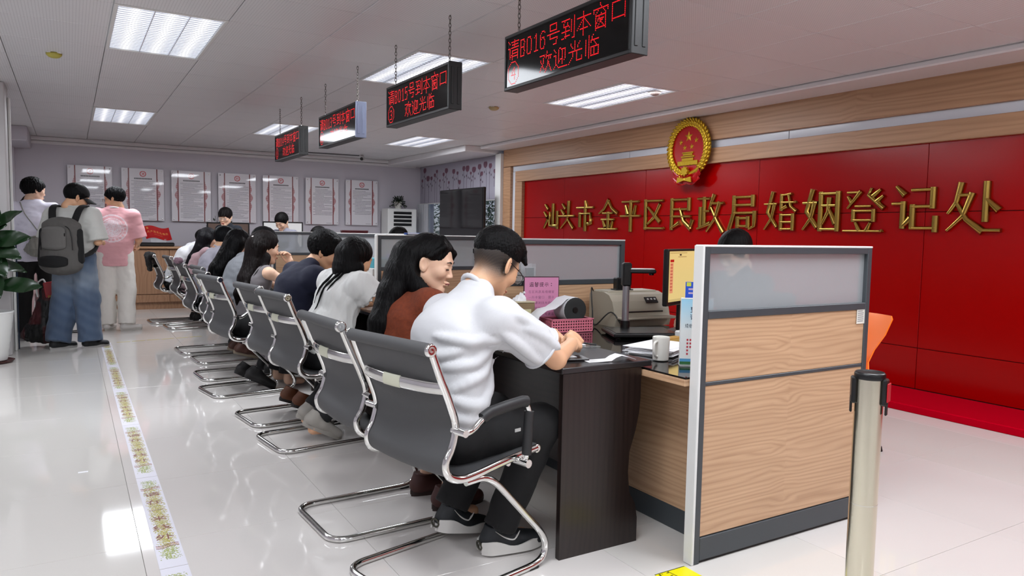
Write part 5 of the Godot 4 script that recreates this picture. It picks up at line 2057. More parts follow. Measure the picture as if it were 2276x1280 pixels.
	for q in [[j.anr, Vector3(0.93, 0, 0.36), 0.0], [j.anl, Vector3(1, 0, 0.1), 0.22]]:
		var sh := shoe(o, q[0], q[1], Color(0.085, 0.10, 0.115), Color(0.80, 0.79, 0.77), q[2], 0.005)
		trainer_marks(sh, q[0], q[1], q[2])
	var tg := MB.new()
	tg.tf = Transform3D(Basis(Vector3.UP, 0.0), Vector3(0.30, 0.555, 0.235))
	tg.box(Vector3.ZERO, Vector3(0.028, 0.012, 0.002))
	part("pocket_tag", tg.mesh(), M.white_plastic, o)
	# 2. woman in rust
	s = seat_at(1)
	j = joints({"pel": Vector3(0.20, 0.53, 0), "wai": Vector3(0.26, 0.68, 0), "che": Vector3(0.30, 0.86, 0), "nek": Vector3(0.36, 0.972, 0), "hed": Vector3(0.412, 1.122, 0.01), "w": 0.90, "hs": 1.04,
		"shr": Vector3(0.34, 0.945, 0.155), "shl": Vector3(0.34, 0.945, -0.155), "elr": Vector3(0.42, 0.74, 0.20), "ell": Vector3(0.50, 0.78, -0.22), "wrr": Vector3(0.62, 0.79, 0.10), "wrl": Vector3(0.66, 0.80, -0.1), "look": Vector3(-44, 13, -2)})
	h = head_frame(j.hed, j.look, j.hs)
	o = human("woman with long straight black hair in a rust vest, looking down", s[0], s[1], j, SKIN_B, 0.012, 0.0042)
	var rust := cloth_mat("rust_knit", Color(0.50, 0.21, 0.075))
	rust.albedo_texture = noise_tex(0.03, 19, Color(0.75, 0.72, 0.7), Color(1, 1, 1), 256)
	part("blouse", blob_mesh(shirt_blob(j, 1.7, 0.022, -0.02, 0.011, 6, 0.007)), cloth_mat("cream_cloth", Color(0.74, 0.70, 0.60)), o)
	var vb := shirt_blob(j, 0.0, 0.034, -0.05, 0.010, 7, 0.005)
	vb.cap(j.shr, j.shr.lerp(j.elr, 0.12), 0.078, 0.078, 0.03)
	vb.cap(j.shl, j.shl.lerp(j.ell, 0.12), 0.078, 0.078, 0.03)
	part("vest", blob_mesh(vb), rust, o)
	part("trousers", blob_mesh(trousers_blob(j, 0.02, 0.8, 0.014, 4)), cloth_mat("taupe_cloth", Color(0.45, 0.38, 0.35)), o)
	var back := Vector3(0, 0, 1)
	part("hair", hair_mesh(h, 0.0052, {"grow": 0.002, "clear": [[Vector3(0.105, -0.030, 0.004), Vector3(0.086, 0.106, 0.066)], [Vector3(0.035, -0.040, 0.085), Vector3(0.060, 0.052, 0.035)]],
		"fringe": [[Vector3(0.02, 0.118, 0.0), Vector3(0.058, 0.088, 0.052), 0.014, 0.011], [Vector3(0.058, 0.088, 0.052), Vector3(0.008, 0.032, 0.083), 0.011, 0.012], [Vector3(0.03, 0.118, 0.0), Vector3(0.08, 0.065, -0.045), 0.016, 0.013], [Vector3(0.08, 0.065, -0.045), Vector3(0.05, -0.03, -0.075), 0.013, 0.014]],
		"locks": [[[Vector3(0.335, 1.16, -0.05), Vector3(0.295, 1.08, -0.05), Vector3(0.24, 0.99, -0.04), Vector3(0.175, 0.86, -0.02), Vector3(0.15, 0.74, -0.01), Vector3(0.15, 0.62, 0.0)], [0.078, 0.070, 0.056, 0.046, 0.040, 0.022], back, 1.4],
			[[Vector3(0.315, 1.08, 0.035), Vector3(0.33, 1.02, 0.07), Vector3(0.38, 0.96, 0.11), Vector3(0.45, 0.90, 0.12)], [0.042, 0.040, 0.036, 0.016], Vector3(0.6, 0, 0.8), 1.3],
			[[Vector3(0.45, 1.09, -0.07), Vector3(0.46, 1.0, -0.06), Vector3(0.47, 0.92, -0.02)], [0.035, 0.034, 0.02], Vector3(0.6, 0, 0.8), 1.2]], "clear_last": [[Vector3(0.050, -0.045, 0.072), Vector3(0.062, 0.068, 0.050)], [Vector3(0.0, -0.012, 0.100), Vector3(0.034, 0.044, 0.040)]], "rough": 0.0025, "grain": Vector3(90, 4, 90)}, 10), hair_mat(BLACK_HAIR), o)
	face_details(o, h, Color(0.62, 0.36, 0.35), true, Color(0.10, 0.075, 0.065))
	for q in [[j.anr, Vector3(1, 0, 0)], [j.anl, Vector3(1, 0, 0)]]:
		shoe(o, q[0], q[1], Color(0.24, 0.10, 0.08), Color(0.15, 0.08, 0.06))
	# 3. woman in the white blouse
	s = seat_at(2)
	j = joints({"pel": Vector3(0.17, 0.53, 0), "wai": Vector3(0.24, 0.68, 0), "che": Vector3(0.31, 0.85, 0), "nek": Vector3(0.375, 0.985, 0), "hed": Vector3(0.425, 1.092, 0.0), "w": 0.90, "hs": 0.99,
		"shr": Vector3(0.37, 0.945, 0.16), "shl": Vector3(0.33, 0.94, -0.16), "elr": Vector3(0.53, 0.790, 0.245), "ell": Vector3(0.52, 0.79, -0.2), "wrr": Vector3(0.70, 0.82, 0.09), "wrl": Vector3(0.66, 0.80, -0.1), "look": Vector3(6, 22, 0),
		"anr": Vector3(0.10, 0.12, 0.10), "anl": Vector3(0.14, 0.13, -0.10), "knr": Vector3(0.52, 0.47, 0.1)})
	h = head_frame(j.hed, j.look, j.hs)
	o = human("woman in a loose white puff-sleeved blouse, black hair falling to her neck", s[0], s[1], j, SKIN_A, 0.012, 0.006)
	var bl := shirt_blob(j, 0.42, 0.034, -0.02, 0.0095, 8, 0.010)
	bl.cap(j.wai, j.pel + Vector3(-0.02, 0.03, 0), 0.125, 0.155, 0.04, Vector3(0, 0, 1), 1.3, false, true)
	bl.cap(j.shr + Vector3(0.01, -0.01, 0.02), j.shr.lerp(j.elr, 0.40), 0.082, 0.074, 0.03, Vector3.ZERO, 1.0, false, true)
	bl.cap(j.shl + Vector3(0.01, -0.01, -0.02), j.shl.lerp(j.ell, 0.40), 0.082, 0.074, 0.03, Vector3.ZERO, 1.0, false, true)
	bl.nz_scale = Vector3(16, 5, 16)
	var wb := cloth_mat("white_blouse", Color(0.84, 0.84, 0.83))
	part("blouse", blob_mesh(bl), wb, o)
	for q in [["shr", "elr"], ["shl", "ell"]]:
		var a: Vector3 = j[q[0]]
		var e: Vector3 = j[q[1]]
		var c := a.lerp(e, 0.43)
		var d := (e - a).normalized()
		var u := d.cross(Vector3(1, 0, 0)).normalized()
		var v := d.cross(u)
		var pts := []
		for k in 48:
			var an := TAU * k / 48
			pts.append(c + (u * cos(an) + v * sin(an)) * (0.068 + 0.008 * sin(an * 12.0)) + d * 0.012 * cos(an * 12.0))
		part("sleeve_ruffle", tubem(pts, 0.007, 6, true), wb, o)
	part("trousers", blob_mesh(trousers_blob(j, 0.02, 0.9, 0.014, 4)), cloth_mat("charcoal_cloth", Color(0.09, 0.09, 0.10)), o)
	part("hair", hair_mesh(h, 0.0065, {"grow": 0.006, "clear": [[Vector3(0.10, -0.045, 0), Vector3(0.075, 0.098, 0.070)]], "locks": [[[Vector3(0.38, 1.12, 0), Vector3(0.36, 1.03, 0), Vector3(0.335, 0.985, 0.0)], [0.088, 0.082, 0.055], back, 1.25],
		[[Vector3(0.40, 1.04, 0.08), Vector3(0.415, 0.985, 0.08)], [0.035, 0.022], back, 1.0],
		], "rough": 0.003}, 11), hair_mat(BLACK_HAIR), o)
	var tail := MB.new()
	for l in [[Vector3(0.335, 1.0, 0.03), Vector3(0.24, 0.95, 0.03), Vector3(0.19, 0.86, 0.02), Vector3(0.17, 0.76, 0.015)], [Vector3(0.335, 1.0, -0.01), Vector3(0.23, 0.93, -0.02), Vector3(0.18, 0.82, -0.03)], [Vector3(0.335, 1.0, 0.06), Vector3(0.26, 0.96, 0.065), Vector3(0.21, 0.90, 0.06)]]:
		var line := []
		for q in smooth_curve(l, 4):
			line.append(bl.snap(q) + (q - j.che as Vector3).normalized() * 0.004)
		var rr := []
		for k in line.size():
			rr.append(lerpf(0.012, 0.0025, float(k) / (line.size() - 1)))
		tail.tube(line, rr, 8)
	part("hair_strands", tail.mesh(), hair_mat(BLACK_HAIR), o)
	for q in [j.anr, j.anl]:
		shoe(o, q, Vector3(1, 0, 0), Color(0.62, 0.60, 0.57) if q == j.anr else Color(0.62, 0.60, 0.57), Color(0.6, 0.58, 0.55), 0.5)
	# 4. man in navy
	s = seat_at(3)
	j = joints({"pel": Vector3(0.17, 0.535, 0), "wai": Vector3(0.185, 0.70, 0), "che": Vector3(0.22, 0.87, 0), "nek": Vector3(0.315, 1.01, 0.0), "hed": Vector3(0.415, 1.118, 0.03), "w": 1.05, "hs": 1.03,
		"shr": Vector3(0.27, 0.95, 0.19), "shl": Vector3(0.28, 0.96, -0.19), "elr": Vector3(0.47, 0.79, 0.25), "look": Vector3(-32, 26, 4)})
	h = head_frame(j.hed, j.look, j.hs)
	o = human("man in a navy T-shirt with thick black hair, bent towards the woman beside him", s[0], s[1], j, SKIN_A, 0.013, 0.006)
	part("shirt", blob_mesh(shirt_blob(j, 0.7, 0.024, -0.03, 0.011, 9, 0.006)), cloth_mat("navy_cotton", Color(0.035, 0.055, 0.16)), o)
	part("trousers", blob_mesh(trousers_blob(j, 0.02, 0.95, 0.014, 4)), M.get("black_cloth"), o)
	part("hair", hair_mesh(h, 0.0065, {"grow": 0.016, "clear": SHORT_CLEAR, "fringe": [[Vector3(0.04, 0.10, 0), Vector3(0.098, 0.055, 0.02), 0.03, 0.014], [Vector3(0.04, 0.095, 0.05), Vector3(0.085, 0.045, 0.055), 0.028, 0.012], [Vector3(0.04, 0.095, -0.05), Vector3(0.09, 0.05, -0.04), 0.028, 0.012]], "rough": 0.005, "grain": Vector3(70, 45, 70)}, 12), hair_mat(BLACK_HAIR), o)
	face_details(o, h, lip, true, BLACK_HAIR)
	for q in [j.anr, j.anl]:
		shoe(o, q + Vector3(-0.25, 0, 0), Vector3(1, 0, 0), Color(0.36, 0.19, 0.08) if q == j.anr else Color(0.36, 0.19, 0.08), Color(0.10, 0.07, 0.05), 0.35)
	# 5. woman with the hair clip
	s = seat_at(4)
	j = joints({"pel": Vector3(0.16, 0.53, 0), "wai": Vector3(0.20, 0.68, 0), "che": Vector3(0.255, 0.85, 0), "nek": Vector3(0.295, 0.985, 0.0), "hed": Vector3(0.33, 1.115, 0.0), "w": 0.92, "hs": 1.0,
		"shr": Vector3(0.29, 0.925, 0.17), "shl": Vector3(0.29, 0.93, -0.17), "elr": Vector3(0.50, 0.795, 0.235), "ell": Vector3(0.5, 0.79, -0.2), "wrr": Vector3(0.50, 0.985, 0.10), "hr": Vector3(-0.15, 1, -0.35), "nr": Vector3(-1, 0.1, 0), "curlr": 0.8, "look": Vector3(-12, 8, 0)})
	h = head_frame(j.hed, j.look, j.hs)
	o = human("woman with a pearl hair clip and long brown hair, chin on her hand", s[0], s[1], j, SKIN_B, 0.013, 0.0062)
	var tk := shirt_blob(j, 0.0, 0.014, -0.05, 0.011, 13, 0.005)
	part("top", blob_mesh(tk), cloth_mat("taupe_top", Color(0.44, 0.42, 0.43)), o)
	for z in [-1.0, 1.0]:
		var line := []
		for q in [Vector3(0.17, 0.86, 0.10 * z), Vector3(0.22, 0.95, 0.115 * z), Vector3(0.28, 1.0, 0.115 * z), Vector3(0.35, 0.95, 0.11 * z), Vector3(0.37, 0.88, 0.10 * z)]:
			line.append(tk.snap(q))
		part("strap", tubem(smooth_curve(line, 4), 0.004, 6), M.get("charcoal_cloth"), o)
	part("trousers", blob_mesh(trousers_blob(j, 0.03, 0.95, 0.014, 4)), M.get("black_cloth"), o)
	var brown := Color(0.062, 0.036, 0.034)
	part("hair", hair_mesh(h, 0.0065, {"grow": 0.009, "clear": [[Vector3(0.10, -0.04, 0), Vector3(0.076, 0.098, 0.074)], [Vector3(0.03, -0.03, 0.09), Vector3(0.045, 0.04, 0.03)]], "add": [[Vector3(-0.075, 0.055, 0), Vector3(0.05, 0.045, 0.05)]],
		"locks": [[[Vector3(0.27, 1.13, -0.02), Vector3(0.24, 1.0, -0.02), Vector3(0.165, 0.88, 0.0), Vector3(0.115, 0.76, 0.02), Vector3(0.10, 0.66, 0.03)], [0.085, 0.068, 0.050, 0.040, 0.014], back, 1.5],
		[[Vector3(0.31, 1.04, 0.07), Vector3(0.29, 0.97, 0.085), Vector3(0.25, 0.90, 0.10)], [0.035, 0.028, 0.01], back, 1.0],
		[[Vector3(0.24, 1.0, 0.05), Vector3(0.15, 0.83, 0.07), Vector3(0.11, 0.70, 0.08)], [0.035, 0.026, 0.006], back, 1.2]], "rough": 0.004, "grain": Vector3(60, 5, 60)}, 14), hair_mat(brown), o)
	var cl := MB.new()
	for k in 6:
		cl.ball(h * Vector3(-0.115 + 0.004 * k, 0.072 + 0.002 * k, 0.035 + 0.010 * sin(k * 2.0)), Vector3.ONE * 0.008, 5)
	part("hair_clip", cl.mesh(), mat("pearl", Color(0.85, 0.82, 0.80), 0.15), o)
	face_details(o, h, lip, true, brown)
	for q in [j.anr, j.anl]:
		shoe(o, q + Vector3(-0.28, 0, 0), Vector3(1, 0, 0), Color(0.05, 0.045, 0.05), Color(0.05, 0.045, 0.05), 0.5)
	# 6. person in grey
	s = seat_at(5)
	j = joints({"pel": Vector3(0.16, 0.53, 0), "wai": Vector3(0.14, 0.70, 0), "che": Vector3(0.22, 0.90, 0), "nek": Vector3(0.34, 1.03, 0), "hed": Vector3(0.42, 1.14, 0), "w": 0.98, "shr": Vector3(0.29, 0.985, 0.17), "shl": Vector3(0.29, 0.985, -0.17), "look": Vector3(0, 25, 0)})
	h = head_frame(j.hed, j.look, j.hs)
	o = human("person in a long-sleeved grey top bent over the table, head hidden", s[0], s[1], j, SKIN_B, 0.016, 0.008)
	part("top", blob_mesh(shirt_blob(j, 1.85, 0.02, -0.06, 0.0125, 15, 0.009)), cloth_mat("grey_jersey", Color(0.47, 0.48, 0.50)), o)
	part("trousers", blob_mesh(trousers_blob(j, 0.03, 0.95, 0.016, 4)), cloth_mat("pale_trousers", Color(0.62, 0.60, 0.62)), o)
	part("hair", hair_mesh(h, 0.008, {"grow": 0.012, "clear": LONG_CLEAR}, 16), hair_mat(BLACK_HAIR), o)
	for q in [j.anr, j.anl]:
		shoe(o, q, Vector3(1, 0, 0), Color(0.05, 0.045, 0.05), Color(0.05, 0.045, 0.05))
	# 7. black hair down her back
	s = seat_at(6)
	j = joints({"pel": Vector3(0.14, 0.53, 0), "wai": Vector3(0.15, 0.70, 0), "che": Vector3(0.20, 0.88, 0), "nek": Vector3(0.25, 1.0, 0), "hed": Vector3(0.275, 1.118, 0), "w": 0.92, "shr": Vector3(0.25, 0.955, 0.16), "shl": Vector3(0.25, 0.955, -0.16), "look": Vector3(0, 18, 0)})
	h = head_frame(j.hed, j.look, j.hs)
	o = human("woman seen from behind whose long black hair hides her back", s[0], s[1], j, SKIN_B, 0.016, 0.008)
	part("top", blob_mesh(shirt_blob(j, 0.8, 0.014, -0.05, 0.014, 17, 0.006)), cloth_mat("black_cloth", Color.BLACK), o)
	part("skirt", blob_mesh(trousers_blob(j, 0.03, 0.6, 0.016, 4)), M.get("black_cloth"), o)
	part("hair", hair_mesh(h, 0.0078, {"grow": 0.010, "clear": LONG_CLEAR, "locks": [[[Vector3(0.24, 1.13, 0), Vector3(0.17, 1.0, 0), Vector3(0.075, 0.88, 0), Vector3(0.02, 0.74, 0), Vector3(0.0, 0.66, 0)], [0.095, 0.085, 0.07, 0.06, 0.03], back, 1.7]], "rough": 0.004}, 18), hair_mat(Color(0.018, 0.017, 0.022)), o)
	for q in [j.anr, j.anl]:
		shoe(o, q + Vector3(-0.2, 0, 0), Vector3(1, 0, 0), Color(0.30, 0.18, 0.14), Color(0.5, 0.45, 0.38), 0.3)
	# 8. man in the pale shirt
	s = seat_at(7)
	j = joints({"pel": Vector3(0.14, 0.53, 0), "wai": Vector3(0.14, 0.70, 0), "che": Vector3(0.20, 0.90, 0), "nek": Vector3(0.27, 1.03, 0), "hed": Vector3(0.335, 1.14, 0), "w": 1.0, "shr": Vector3(0.25, 0.985, 0.18), "shl": Vector3(0.25, 0.985, -0.18), "look": Vector3(0, 22, 0), "hs": 1.03})
	h = head_frame(j.hed, j.look, j.hs)
	o = human("man in a pale lilac-white shirt with short dark hair", s[0], s[1], j, SKIN_A, 0.016, 0.008)
	part("shirt", blob_mesh(shirt_blob(j, 0.8, 0.022, -0.03, 0.013, 19, 0.007)), cloth_mat("lilac_white", Color(0.70, 0.69, 0.74)), o)
	collar_ring(o, j, M.get("lilac_white"), 0.062, 0.2)
	part("trousers", blob_mesh(trousers_blob(j, 0.02, 0.95, 0.016, 4)), M.get("black_cloth"), o)
	part("hair", hair_mesh(h, 0.008, {"grow": 0.010, "clear": SHORT_CLEAR}, 20), hair_mat(Color(0.025, 0.028, 0.04)), o)
	for q in [j.anr, j.anl]:
		shoe(o, q, Vector3(1, 0, 0), Color(0.06, 0.06, 0.06), Color(0.06, 0.06, 0.06))
	# 9. pale pink dress
	s = seat_at(8)
	j = joints({"pel": Vector3(0.15, 0.53, 0), "wai": Vector3(0.20, 0.69, 0), "che": Vector3(0.27, 0.86, 0), "nek": Vector3(0.34, 1.0, 0), "hed": Vector3(0.385, 1.125, 0), "w": 0.93, "shr": Vector3(0.32, 0.95, 0.16), "shl": Vector3(0.32, 0.95, -0.16), "look": Vector3(-8, 18, 0)})
	h = head_frame(j.hed, j.look, j.hs)
	o = human("woman in a pale pink dress with dark sashes, long violet-black hair", s[0], s[1], j, SKIN_B, 0.017, 0.0085)
	var dress := cloth_mat("pink_dress", Color.WHITE)
	dress.vertex_color_use_as_albedo = true
	dress.vertex_color_is_srgb = true
	var sash := func(p: Vector3) -> Color:
		var k := fposmod(p.y * 1.0 + p.x * 0.05, 0.095)
		return Color(0.16, 0.11, 0.14) if p.y < 0.80 and k < 0.028 else Color(0.66, 0.54, 0.56)
	part("dress", blob_mesh(shirt_blob(j, 0.9, 0.02, -0.10, 0.012, 21, 0.006), sash), dress, o)
	part("skirt", blob_mesh(trousers_blob(j, 0.05, 0.7, 0.016, 4), sash), dress, o)
	part("hair", hair_mesh(h, 0.0085, {"grow": 0.010, "clear": LONG_CLEAR, "locks": [[[Vector3(0.34, 1.13, 0), Vector3(0.29, 1.0, 0), Vector3(0.20, 0.88, -0.02), Vector3(0.14, 0.76, -0.04), Vector3(0.11, 0.66, -0.05)], [0.095, 0.08, 0.06, 0.05, 0.016], back, 1.5], [[Vector3(0.34, 1.0, 0.08), Vector3(0.27, 0.84, 0.11), Vector3(0.23, 0.70, 0.12)], [0.05, 0.04, 0.01], back, 1.2]]}, 22), hair_mat(Color(0.05, 0.04, 0.062)), o)
	for q in [j.anr, j.anl]:
		shoe(o, q, Vector3(1, 0, 0), Color(0.6, 0.55, 0.55), Color(0.5, 0.45, 0.45))
	# 10. farthest sitter
	s = seat_at(9)
	j = joints({"pel": Vector3(0.16, 0.53, 0), "wai": Vector3(0.22, 0.69, 0), "che": Vector3(0.33, 0.88, 0), "nek": Vector3(0.45, 1.01, 0), "hed": Vector3(0.55, 1.10, 0), "shr": Vector3(0.42, 0.97, 0.18), "shl": Vector3(0.42, 0.97, -0.18), "elr": Vector3(0.5, 0.79, 0.22), "look": Vector3(0, 25, 0)})
	h = head_frame(j.hed, j.look, j.hs)
	o = human("farthest seated visitor, in a white shirt, leaning well forward", s[0], s[1], j, SKIN_A, 0.018, 0.009)
	part("shirt", blob_mesh(shirt_blob(j, 0.85, 0.03, -0.02, 0.014, 23, 0.006)), M.get("white_cotton"), o)
	part("trousers", blob_mesh(trousers_blob(j, 0.02, 0.95, 0.018, 4)), M.get("black_cloth"), o)
	part("hair", hair_mesh(h, 0.009, {"grow": 0.010, "clear": SHORT_CLEAR}, 24), hair_mat(BLACK_HAIR), o)
	for q in [j.anr, j.anl]:
		shoe(o, q, Vector3(1, 0, 0), Color(0.06, 0.06, 0.06), Color(0.06, 0.06, 0.06))
	build_standing()
	build_clerks()

func trainer_marks(sh: MeshInstance3D, an: Vector3, fwd: Vector3, pitch: float) -> void:
	var f := Vector3(fwd.x, 0, fwd.z).normalized()
	var r := f.cross(Vector3.UP).normalized()
	var t := Transform3D(Basis(f, Vector3.UP, r) * Basis(Vector3(0, 0, 1), -pitch), Vector3(an.x, 0, an.z))
	t.origin.y = sin(pitch) * 0.17 if pitch > 0.0 else maxf(0.0, an.y - 0.09)
	# thick wavy midsole
	var k := MB.new()
	k.tf = t
	for sgn in [-1.0, 1.0]:
		var rows := []
		for a in 2:
			var line := []
			for i in 15:
				var u := i / 14.0
				var x := -0.082 + 0.25 * u
				var wdt := 0.047 + 0.006 * sin(u * 3.0) - 0.02 * pow(maxf(0.0, u - 0.7) / 0.3, 2.0) - 0.022 * pow(maxf(0.0, 0.15 - u) / 0.15, 2.0)
				var top := 0.05 - 0.018 * u + 0.010 * sin(u * 9.0)
				line.append(Vector3(x, 0.004 if a == 0 else top, sgn * (wdt if a == 0 else wdt - 0.002)))
			if sgn < 0:
				line.reverse()
			rows.append(line)
		k.sheet(rows, 0.007)
	part("midsole", k.mesh(), mat("midsole_white", Color(0.82, 0.81, 0.79), 0.5), sh)
	var sw := MB.new()
	sw.tf = t
	for sgn in [-1.0, 1.0]:
		var pts := []
		var rr := []
		for i in 14:
			var u := i / 13.0
			var p := Vector3(-0.035 + 0.105 * u, 0.098 - 0.042 * sin(minf(u * 1.15, 1.0) * PI * 0.55) + 0.03 * pow(maxf(0, u - 0.72) / 0.28, 2.0), sgn * (0.0465 - 0.004 * u))
			pts.append(p)
			rr.append(0.0016 + 0.013 * sin(PI * clampf(u * 0.9 + 0.08, 0, 1)) * u)
		sw.tube(pts, rr, 8, false, 0.45, Vector3.UP)
	part("side_mark", sw.mesh(), M.midsole_white, sh)
	var hl := MB.new()
	hl.tf = t
	var ring := []
	for i in 18:
		var an2 := TAU * i / 18
		ring.append(Vector3(-0.085, 0.032 + sin(an2) * 0.014, cos(an2) * 0.026))
	hl.tube(ring, 0.004, 6, true)
	part("heel_ring", hl.mesh(), mat("heel_olive", Color(0.22, 0.21, 0.16), 0.5), sh)
func build_standing() -> void:
	var lip := Color(0.66, 0.34, 0.32)
	# man with the rucksack and black cap
	var j := standing({"look": Vector3(-52, 24, 0), "nek": Vector3(0.02, 1.41, 0), "hed": Vector3(0.055, 1.545, 0.015), "shr": Vector3(-0.01, 1.36, 0.19), "shl": Vector3(-0.01, 1.36, -0.19), "wrr": Vector3(0.22, 1.10, 0.16), "wrl": Vector3(0.22, 1.12, -0.12), "anr": Vector3(0.0, 0.09, 0.14), "anl": Vector3(-0.1, 0.09, -0.13), "tr": Vector3(0.8, 0, 0.6), "tl": Vector3(0.8, 0, 0.6), "w": 1.06, "hs": 1.12})
	var at := Vector3(0.03, 0, -8.80)
	var h := head_frame(j.hed, j.look, j.hs)
	var o := human("man in a black cap, grey shirt and baggy jeans, seen from behind", at, 64, j, SKIN_A, 0.015, 0.007)
	var grey := cloth_mat("sand_shirt", Color(0.78, 0.78, 0.76))
	part("shirt", blob_mesh(shirt_blob(j, 0.95, 0.035, -0.10, 0.012, 31, 0.008)), grey, o)
	collar_ring(o, j, grey, 0.066, 0.3)
	var denim := cloth_mat("denim", Color.WHITE)
	denim.vertex_color_use_as_albedo = true
	denim.vertex_color_is_srgb = true
	var wash := func(p: Vector3) -> Color:
		var k := exp(-pow((p.y - 0.72) / 0.13, 2.0)) * 0.55
		return Color(0.29, 0.35, 0.44).lerp(Color(0.62, 0.66, 0.70), k + 0.05 * sin(p.y * 60.0 + p.z * 40.0))
	part("jeans", blob_mesh(trousers_blob(j, 0.055, 1.04, 0.012, 32, 0.012), wash), denim, o)
	part("hair", hair_mesh(h, 0.0075, {"grow": 0.004, "clear": SHORT_CLEAR}, 33), hair_mat(BLACK_HAIR), o)
	var cp := Blob.new(0.007)
	var ob := h.basis.orthonormalized()
	cp.ell(h * Vector3(-0.014, 0.052, 0), Vector3(0.116, 0.092, 0.096), 0.02, ob)
	var low := cp.ell(h * Vector3(0.0, -0.085, 0), Vector3(0.3, 0.115, 0.3), 0.006, ob)
	low.sub = true
	var cap := part("cap", blob_mesh(cp), cloth_mat("cap_black", Color(0.022, 0.022, 0.026)), o)
	var rows := []
	for r in 5:
		var line := []
		for k in 11:
			var u := k / 10.0 * 2.0 - 1.0
			line.append(h * Vector3(0.085 + 0.085 * r / 4.0 * (1.0 - 0.45 * u * u) - 0.05 * u * u, 0.040 - 0.030 * u * u - 0.022 * r / 4.0, u * 0.082))
		rows.append(line)
	var bm := MB.new()
	bm.sheet(rows, 0.005)
	part("brim", bm.mesh(), M.get("cap_black"), cap)
	glasses(o, h, Color(0.05, 0.05, 0.05))
	for q in [[j.anr, Vector3(0.75, 0, 0.66)], [j.anl, Vector3(0.8, 0, 0.6)]]:
		shoe(o, q[0], q[1], Color(0.07, 0.075, 0.085), Color(0.62, 0.61, 0.60))
	rucksack(at, 64, j)
	# man in the pink T-shirt
	j = standing({"look": Vector3(74, 10, 0), "hed": Vector3(0.02, 1.59, 0.0), "nek": Vector3(-0.01, 1.445, 0), "shr": Vector3(-0.01, 1.385, 0.195), "shl": Vector3(-0.01, 1.385, -0.195), "elr": Vector3(0.0, 1.10, 0.255), "wrr": Vector3(0.16, 1.0, 0.22), "wrl": Vector3(0.20, 1.05, -0.16), "anr": Vector3(-0.05, 0.09, 0.11), "anl": Vector3(0.04, 0.09, -0.10), "w": 1.04, "hs": 1.04})
	at = Vector3(0.465, 0, -10.08)
	h = head_frame(j.hed, j.look, j.hs)
	o = human("man in a pink T-shirt with a white round print and white trousers", at, 84, j, SKIN_A, 0.016, 0.008)
	var pink := cloth_mat("pink_cotton", Color.WHITE)
	pink.vertex_color_use_as_albedo = true
	pink.vertex_color_is_srgb = true
	var print_at := Vector2(1.235, -0.02)
	var pr := func(p: Vector3) -> Color:
		var base := Color(0.92, 0.68, 0.70)
		if p.x > 0.02:
			return base
		var q := Vector2(p.y - print_at.x, p.z - print_at.y)
		var d := q.length()
		var a := q.angle()
		var ink := 0.0
		if d < 0.105:
			ink = 0.85 if fposmod(d * 60.0 + a * 3.0 + sin(a * 7.0) * 0.6, 1.0) < 0.62 else 0.35
		elif d < 0.165:
			ink = 0.75 if (absf(d - 0.158) < 0.007 or absf(d - 0.118) < 0.005) else (0.55 if sin(a * 22.0) > 0.1 and absf(d - 0.138) < 0.013 and q.x < 0.06 else 0.0)
		return base.lerp(Color(0.98, 0.95, 0.97), ink)
	part("shirt", blob_mesh(shirt_blob(j, 0.92, 0.036, -0.14, 0.0085, 34, 0.006), pr), pink, o)
	collar_ring(o, j, pink, 0.064, 0.3)
	part("trousers", blob_mesh(trousers_blob(j, 0.042, 1.02, 0.012, 35, 0.010)), cloth_mat("ivory_cloth", Color(0.93, 0.91, 0.88)), o)
	part("hair", hair_mesh(h, 0.008, {"grow": 0.010, "clear": SHORT_CLEAR, "rough": 0.010}, 36), hair_mat(Color(0.03, 0.03, 0.04)), o)
	glasses(o, h, Color(0.05, 0.05, 0.05))
	for q in [[j.anr, Vector3(0.55, 0, 0.85)], [j.anl, Vector3(0.9, 0, 0.3)]]:
		shoe(o, q[0], q[1], Color(0.88, 0.86, 0.84), Color(0.80, 0.78, 0.75))
	# man in white with the cross-body bag
	j = standing({"look": Vector3(-68, 6, 0), "hed": Vector3(0.03, 1.635, 0.01), "nek": Vector3(0.0, 1.485, 0), "shr": Vector3(0.0, 1.425, 0.18), "shl": Vector3(0.0, 1.425, -0.18), "che": Vector3(0, 1.30, 0), "wai": Vector3(-0.01, 1.10, 0), "pel": Vector3(0, 0.95, 0), "elr": Vector3(0.02, 1.16, 0.235), "wrr": Vector3(0.2, 1.1, 0.2), "elle": Vector3.ZERO, "ell": Vector3(0.0, 1.17, -0.26), "wrl": Vector3(0.12, 1.12, -0.32), "w": 0.98, "hs": 1.04})
	at = Vector3(-0.335, 0, -9.62)
	h = head_frame(j.hed, j.look, j.hs)
	o = human("slim man in a white T-shirt and black trousers with a bag strap across his back", at, 92, j, SKIN_B, 0.016, 0.008)
	part("shirt", blob_mesh(shirt_blob(j, 0.9, 0.036, -0.08, 0.012, 37, 0.008)), cloth_mat("cool_white_cotton", Color(0.92, 0.91, 0.97)), o)
	part("trousers", blob_mesh(trousers_blob(j, 0.02, 1.0, 0.014, 38, 0.006)), M.get("black_cloth"), o)
	part("hair", hair_mesh(h, 0.008, {"grow": 0.014, "clear": SHORT_CLEAR, "rough": 0.009}, 39), hair_mat(BLACK_HAIR), o)
	for q in [[j.anr, Vector3(1, 0, 0.2)], [j.anl, Vector3(1, 0, -0.2)]]:
		shoe(o, q[0], q[1], Color(0.05, 0.05, 0.055), Color(0.6, 0.6, 0.6))
	var bg := thing("crossbody_bag", "grey gathered cross-body bag at the right hip of the man in white", "bag", at, 92)
	var bb := Blob.new(0.009)
	bb.cap(Vector3(-0.16, 1.10, 0.03), Vector3(-0.165, 1.0, 0.03), 0.05, 0.085, 0.05, Vector3(0.2, 0, 1), 1.5)
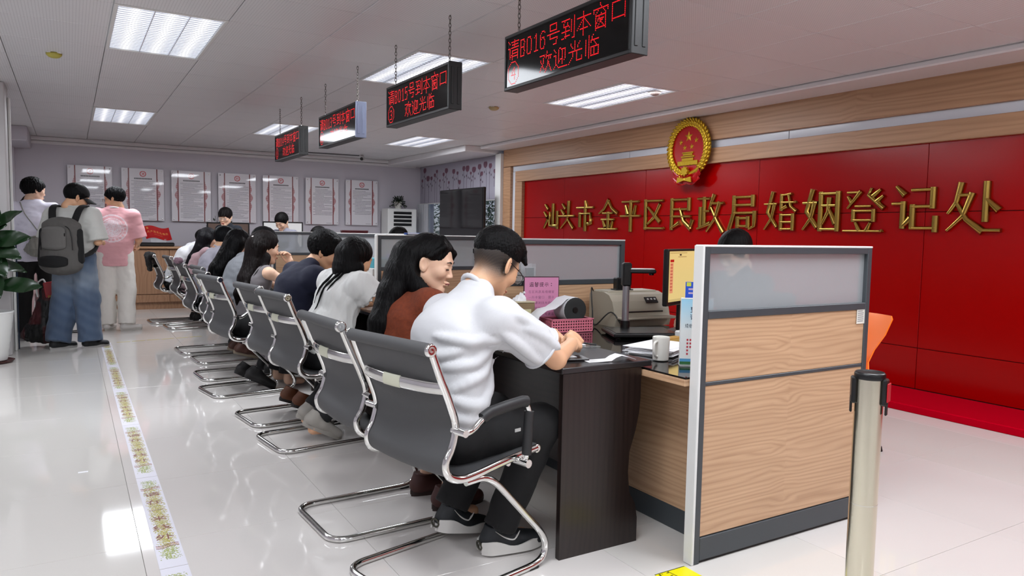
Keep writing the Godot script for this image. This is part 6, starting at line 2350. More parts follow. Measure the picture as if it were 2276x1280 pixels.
	bb.wrinkle(0.012, Vector3(18, 5, 26), 41)
	part("pouch", blob_mesh(bb), cloth_mat("bag_grey", Color(0.60, 0.60, 0.57)), bg)
	part("strap", tubem(smooth_curve([Vector3(-0.15, 1.12, 0.08), Vector3(-0.145, 1.25, 0.0), Vector3(-0.125, 1.38, -0.08), Vector3(-0.06, 1.50, -0.12), Vector3(0.05, 1.47, -0.12)], 5), 0.0055, 6), M.get("bag_grey"), bg)
	part("drawstring", tubem([Vector3(-0.19, 1.13, -0.05), Vector3(-0.20, 1.14, 0.03), Vector3(-0.19, 1.13, 0.11)], 0.007, 6), M.get("bag_grey"), bg)
	# his companion
	j = standing({"look": Vector3(20, 6, 0), "pel": Vector3(0, 0.88, 0), "wai": Vector3(0, 1.02, 0), "che": Vector3(0, 1.19, 0), "nek": Vector3(0, 1.34, 0), "hed": Vector3(0.02, 1.475, 0), "shr": Vector3(0, 1.285, 0.16), "shl": Vector3(0, 1.285, -0.16), "elr": Vector3(0.08, 1.06, 0.2), "ell": Vector3(0.10, 1.10, -0.2), "wrl": Vector3(0.15, 1.36, -0.10), "hl": Vector3(-0.1, 0.8, 0.5), "nl": Vector3(-1, 0, 0), "wrr": Vector3(0.2, 1.0, 0.1), "w": 0.9, "hs": 1.0})
	at = Vector3(-0.38, 0, -10.35)
	h = head_frame(j.hed, j.look, j.hs)
	o = human("woman half hidden behind the slim man in white, hand raised to her mouth", at, -60, j, SKIN_B, 0.017, 0.0085)
	part("top", blob_mesh(shirt_blob(j, 0.7, 0.02, -0.02, 0.015, 42)), cloth_mat("dark_print", Color(0.10, 0.09, 0.10)), o)
	part("trousers", blob_mesh(trousers_blob(j, 0.05, 0.97, 0.015, 43)), cloth_mat("blush_cloth", Color(0.72, 0.60, 0.60)), o)
	part("hair", hair_mesh(h, 0.0085, {"grow": 0.008, "clear": LONG_CLEAR, "locks": [[[Vector3(-0.04, 1.47, 0), Vector3(-0.09, 1.33, 0), Vector3(-0.11, 1.15, 0)], [0.09, 0.08, 0.04], Vector3(0, 0, 1), 1.5]]}, 44), hair_mat(BLACK_HAIR), o)
	face_details(o, h, lip, false, BLACK_HAIR)
	for q in [j.anr, j.anl]:
		shoe(o, q, Vector3(1, 0, 0), Color(0.7, 0.68, 0.66), Color(0.6, 0.58, 0.55))
	# mesh carrier bag hanging by the jeans
	var cb := thing("carrier_bag", "black net carrier bag with red packages inside, hanging beside the baggy jeans", "bag", Vector3(-0.22, 0, -9.0))
	var mb := Blob.new(0.012)
	mb.cap(Vector3(0.02, 0.56, 0), Vector3(0.0, 0.22, 0), 0.06, 0.15, 0.06, Vector3(1, 0, 0), 1.15)
	mb.ell(Vector3(-0.05, 0.14, 0), Vector3(0.19, 0.10, 0.12), 0.05)
	mb.wrinkle(0.02, Vector3(14, 7, 14), 45)
	var netp := func(p: Vector3) -> Color:
		return Color(0.035, 0.03, 0.035).lerp(Color(0.30, 0.04, 0.07), 0.8 * smoothstep(0.0, 0.08, sin(p.x * 21.0 + 1.0) * sin(p.y * 13.0)))
	var nm := mat("net_bag", Color.WHITE, 0.6)
	nm.vertex_color_use_as_albedo = true
	nm.vertex_color_is_srgb = true
	part("net", blob_mesh(mb, netp), nm, cb)
	var rp := MB.new()
	rp.tf = Transform3D(Basis(Vector3(0, 0, 1), 0.16), Vector3(0.06, 0.56, 0.03))
	rp.box(Vector3.ZERO, Vector3(0.15, 0.24, 0.07), 0.006)
	part("red_package", rp.mesh(), mat("package_red", Color(0.62, 0.05, 0.10), 0.4), cb)
	var gp := MB.new()
	gp.tf = rp.tf
	gp.box(Vector3(0.005, -0.04, 0.037), Vector3(0.12, 0.05, 0.004), 0.001)
	part("gold_band", gp.mesh(), mat("package_gold", Color(0.62, 0.42, 0.12), 0.4), cb)
	for z in [-0.02, 0.025]:
		part("handle", tubem(smooth_curve([Vector3(-0.08, 0.52, z), Vector3(-0.09, 0.64, z), Vector3(-0.03, 0.70, z), Vector3(0.0, 0.62, z)], 5), 0.008, 6), M.white_plastic, cb)

func rucksack(at: Vector3, yaw: float, j: Dictionary) -> void:
	var o := thing("rucksack", "grey and black rucksack on the back of the man in the cap", "backpack", at, yaw)
	var g := cloth_mat("ruck_grey", Color(0.33, 0.32, 0.31))
	var k := cloth_mat("ruck_black", Color(0.035, 0.035, 0.038))
	var b := Blob.new(0.010)
	b.cap(Vector3(-0.235, 1.25, 0), Vector3(-0.25, 0.87, 0), 0.095, 0.105, 0.03, Vector3(0, 0, 1), 1.95)
	b.wrinkle(0.006, Vector3(12, 8, 12), 51)
	part("main_body", blob_mesh(b), g, o)
	var f := Blob.new(0.009)
	f.cap(Vector3(-0.335, 1.22, -0.02), Vector3(-0.34, 1.05, -0.02), 0.035, 0.035, 0.02, Vector3(0, 0, 1), 3.2)
	f.wrinkle(0.003, Vector3(12, 8, 12), 52)
	part("front_pocket", blob_mesh(f), cloth_mat("ruck_mid", Color(0.38, 0.37, 0.36)), o)
	var f2 := Blob.new(0.009)
	f2.cap(Vector3(-0.345, 0.93, -0.03), Vector3(-0.345, 0.88, -0.03), 0.035, 0.035, 0.02, Vector3(0, 0, 1), 4.0)
	part("lower_pocket", blob_mesh(f2), k, o)
	for z in [-1.0, 1.0]:
		part("side_panel", blob_mesh(_soft(Vector3(-0.24, 1.2, 0.165 * z), Vector3(-0.25, 0.92, 0.175 * z), 0.04, 0.045, 0.010)), k, o)
		var pts := smooth_curve([Vector3(-0.20, 1.27, 0.10 * z), Vector3(-0.13, 1.43, 0.13 * z), Vector3(-0.01, 1.455, 0.14 * z), Vector3(0.12, 1.34, 0.15 * z), Vector3(0.14, 1.15, 0.17 * z), Vector3(-0.06, 1.0, 0.21 * z), Vector3(-0.2, 0.95, 0.16 * z)], 5)
		var st := MB.new()
		st.tube(pts, 0.014, 8, false, 2.6, Vector3(0, 0, 1))
		part("strap", st.mesh(), k, o)
		part("buckle", boxm(Vector3(0.012, 0.035, 0.026), 0.004), M.black_plastic, o, Vector3(-0.345, 1.17, 0.075 * z))
	part("grab_handle", tubem(smooth_curve([Vector3(-0.23, 1.30, -0.04), Vector3(-0.235, 1.335, 0), Vector3(-0.23, 1.30, 0.04)], 5), 0.009, 6), k, o)
	part("zip", tubem(smooth_curve([Vector3(-0.330, 1.02, -0.15), Vector3(-0.322, 1.22, -0.12), Vector3(-0.31, 1.265, 0.0), Vector3(-0.322, 1.22, 0.12), Vector3(-0.330, 1.02, 0.15)], 5), 0.004, 6), M.black_plastic, o)

func _soft(a: Vector3, b: Vector3, ra: float, rb: float, cell: float) -> Blob:
	var k := Blob.new(cell)
	k.cap(a, b, ra, rb, 0.02)
	return k

func clerk(label: String, at: Vector3, yaw: float, look: Vector3, coat: Color, style: String, lips: Color, specs: bool, up := false) -> void:
	var j := joints({"che": Vector3(0.12, 0.90, 0), "wai": Vector3(0.10, 0.70, 0), "nek": Vector3(0.14, 1.05, 0), "hed": Vector3(0.18, 1.17, 0), "shr": Vector3(0.13, 0.985, 0.17), "shl": Vector3(0.13, 0.985, -0.17), "elr": Vector3(0.26, 0.79, 0.22), "ell": Vector3(0.26, 0.79, -0.22), "wrr": Vector3(0.44, 0.79, 0.12), "wrl": Vector3(0.44, 0.79, -0.12), "look": look, "w": 0.94, "hs": 1.03})
	if up:
		j = standing({"look": look, "pel": Vector3(0, 0.88, 0), "wai": Vector3(0.05, 1.01, 0), "che": Vector3(0.13, 1.16, 0), "nek": Vector3(0.19, 1.295, 0), "hed": Vector3(0.235, 1.42, 0), "shr": Vector3(0.17, 1.24, 0.165), "shl": Vector3(0.17, 1.24, -0.165), "elr": Vector3(0.25, 1.0, 0.2), "ell": Vector3(0.25, 1.0, -0.2), "wrr": Vector3(0.42, 0.93, 0.12), "wrl": Vector3(0.42, 0.93, -0.12), "w": 0.94, "hs": 1.05})
		if style == "tied":
			for q in ["wai", "che", "nek", "hed", "shr", "shl", "elr", "ell", "wrr", "wrl", "pel"]:
				j[q] -= Vector3(0, 0.055, 0)
	var h := head_frame(j.hed, j.look, j.hs)
	var o := human(label, at, yaw, j, SKIN_B, 0.018, 0.008)
	part("jacket", blob_mesh(shirt_blob(j, 1.85, 0.02, -0.05, 0.015, 61)), cloth_mat("coat_%s" % coat.to_html(), coat), o)
	part("trousers", blob_mesh(trousers_blob(j, 0.02, 0.95, 0.018, 62)), M.get("black_cloth"), o)
	var st := {"grow": 0.010, "clear": LONG_CLEAR if style != "tied" else SHORT_CLEAR}
	if style == "bangs":
		st["fringe"] = [[Vector3(0.05, 0.10, -0.03), Vector3(0.098, 0.036, -0.03), 0.022, 0.012], [Vector3(0.05, 0.10, 0.03), Vector3(0.098, 0.036, 0.03), 0.022, 0.012], [Vector3(0.06, 0.10, 0), Vector3(0.104, 0.036, 0), 0.022, 0.012]]
		st["clear"] = [[Vector3(0.10, -0.055, 0), Vector3(0.078, 0.090, 0.070)]]
	part("hair", hair_mesh(h, 0.008, st, 63), hair_mat(Color(0.03, 0.022, 0.022) if style != "bangs" else Color(0.05, 0.036, 0.036)), o)
	face_details(o, h, lips, true, BLACK_HAIR)
	if specs:
		glasses(o, h, Color(0.35, 0.12, 0.10))
	for q in [j.anr, j.anl]:
		shoe(o, q, Vector3(1, 0, 0), Color(0.05, 0.05, 0.05), Color(0.05, 0.05, 0.05), 0.0, 0.01)
	if up:
		return
	# a simple swivel chair for each clerk
	var ch := thing("swivel_chair", "black swivel chair under the " + label.split(",")[0], "chair", at, yaw)
	part("seat", boxm(Vector3(0.44, 0.07, 0.44), 0.03), M.black_plastic, ch, Vector3(0.12, 0.415, 0))
	part("backrest", boxm(Vector3(0.05, 0.42, 0.40), 0.024), M.black_plastic, ch, Vector3(-0.15, 0.72, 0))
	part("back_bar", tubem(rounded([Vector3(0.05, 0.38, 0), Vector3(-0.20, 0.38, 0), Vector3(-0.18, 0.66, 0)], 0.06), 0.014, 8), M.black_plastic, ch)
	part("column", tubem([Vector3(0.12, 0.39, 0), Vector3(0.12, 0.08, 0)], 0.025, 10), M.chrome, ch)
	for k in 5:
		var an := TAU * k / 5
		var d := Vector3(cos(an), 0, sin(an)) * 0.26
		part("foot", tubem([Vector3(0.12, 0.09, 0), Vector3(0.12, 0.065, 0) + d], [0.02, 0.014], 8), M.black_plastic, ch)
		var cs := MB.new()
		cs.ball(Vector3(0.12, 0.028, 0) + d, Vector3.ONE * 0.028, 6)
		part("caster", cs.mesh(), M.black_plastic, ch)

func build_clerks() -> void:
	clerk("clerk with a spectacled face and brown fringe, left of the white roses", Vector3(2.15, 0, -11.58), 215, Vector3(22, 12, 0), Color(0.07, 0.10, 0.14), "bangs", Color(0.62, 0.10, 0.12), true, true)
	clerk("clerk whose lowered face shows over the far partitions", Vector3(2.92, 0, -11.40), 215, Vector3(10, 30, 0), Color(0.5, 0.5, 0.55), "tied", Color(0.6, 0.3, 0.3), false, true)
	clerk("clerk hidden behind the navy man's partition except the crown", Vector3(3.25, 0.0, -10.55), 180, Vector3(0, 20, 0), Color(0.07, 0.08, 0.12), "tied", Color(0.6, 0.3, 0.3), false)
	clerk("clerk below the air conditioner, only dark hair showing", Vector3(3.42, 0.0, -7.95), 180, Vector3(0, 20, 0), Color(0.07, 0.08, 0.12), "bob", Color(0.6, 0.3, 0.3), false)
	clerk("clerk behind the nearest partition, only the crown showing", Vector3(3.66, 0.0, -3.15), 180, Vector3(0, 25, 0), Color(0.07, 0.08, 0.12), "bob", Color(0.6, 0.3, 0.3), false)
# ---------------------------------------------------------------- things on and around the desks
const TOP := 0.7275
const VTOP := 0.757

func card(size: Vector2, im: Image, key: String, thick := 0.002, rough := 0.6) -> ArrayMesh:
	var k := MB.new()
	var x := size.x / 2
	var y := size.y / 2
	k.face([Vector3(-x, -y, thick / 2), Vector3(x, -y, thick / 2), Vector3(x, y, thick / 2), Vector3(-x, y, thick / 2)], [Vector2(0, 1), Vector2(1, 1), Vector2(1, 0), Vector2(0, 0)])
	var m := mat(key, Color.WHITE, rough)
	m.albedo_texture = tex(im)
	return k.mesh()

func build_items() -> void:
	# pink notice in a dark-edged stand
	var im := Image.create(200, 280, false, Image.FORMAT_RGB8)
	im.fill(Color(0.80, 0.52, 0.66))
	ink_text(im, "温馨提示:", Vector2(28, 28), 26, 2.2, Color(0.24, 0.10, 0.18), 1.14)
	var rows := ["在区民政局婚姻登", "一外本窗口等提示", "记处请到线光临请", "请市民政局登记外", "米线在口本号请温", "处记登姻婚局政民"]
	for k in 6:
		ink_text(im, rows[k], Vector2(24, 74 + k * 32), 17, 1.2, Color(0.42, 0.22, 0.34), 1.14)
	var o := thing("notice_stand", "pink printed notice in a dark-edged stand behind the pink basket", "notice", Vector3(2.315, TOP, -3.52), -14)
	part("frame", boxm(Vector3(0.215, 0.29, 0.008), 0.002), mat("notice_edge", Color(0.22, 0.12, 0.16), 0.4), o, Vector3(0, 0.15, 0))
	part("print", card(Vector2(0.205, 0.28), im, "pink_notice"), M.pink_notice, o, Vector3(0, 0.15, 0.0045))
	part("foot", boxm(Vector3(0.215, 0.006, 0.08), 0.002), M.clear_acrylic, o, Vector3(0, 0.003, 0.0))
	# pink perforated basket with a paper roll
	o = thing("plastic_basket", "pink perforated plastic basket holding a paper roll", "basket", Vector3(2.37, TOP, -3.34), -6)
	var pk := mat("pink_plastic", Color(0.84, 0.47, 0.54), 0.4)
	var bk := MB.new()
	bk.box(Vector3(0, 0.003, 0), Vector3(0.25, 0.006, 0.13), 0.002)
	for s in [[Vector3(0, 0, 0.067), Vector3(1, 0, 0), 0.25, 16], [Vector3(0, 0, -0.067), Vector3(1, 0, 0), 0.25, 16], [Vector3(0.127, 0, 0), Vector3(0, 0, 1), 0.13, 8], [Vector3(-0.127, 0, 0), Vector3(0, 0, 1), 0.13, 8]]:
		var c: Vector3 = s[0]
		var d: Vector3 = s[1]
		var l: float = s[2]
		var n: int = s[3]
		for k in n + 1:
			var t := (float(k) / n - 0.5) * l
			bk.box(c + d * t + Vector3(0, 0.038, 0), Vector3(0.0062, 0.07, 0.0062))
		for r in 5:
			var sz := d.abs() * l + Vector3(0.005, 0.0072, 0.005)
			bk.box(c + Vector3(0, 0.006 + r * 0.0155, 0), sz)
		bk.box(c + Vector3(0, 0.073, 0), d.abs() * (l + 0.014) + Vector3(0.010, 0.006, 0.010), 0.002)
	part("body", bk.mesh(), pk, o)
	part("shade_block", boxm(Vector3(0.235, 0.058, 0.115)), mat("basket_shade", Color(0.03, 0.02, 0.022), 0.9), o, Vector3(0, 0.034, 0))  # black block inside, darkening the holes as shade would
	o = thing("paper_roll", "white paper roll with a dark end, unrolling over the pink basket", "paper roll", Vector3(2.36, TOP + 0.066, -3.34), -6)
	o.scale = Vector3.ONE * 1.28
	var rl := MB.new()
	rl.tf = Transform3D(Basis(Vector3(1, 0, 0), PI / 2), Vector3(0.02, 0.045, 0.0))
	rl.lathe([Vector2(0.012, 0.05), Vector2(0.052, 0.05), Vector2(0.055, 0.045), Vector2(0.055, -0.045), Vector2(0.05, -0.05), Vector2(0.012, -0.05)], Vector3.ZERO, 24)
	part("roll", rl.mesh(), M.paper, o)
	var cr := MB.new()
	cr.tf = rl.tf
	cr.lathe([Vector2(0.012, 0.0515), Vector2(0.03, 0.0515), Vector2(0.031, 0.0525), Vector2(0.054, 0.0525), Vector2(0.054, 0.05)], Vector3.ZERO, 24)
	part("dark_end", cr.mesh(), mat("roll_end", Color(0.14, 0.15, 0.15), 0.5), o)
	part("core", tubem([Vector3(0.02, 0.045, -0.052), Vector3(0.02, 0.045, 0.054)], 0.013, 12), M.black_plastic, o)
	var st := []
	for q in [Vector2(0.02, 0.1005), Vector2(-0.02, 0.092), Vector2(-0.045, 0.07), Vector2(-0.075, 0.052), Vector2(-0.115, 0.045), Vector2(-0.15, 0.02), Vector2(-0.165, -0.03)]:
		st.append([Vector3(q.x, q.y, -0.046), Vector3(q.x, q.y, 0.0), Vector3(q.x, q.y, 0.046)])
	var ss := MB.new()
	ss.sheet(st, 0.0012)
	part("loose_end", ss.mesh(), M.paper, o)
	# passbook printer
	o = thing("desk_printer", "beige passbook printer with a three-button panel", "printer", Vector3(2.93, TOP, -3.47), -4)
	o.scale = Vector3(0.9, 0.9, 0.9)
	var sec := PackedVector2Array([Vector2(-0.15, 0), Vector2(0.15, 0), Vector2(0.165, 0.05), Vector2(0.15, 0.075), Vector2(0.14, 0.115), Vector2(0.12, 0.165), Vector2(0.08, 0.205), Vector2(0.02, 0.222), Vector2(-0.12, 0.222), Vector2(-0.15, 0.20)])
	var pb := MB.new()
	pb.prism(sec, Vector3(-0.225, 0, 0), Vector3(0, 0, 1), Vector3(0, 1, 0), -0.45)
	part("body", pb.mesh(), M.beige_plastic, o, Vector3(0, 0, 0))
	part("paper_shelf", boxm(Vector3(0.44, 0.016, 0.10), 0.005), M.beige_plastic, o, Vector3(0, 0.062, 0.19))
	part("slot", boxm(Vector3(0.30, 0.009, 0.012), 0.003), M.black_plastic, o, Vector3(0.02, 0.096, 0.147))
	var cp := thing_part_tilt(o, "control_panel", boxm(Vector3(0.10, 0.05, 0.008), 0.003), M.dark_plastic, Vector3(0.09, 0.170, 0.120), -0.75)
	for k in 3:
		part("button", boxm(Vector3(0.016, 0.014, 0.006), 0.003), M.white_plastic, cp, Vector3(-0.028 + k * 0.028, 0.004, 0.005))
	part("lid", boxm(Vector3(0.40, 0.008, 0.16), 0.003), M.beige_plastic, o, Vector3(0, 0.224, -0.05))
	var cb := part("cable", tubem(smooth_curve([Vector3(2.72, TOP + 0.20, -3.56), Vector3(2.66, TOP + 0.22, -3.50), Vector3(2.64, TOP + 0.10, -3.46), Vector3(2.63, TOP + 0.01, -3.42), Vector3(2.70, TOP + 0.09, -3.36), Vector3(2.74, TOP + 0.01, -3.30)], 6), 0.004, 6), M.black_plastic, self)
	tag(cb, "thin black cable looping at the left side of the printer", "cable")
	var sp := thing("black_speaker", "small black device standing on top of the printer", "speaker", Vector3(2.86, TOP + 0.206, -3.50), -10)
	part("body", boxm(Vector3(0.10, 0.075, 0.05), 0.006), M.black_plastic, sp, Vector3(0.03, 0.038, 0))
	part("foot", boxm(Vector3(0.12, 0.006, 0.07), 0.002), M.dark_plastic, sp, Vector3(0.03, 0.003, 0))
	# document camera
	o = thing("document_camera", "document camera with a silver pole on a flat black pad", "scanner", Vector3(2.59, TOP, -3.06), -24)
	part("pad", boxm(Vector3(0.36, 0.022, 0.28), 0.006), M.black_plastic, o, Vector3(0.05, 0.019, 0.03))
	part("pad_mat", boxm(Vector3(0.33, 0.004, 0.25), 0.001), mat("pad_mat", Color(0.06, 0.06, 0.065), 0.25), o, Vector3(0.05, 0.031, 0.03))
	for q in [Vector3(-0.1, 0.004, -0.08), Vector3(0.2, 0.004, -0.08), Vector3(-0.1, 0.004, 0.14), Vector3(0.2, 0.004, 0.14)]:
		part("foot", boxm(Vector3(0.02, 0.01, 0.02), 0.003), M.dark_plastic, o, q)
	part("collar", tubem([Vector3(0.0, 0.028, -0.09), Vector3(0.0, 0.07, -0.09)], 0.026, 14), M.black_plastic, o)
	part("pole", tubem([Vector3(0.0, 0.06, -0.09), Vector3(0.0, 0.27, -0.09)], 0.019, 16), mat("satin_silver", Color(0.62, 0.62, 0.64), 0.3, 0.8), o)
	part("head_column", boxm(Vector3(0.05, 0.13, 0.05), 0.008), M.black_plastic, o, Vector3(0.0, 0.325, -0.09))
	part("arm", boxm(Vector3(0.155, 0.022, 0.045), 0.006), M.dark_plastic, o, Vector3(0.085, 0.343, -0.085))
	part("arm_cover", boxm(Vector3(0.15, 0.006, 0.04), 0.003), M.white_plastic, o, Vector3(0.08, 0.356, -0.085))
	part("lens", tubem([Vector3(0.14, 0.332, -0.085), Vector3(0.14, 0.322, -0.085)], 0.014, 12), mat("lens_glass", Color(0.02, 0.02, 0.03), 0.05), o)
	# monitor
	o = thing("computer_monitor", "black monitor with a pale yellow page, partly behind the nearest partition", "monitor", Vector3(2.97, TOP, -3.05), 22)
	part("bezel", boxm(Vector3(0.50, 0.31, 0.03), 0.006), M.black_plastic, o, Vector3(0, 0.315, 0))
	var si := Image.create(256, 160, false, Image.FORMAT_RGB8)
	si.fill(Color(0.96, 0.84, 0.55))
	si.fill_rect(Rect2i(6, 26, 26, 8), Color(0.75, 0.12, 0.10))
	si.fill_rect(Rect2i(6, 36, 22, 96), Color(0.93, 0.62, 0.45))
	for k in 9:
		si.fill_rect(Rect2i(8, 40 + k * 10, 16, 4), Color(0.80, 0.40, 0.32))
	si.fill_rect(Rect2i(4, 4, 120, 3), Color(0.80, 0.68, 0.42))
	si.fill_rect(Rect2i(70, 9, 14, 5), Color(0.25, 0.22, 0.15))
	si.fill_rect(Rect2i(60, 17, 60, 2), Color(0.7, 0.55, 0.35))
	si.fill_rect(Rect2i(0, 152, 256, 8), Color(0.85, 0.75, 0.5))
	var sm := mat("monitor_page", Color(0.05, 0.05, 0.05), 0.2)
	var sk := card(Vector2(0.47, 0.275), si, "monitor_page_print")
	sm.emission_enabled = true
	sm.emission = Color.WHITE
	sm.emission_operator = BaseMaterial3D.EMISSION_OP_MULTIPLY
	sm.emission_texture = M.monitor_page_print.albedo_texture
	sm.emission_energy_multiplier = 0.85
	part("screen", sk, sm, o, Vector3(0, 0.32, 0.0155))
	part("neck", boxm(Vector3(0.06, 0.20, 0.02), 0.005), M.black_plastic, o, Vector3(0, 0.11, -0.02))
	part("foot", boxm(Vector3(0.20, 0.012, 0.16), 0.005), M.black_plastic, o, Vector3(0, 0.006, 0))
	var ml := AreaLight3D.new()
	ml.name = "computer_monitor_glow"
	ml.area_size = Vector2(0.46, 0.27)
	ml.light_color = Color(1.0, 0.88, 0.6)
	ml.light_energy = 0.03
	ml.shadow_enabled = true
	add_child(ml)
	ml.transform = Transform3D(Basis(Vector3.UP, deg_to_rad(22 + 180)), Vector3(2.97, TOP + 0.32, -3.05) + Basis(Vector3.UP, deg_to_rad(22)) * Vector3(0, 0, 0.022))
	# mug, papers, slips
	o = thing("mug", "plain white mug in front of the paper stack", "mug", Vector3(2.19, TOP, -2.375), 20)
	var mg := MB.new()
	mg.lathe([Vector2(0, 0.002), Vector2(0.030, 0.002), Vector2(0.0345, 0.006), Vector2(0.0365, 0.05), Vector2(0.0375, 0.103), Vector2(0.0355, 0.105), Vector2(0.034, 0.10), Vector2(0.033, 0.02), Vector2(0, 0.016)], Vector3.ZERO, 28)
	part("cup", mg.mesh(), M.ceramic, o)
	part("handle", tubem(smooth_curve([Vector3(-0.034, 0.088, 0), Vector3(-0.060, 0.082, 0), Vector3(-0.064, 0.05, 0), Vector3(-0.050, 0.026, 0), Vector3(-0.033, 0.022, 0)], 5), 0.0055, 8), M.ceramic, o)
	o = thing("paper_stack", "loose stack of white papers behind the mug", "papers", Vector3(2.36, TOP, -2.56), 24)
	var r := RandomNumberGenerator.new()
	r.seed = 15
	for k in 11:
		var sh := part("sheet", boxm(Vector3(0.30, 0.0026, 0.21)), M.paper, o, Vector3(r.randf_range(-0.012, 0.012), 0.0016 + k * 0.0031, r.randf_range(-0.012, 0.012)))
		sh.rotation_degrees.y = r.randf_range(-7, 7)
	o = thing("receipt_slip", "curled white receipt on the corner of the dark table", "paper", Vector3(1.87, VTOP, -2.335), -12)
	var rows2 := []
	for q in [Vector2(-0.10, 0.001), Vector2(-0.05, 0.002), Vector2(0.0, 0.004), Vector2(0.02, 0.016), Vector2(0.045, 0.024), Vector2(0.08, 0.016), Vector2(0.11, 0.006)]:
		rows2.append([Vector3(q.x, q.y, -0.03), Vector3(q.x, q.y, 0.03)])
	var rs := MB.new()
	rs.sheet(rows2, 0.0008)
	part("slip", rs.mesh(), M.paper, o)
	part("printed_line", boxm(Vector3(0.05, 0.0006, 0.004)), M.grey_plastic, o, Vector3(-0.06, 0.0022, 0.0))
	o = thing("document_wallet", "dark document wallet with a white card under the man's forearm", "wallet", Vector3(1.735, VTOP, -2.425), -14)
	part("cover", boxm(Vector3(0.15, 0.010, 0.09), 0.003), mat("wallet_brown", Color(0.10, 0.07, 0.07), 0.3), o, Vector3(0, 0.005, 0))
	part("card", boxm(Vector3(0.085, 0.002, 0.054), 0.0008), M.paper, o, Vector3(-0.01, 0.0115, -0.012))
	o = thing("id_card_tray", "clear tray with a white card and key on the dark table edge", "tray", Vector3(1.99, VTOP, -2.70), -16)
	part("tray", boxm(Vector3(0.17, 0.006, 0.11), 0.002), M.clear_glass, o, Vector3(0, 0.003, 0))
	part("card", boxm(Vector3(0.086, 0.003, 0.054), 0.001), M.paper, o, Vector3(-0.02, 0.009, 0.0))
	var ky := MB.new()
	ky.tube([Vector3(0.03, 0.012, 0.0), Vector3(0.075, 0.009, 0.025)], 0.004, 6)
	ky.ball(Vector3(0.03, 0.012, 0), Vector3(0.012, 0.005, 0.010), 5)
	part("key", ky.mesh(), M.dark_plastic, o)
	o = thing("letter", "folded white paper lying under the man's hands", "paper", Vector3(1.72, VTOP, -2.56), 10)
	part("leaf", boxm(Vector3(0.16, 0.002, 0.12)), M.paper, o, Vector3(0, 0.001, 0))
	part("upper_leaf", boxm(Vector3(0.13, 0.0015, 0.10)), M.paper, o, Vector3(0.01, 0.003, 0.004))
	# white leaflet holder with the blue card
	var li := Image.create(128, 224, false, Image.FORMAT_RGB8)
	for y in 224:
		li.fill_rect(Rect2i(0, y, 128, 1), Color(0.62, 0.82, 0.92).lerp(Color(0.92, 0.94, 0.94), minf(1.0, y / 110.0)))
	ink_text(li, "登记", Vector2(38, 26), 20, 2, Color(0.12, 0.2, 0.3))
	ink_text(li, "请记", Vector2(38, 52), 20, 2, Color(0.12, 0.2, 0.3))
	ink_text(li, "婚姻登记处", Vector2(18, 84), 15, 1.5, Color(0.15, 0.2, 0.25))
	for y in 5:
		for x in 6:
			if r.randf() < 0.7:
				li.fill_rect(Rect2i(26 + x * 12, 136 + y * 12, 7, 7), Color(0.75, 0.25, 0.3))
	li.fill_rect(Rect2i(0, 204, 128, 10), Color(0.35, 0.62, 0.80))
	li.fill_rect(Rect2i(0, 214, 128, 10), Color(0.22, 0.42, 0.25))
	o = thing("leaflet_stand", "white and blue leaflet stand against the white end strip of the nearest partition", "stand", Vector3(2.235, TOP, -2.215), -36)
	part("print", card(Vector2(0.13, 0.275), li, "leaflet_print", 0.002, 0.3), M.leaflet_print, o, Vector3(0, 0.143, 0.007))
	part("holder", boxm(Vector3(0.134, 0.285, 0.012), 0.002), M.white_plastic, o, Vector3(0, 0.1425, 0))
	part("foot", boxm(Vector3(0.134, 0.006, 0.07), 0.002), M.clear_acrylic, o, Vector3(0, 0.003, 0))
	var bi := Image.create(96, 64, false, Image.FORMAT_RGB8)
	bi.fill(Color(0.14, 0.30, 0.74))
	for k in 2:
		bi.fill_rect(Rect2i(12, 26 + k * 16, 70, 7), Color(0.75, 0.65, 0.75))
	bi.fill_rect(Rect2i(4, 2, 18, 16), Color(0.75, 0.78, 0.25))
	o = thing("blue_leaflet", "small blue leaflet standing in the top of the white leaflet stand", "leaflet", Vector3(2.235, TOP + 0.285, -2.215), -36)
	part("print", card(Vector2(0.10, 0.066), bi, "blue_leaflet_print"), M.blue_leaflet_print, o, Vector3(0.0, 0.034, 0.002))
	part("sheet", boxm(Vector3(0.10, 0.067, 0.002)), M.paper, o, Vector3(0.0, 0.0335, 0))
	# small heap by the monitor
	o = thing("pen_tray", "white tray of red and white odds and ends left of the monitor", "tray", Vector3(2.80, TOP, -2.78), 10)
	part("tray", boxm(Vector3(0.20, 0.05, 0.12), 0.006), M.white_plastic, o, Vector3(0, 0.025, 0))
	part("red_box", boxm(Vector3(0.06, 0.04, 0.05), 0.004), mat("stamp_red", Color(0.55, 0.04, 0.08), 0.4), o, Vector3(0.05, 0.068, 0))
	part("white_box", boxm(Vector3(0.08, 0.03, 0.08), 0.004), M.paper, o, Vector3(-0.045, 0.062, 0.01))
	o = thing("wooden_block", "pale wooden block lying on the desk behind the mug", "block", Vector3(2.56, TOP, -2.72), 12)
	part("block", boxm(Vector3(0.16, 0.035, 0.05), 0.004), mat("pale_wood", Color(0.66, 0.50, 0.24), 0.5), o, Vector3(0, 0.0175, 0))
	part("label_strip", boxm(Vector3(0.14, 0.014, 0.002)), mat("label_yellow", Color(0.75, 0.62, 0.35), 0.5), o, Vector3(0, 0.02, 0.026))
	# tissue box near the man's chin
	o = thing("tissue_box", "brown tissue box with a tissue pulled out, beyond the man's chin", "tissue box", Vector3(2.16, TOP, -3.50), -8)
	part("box", boxm(Vector3(0.13, 0.155, 0.13), 0.005), mat("tissue_brown", Color(0.50, 0.42, 0.30), 0.5), o, Vector3(0, 0.0775, 0))
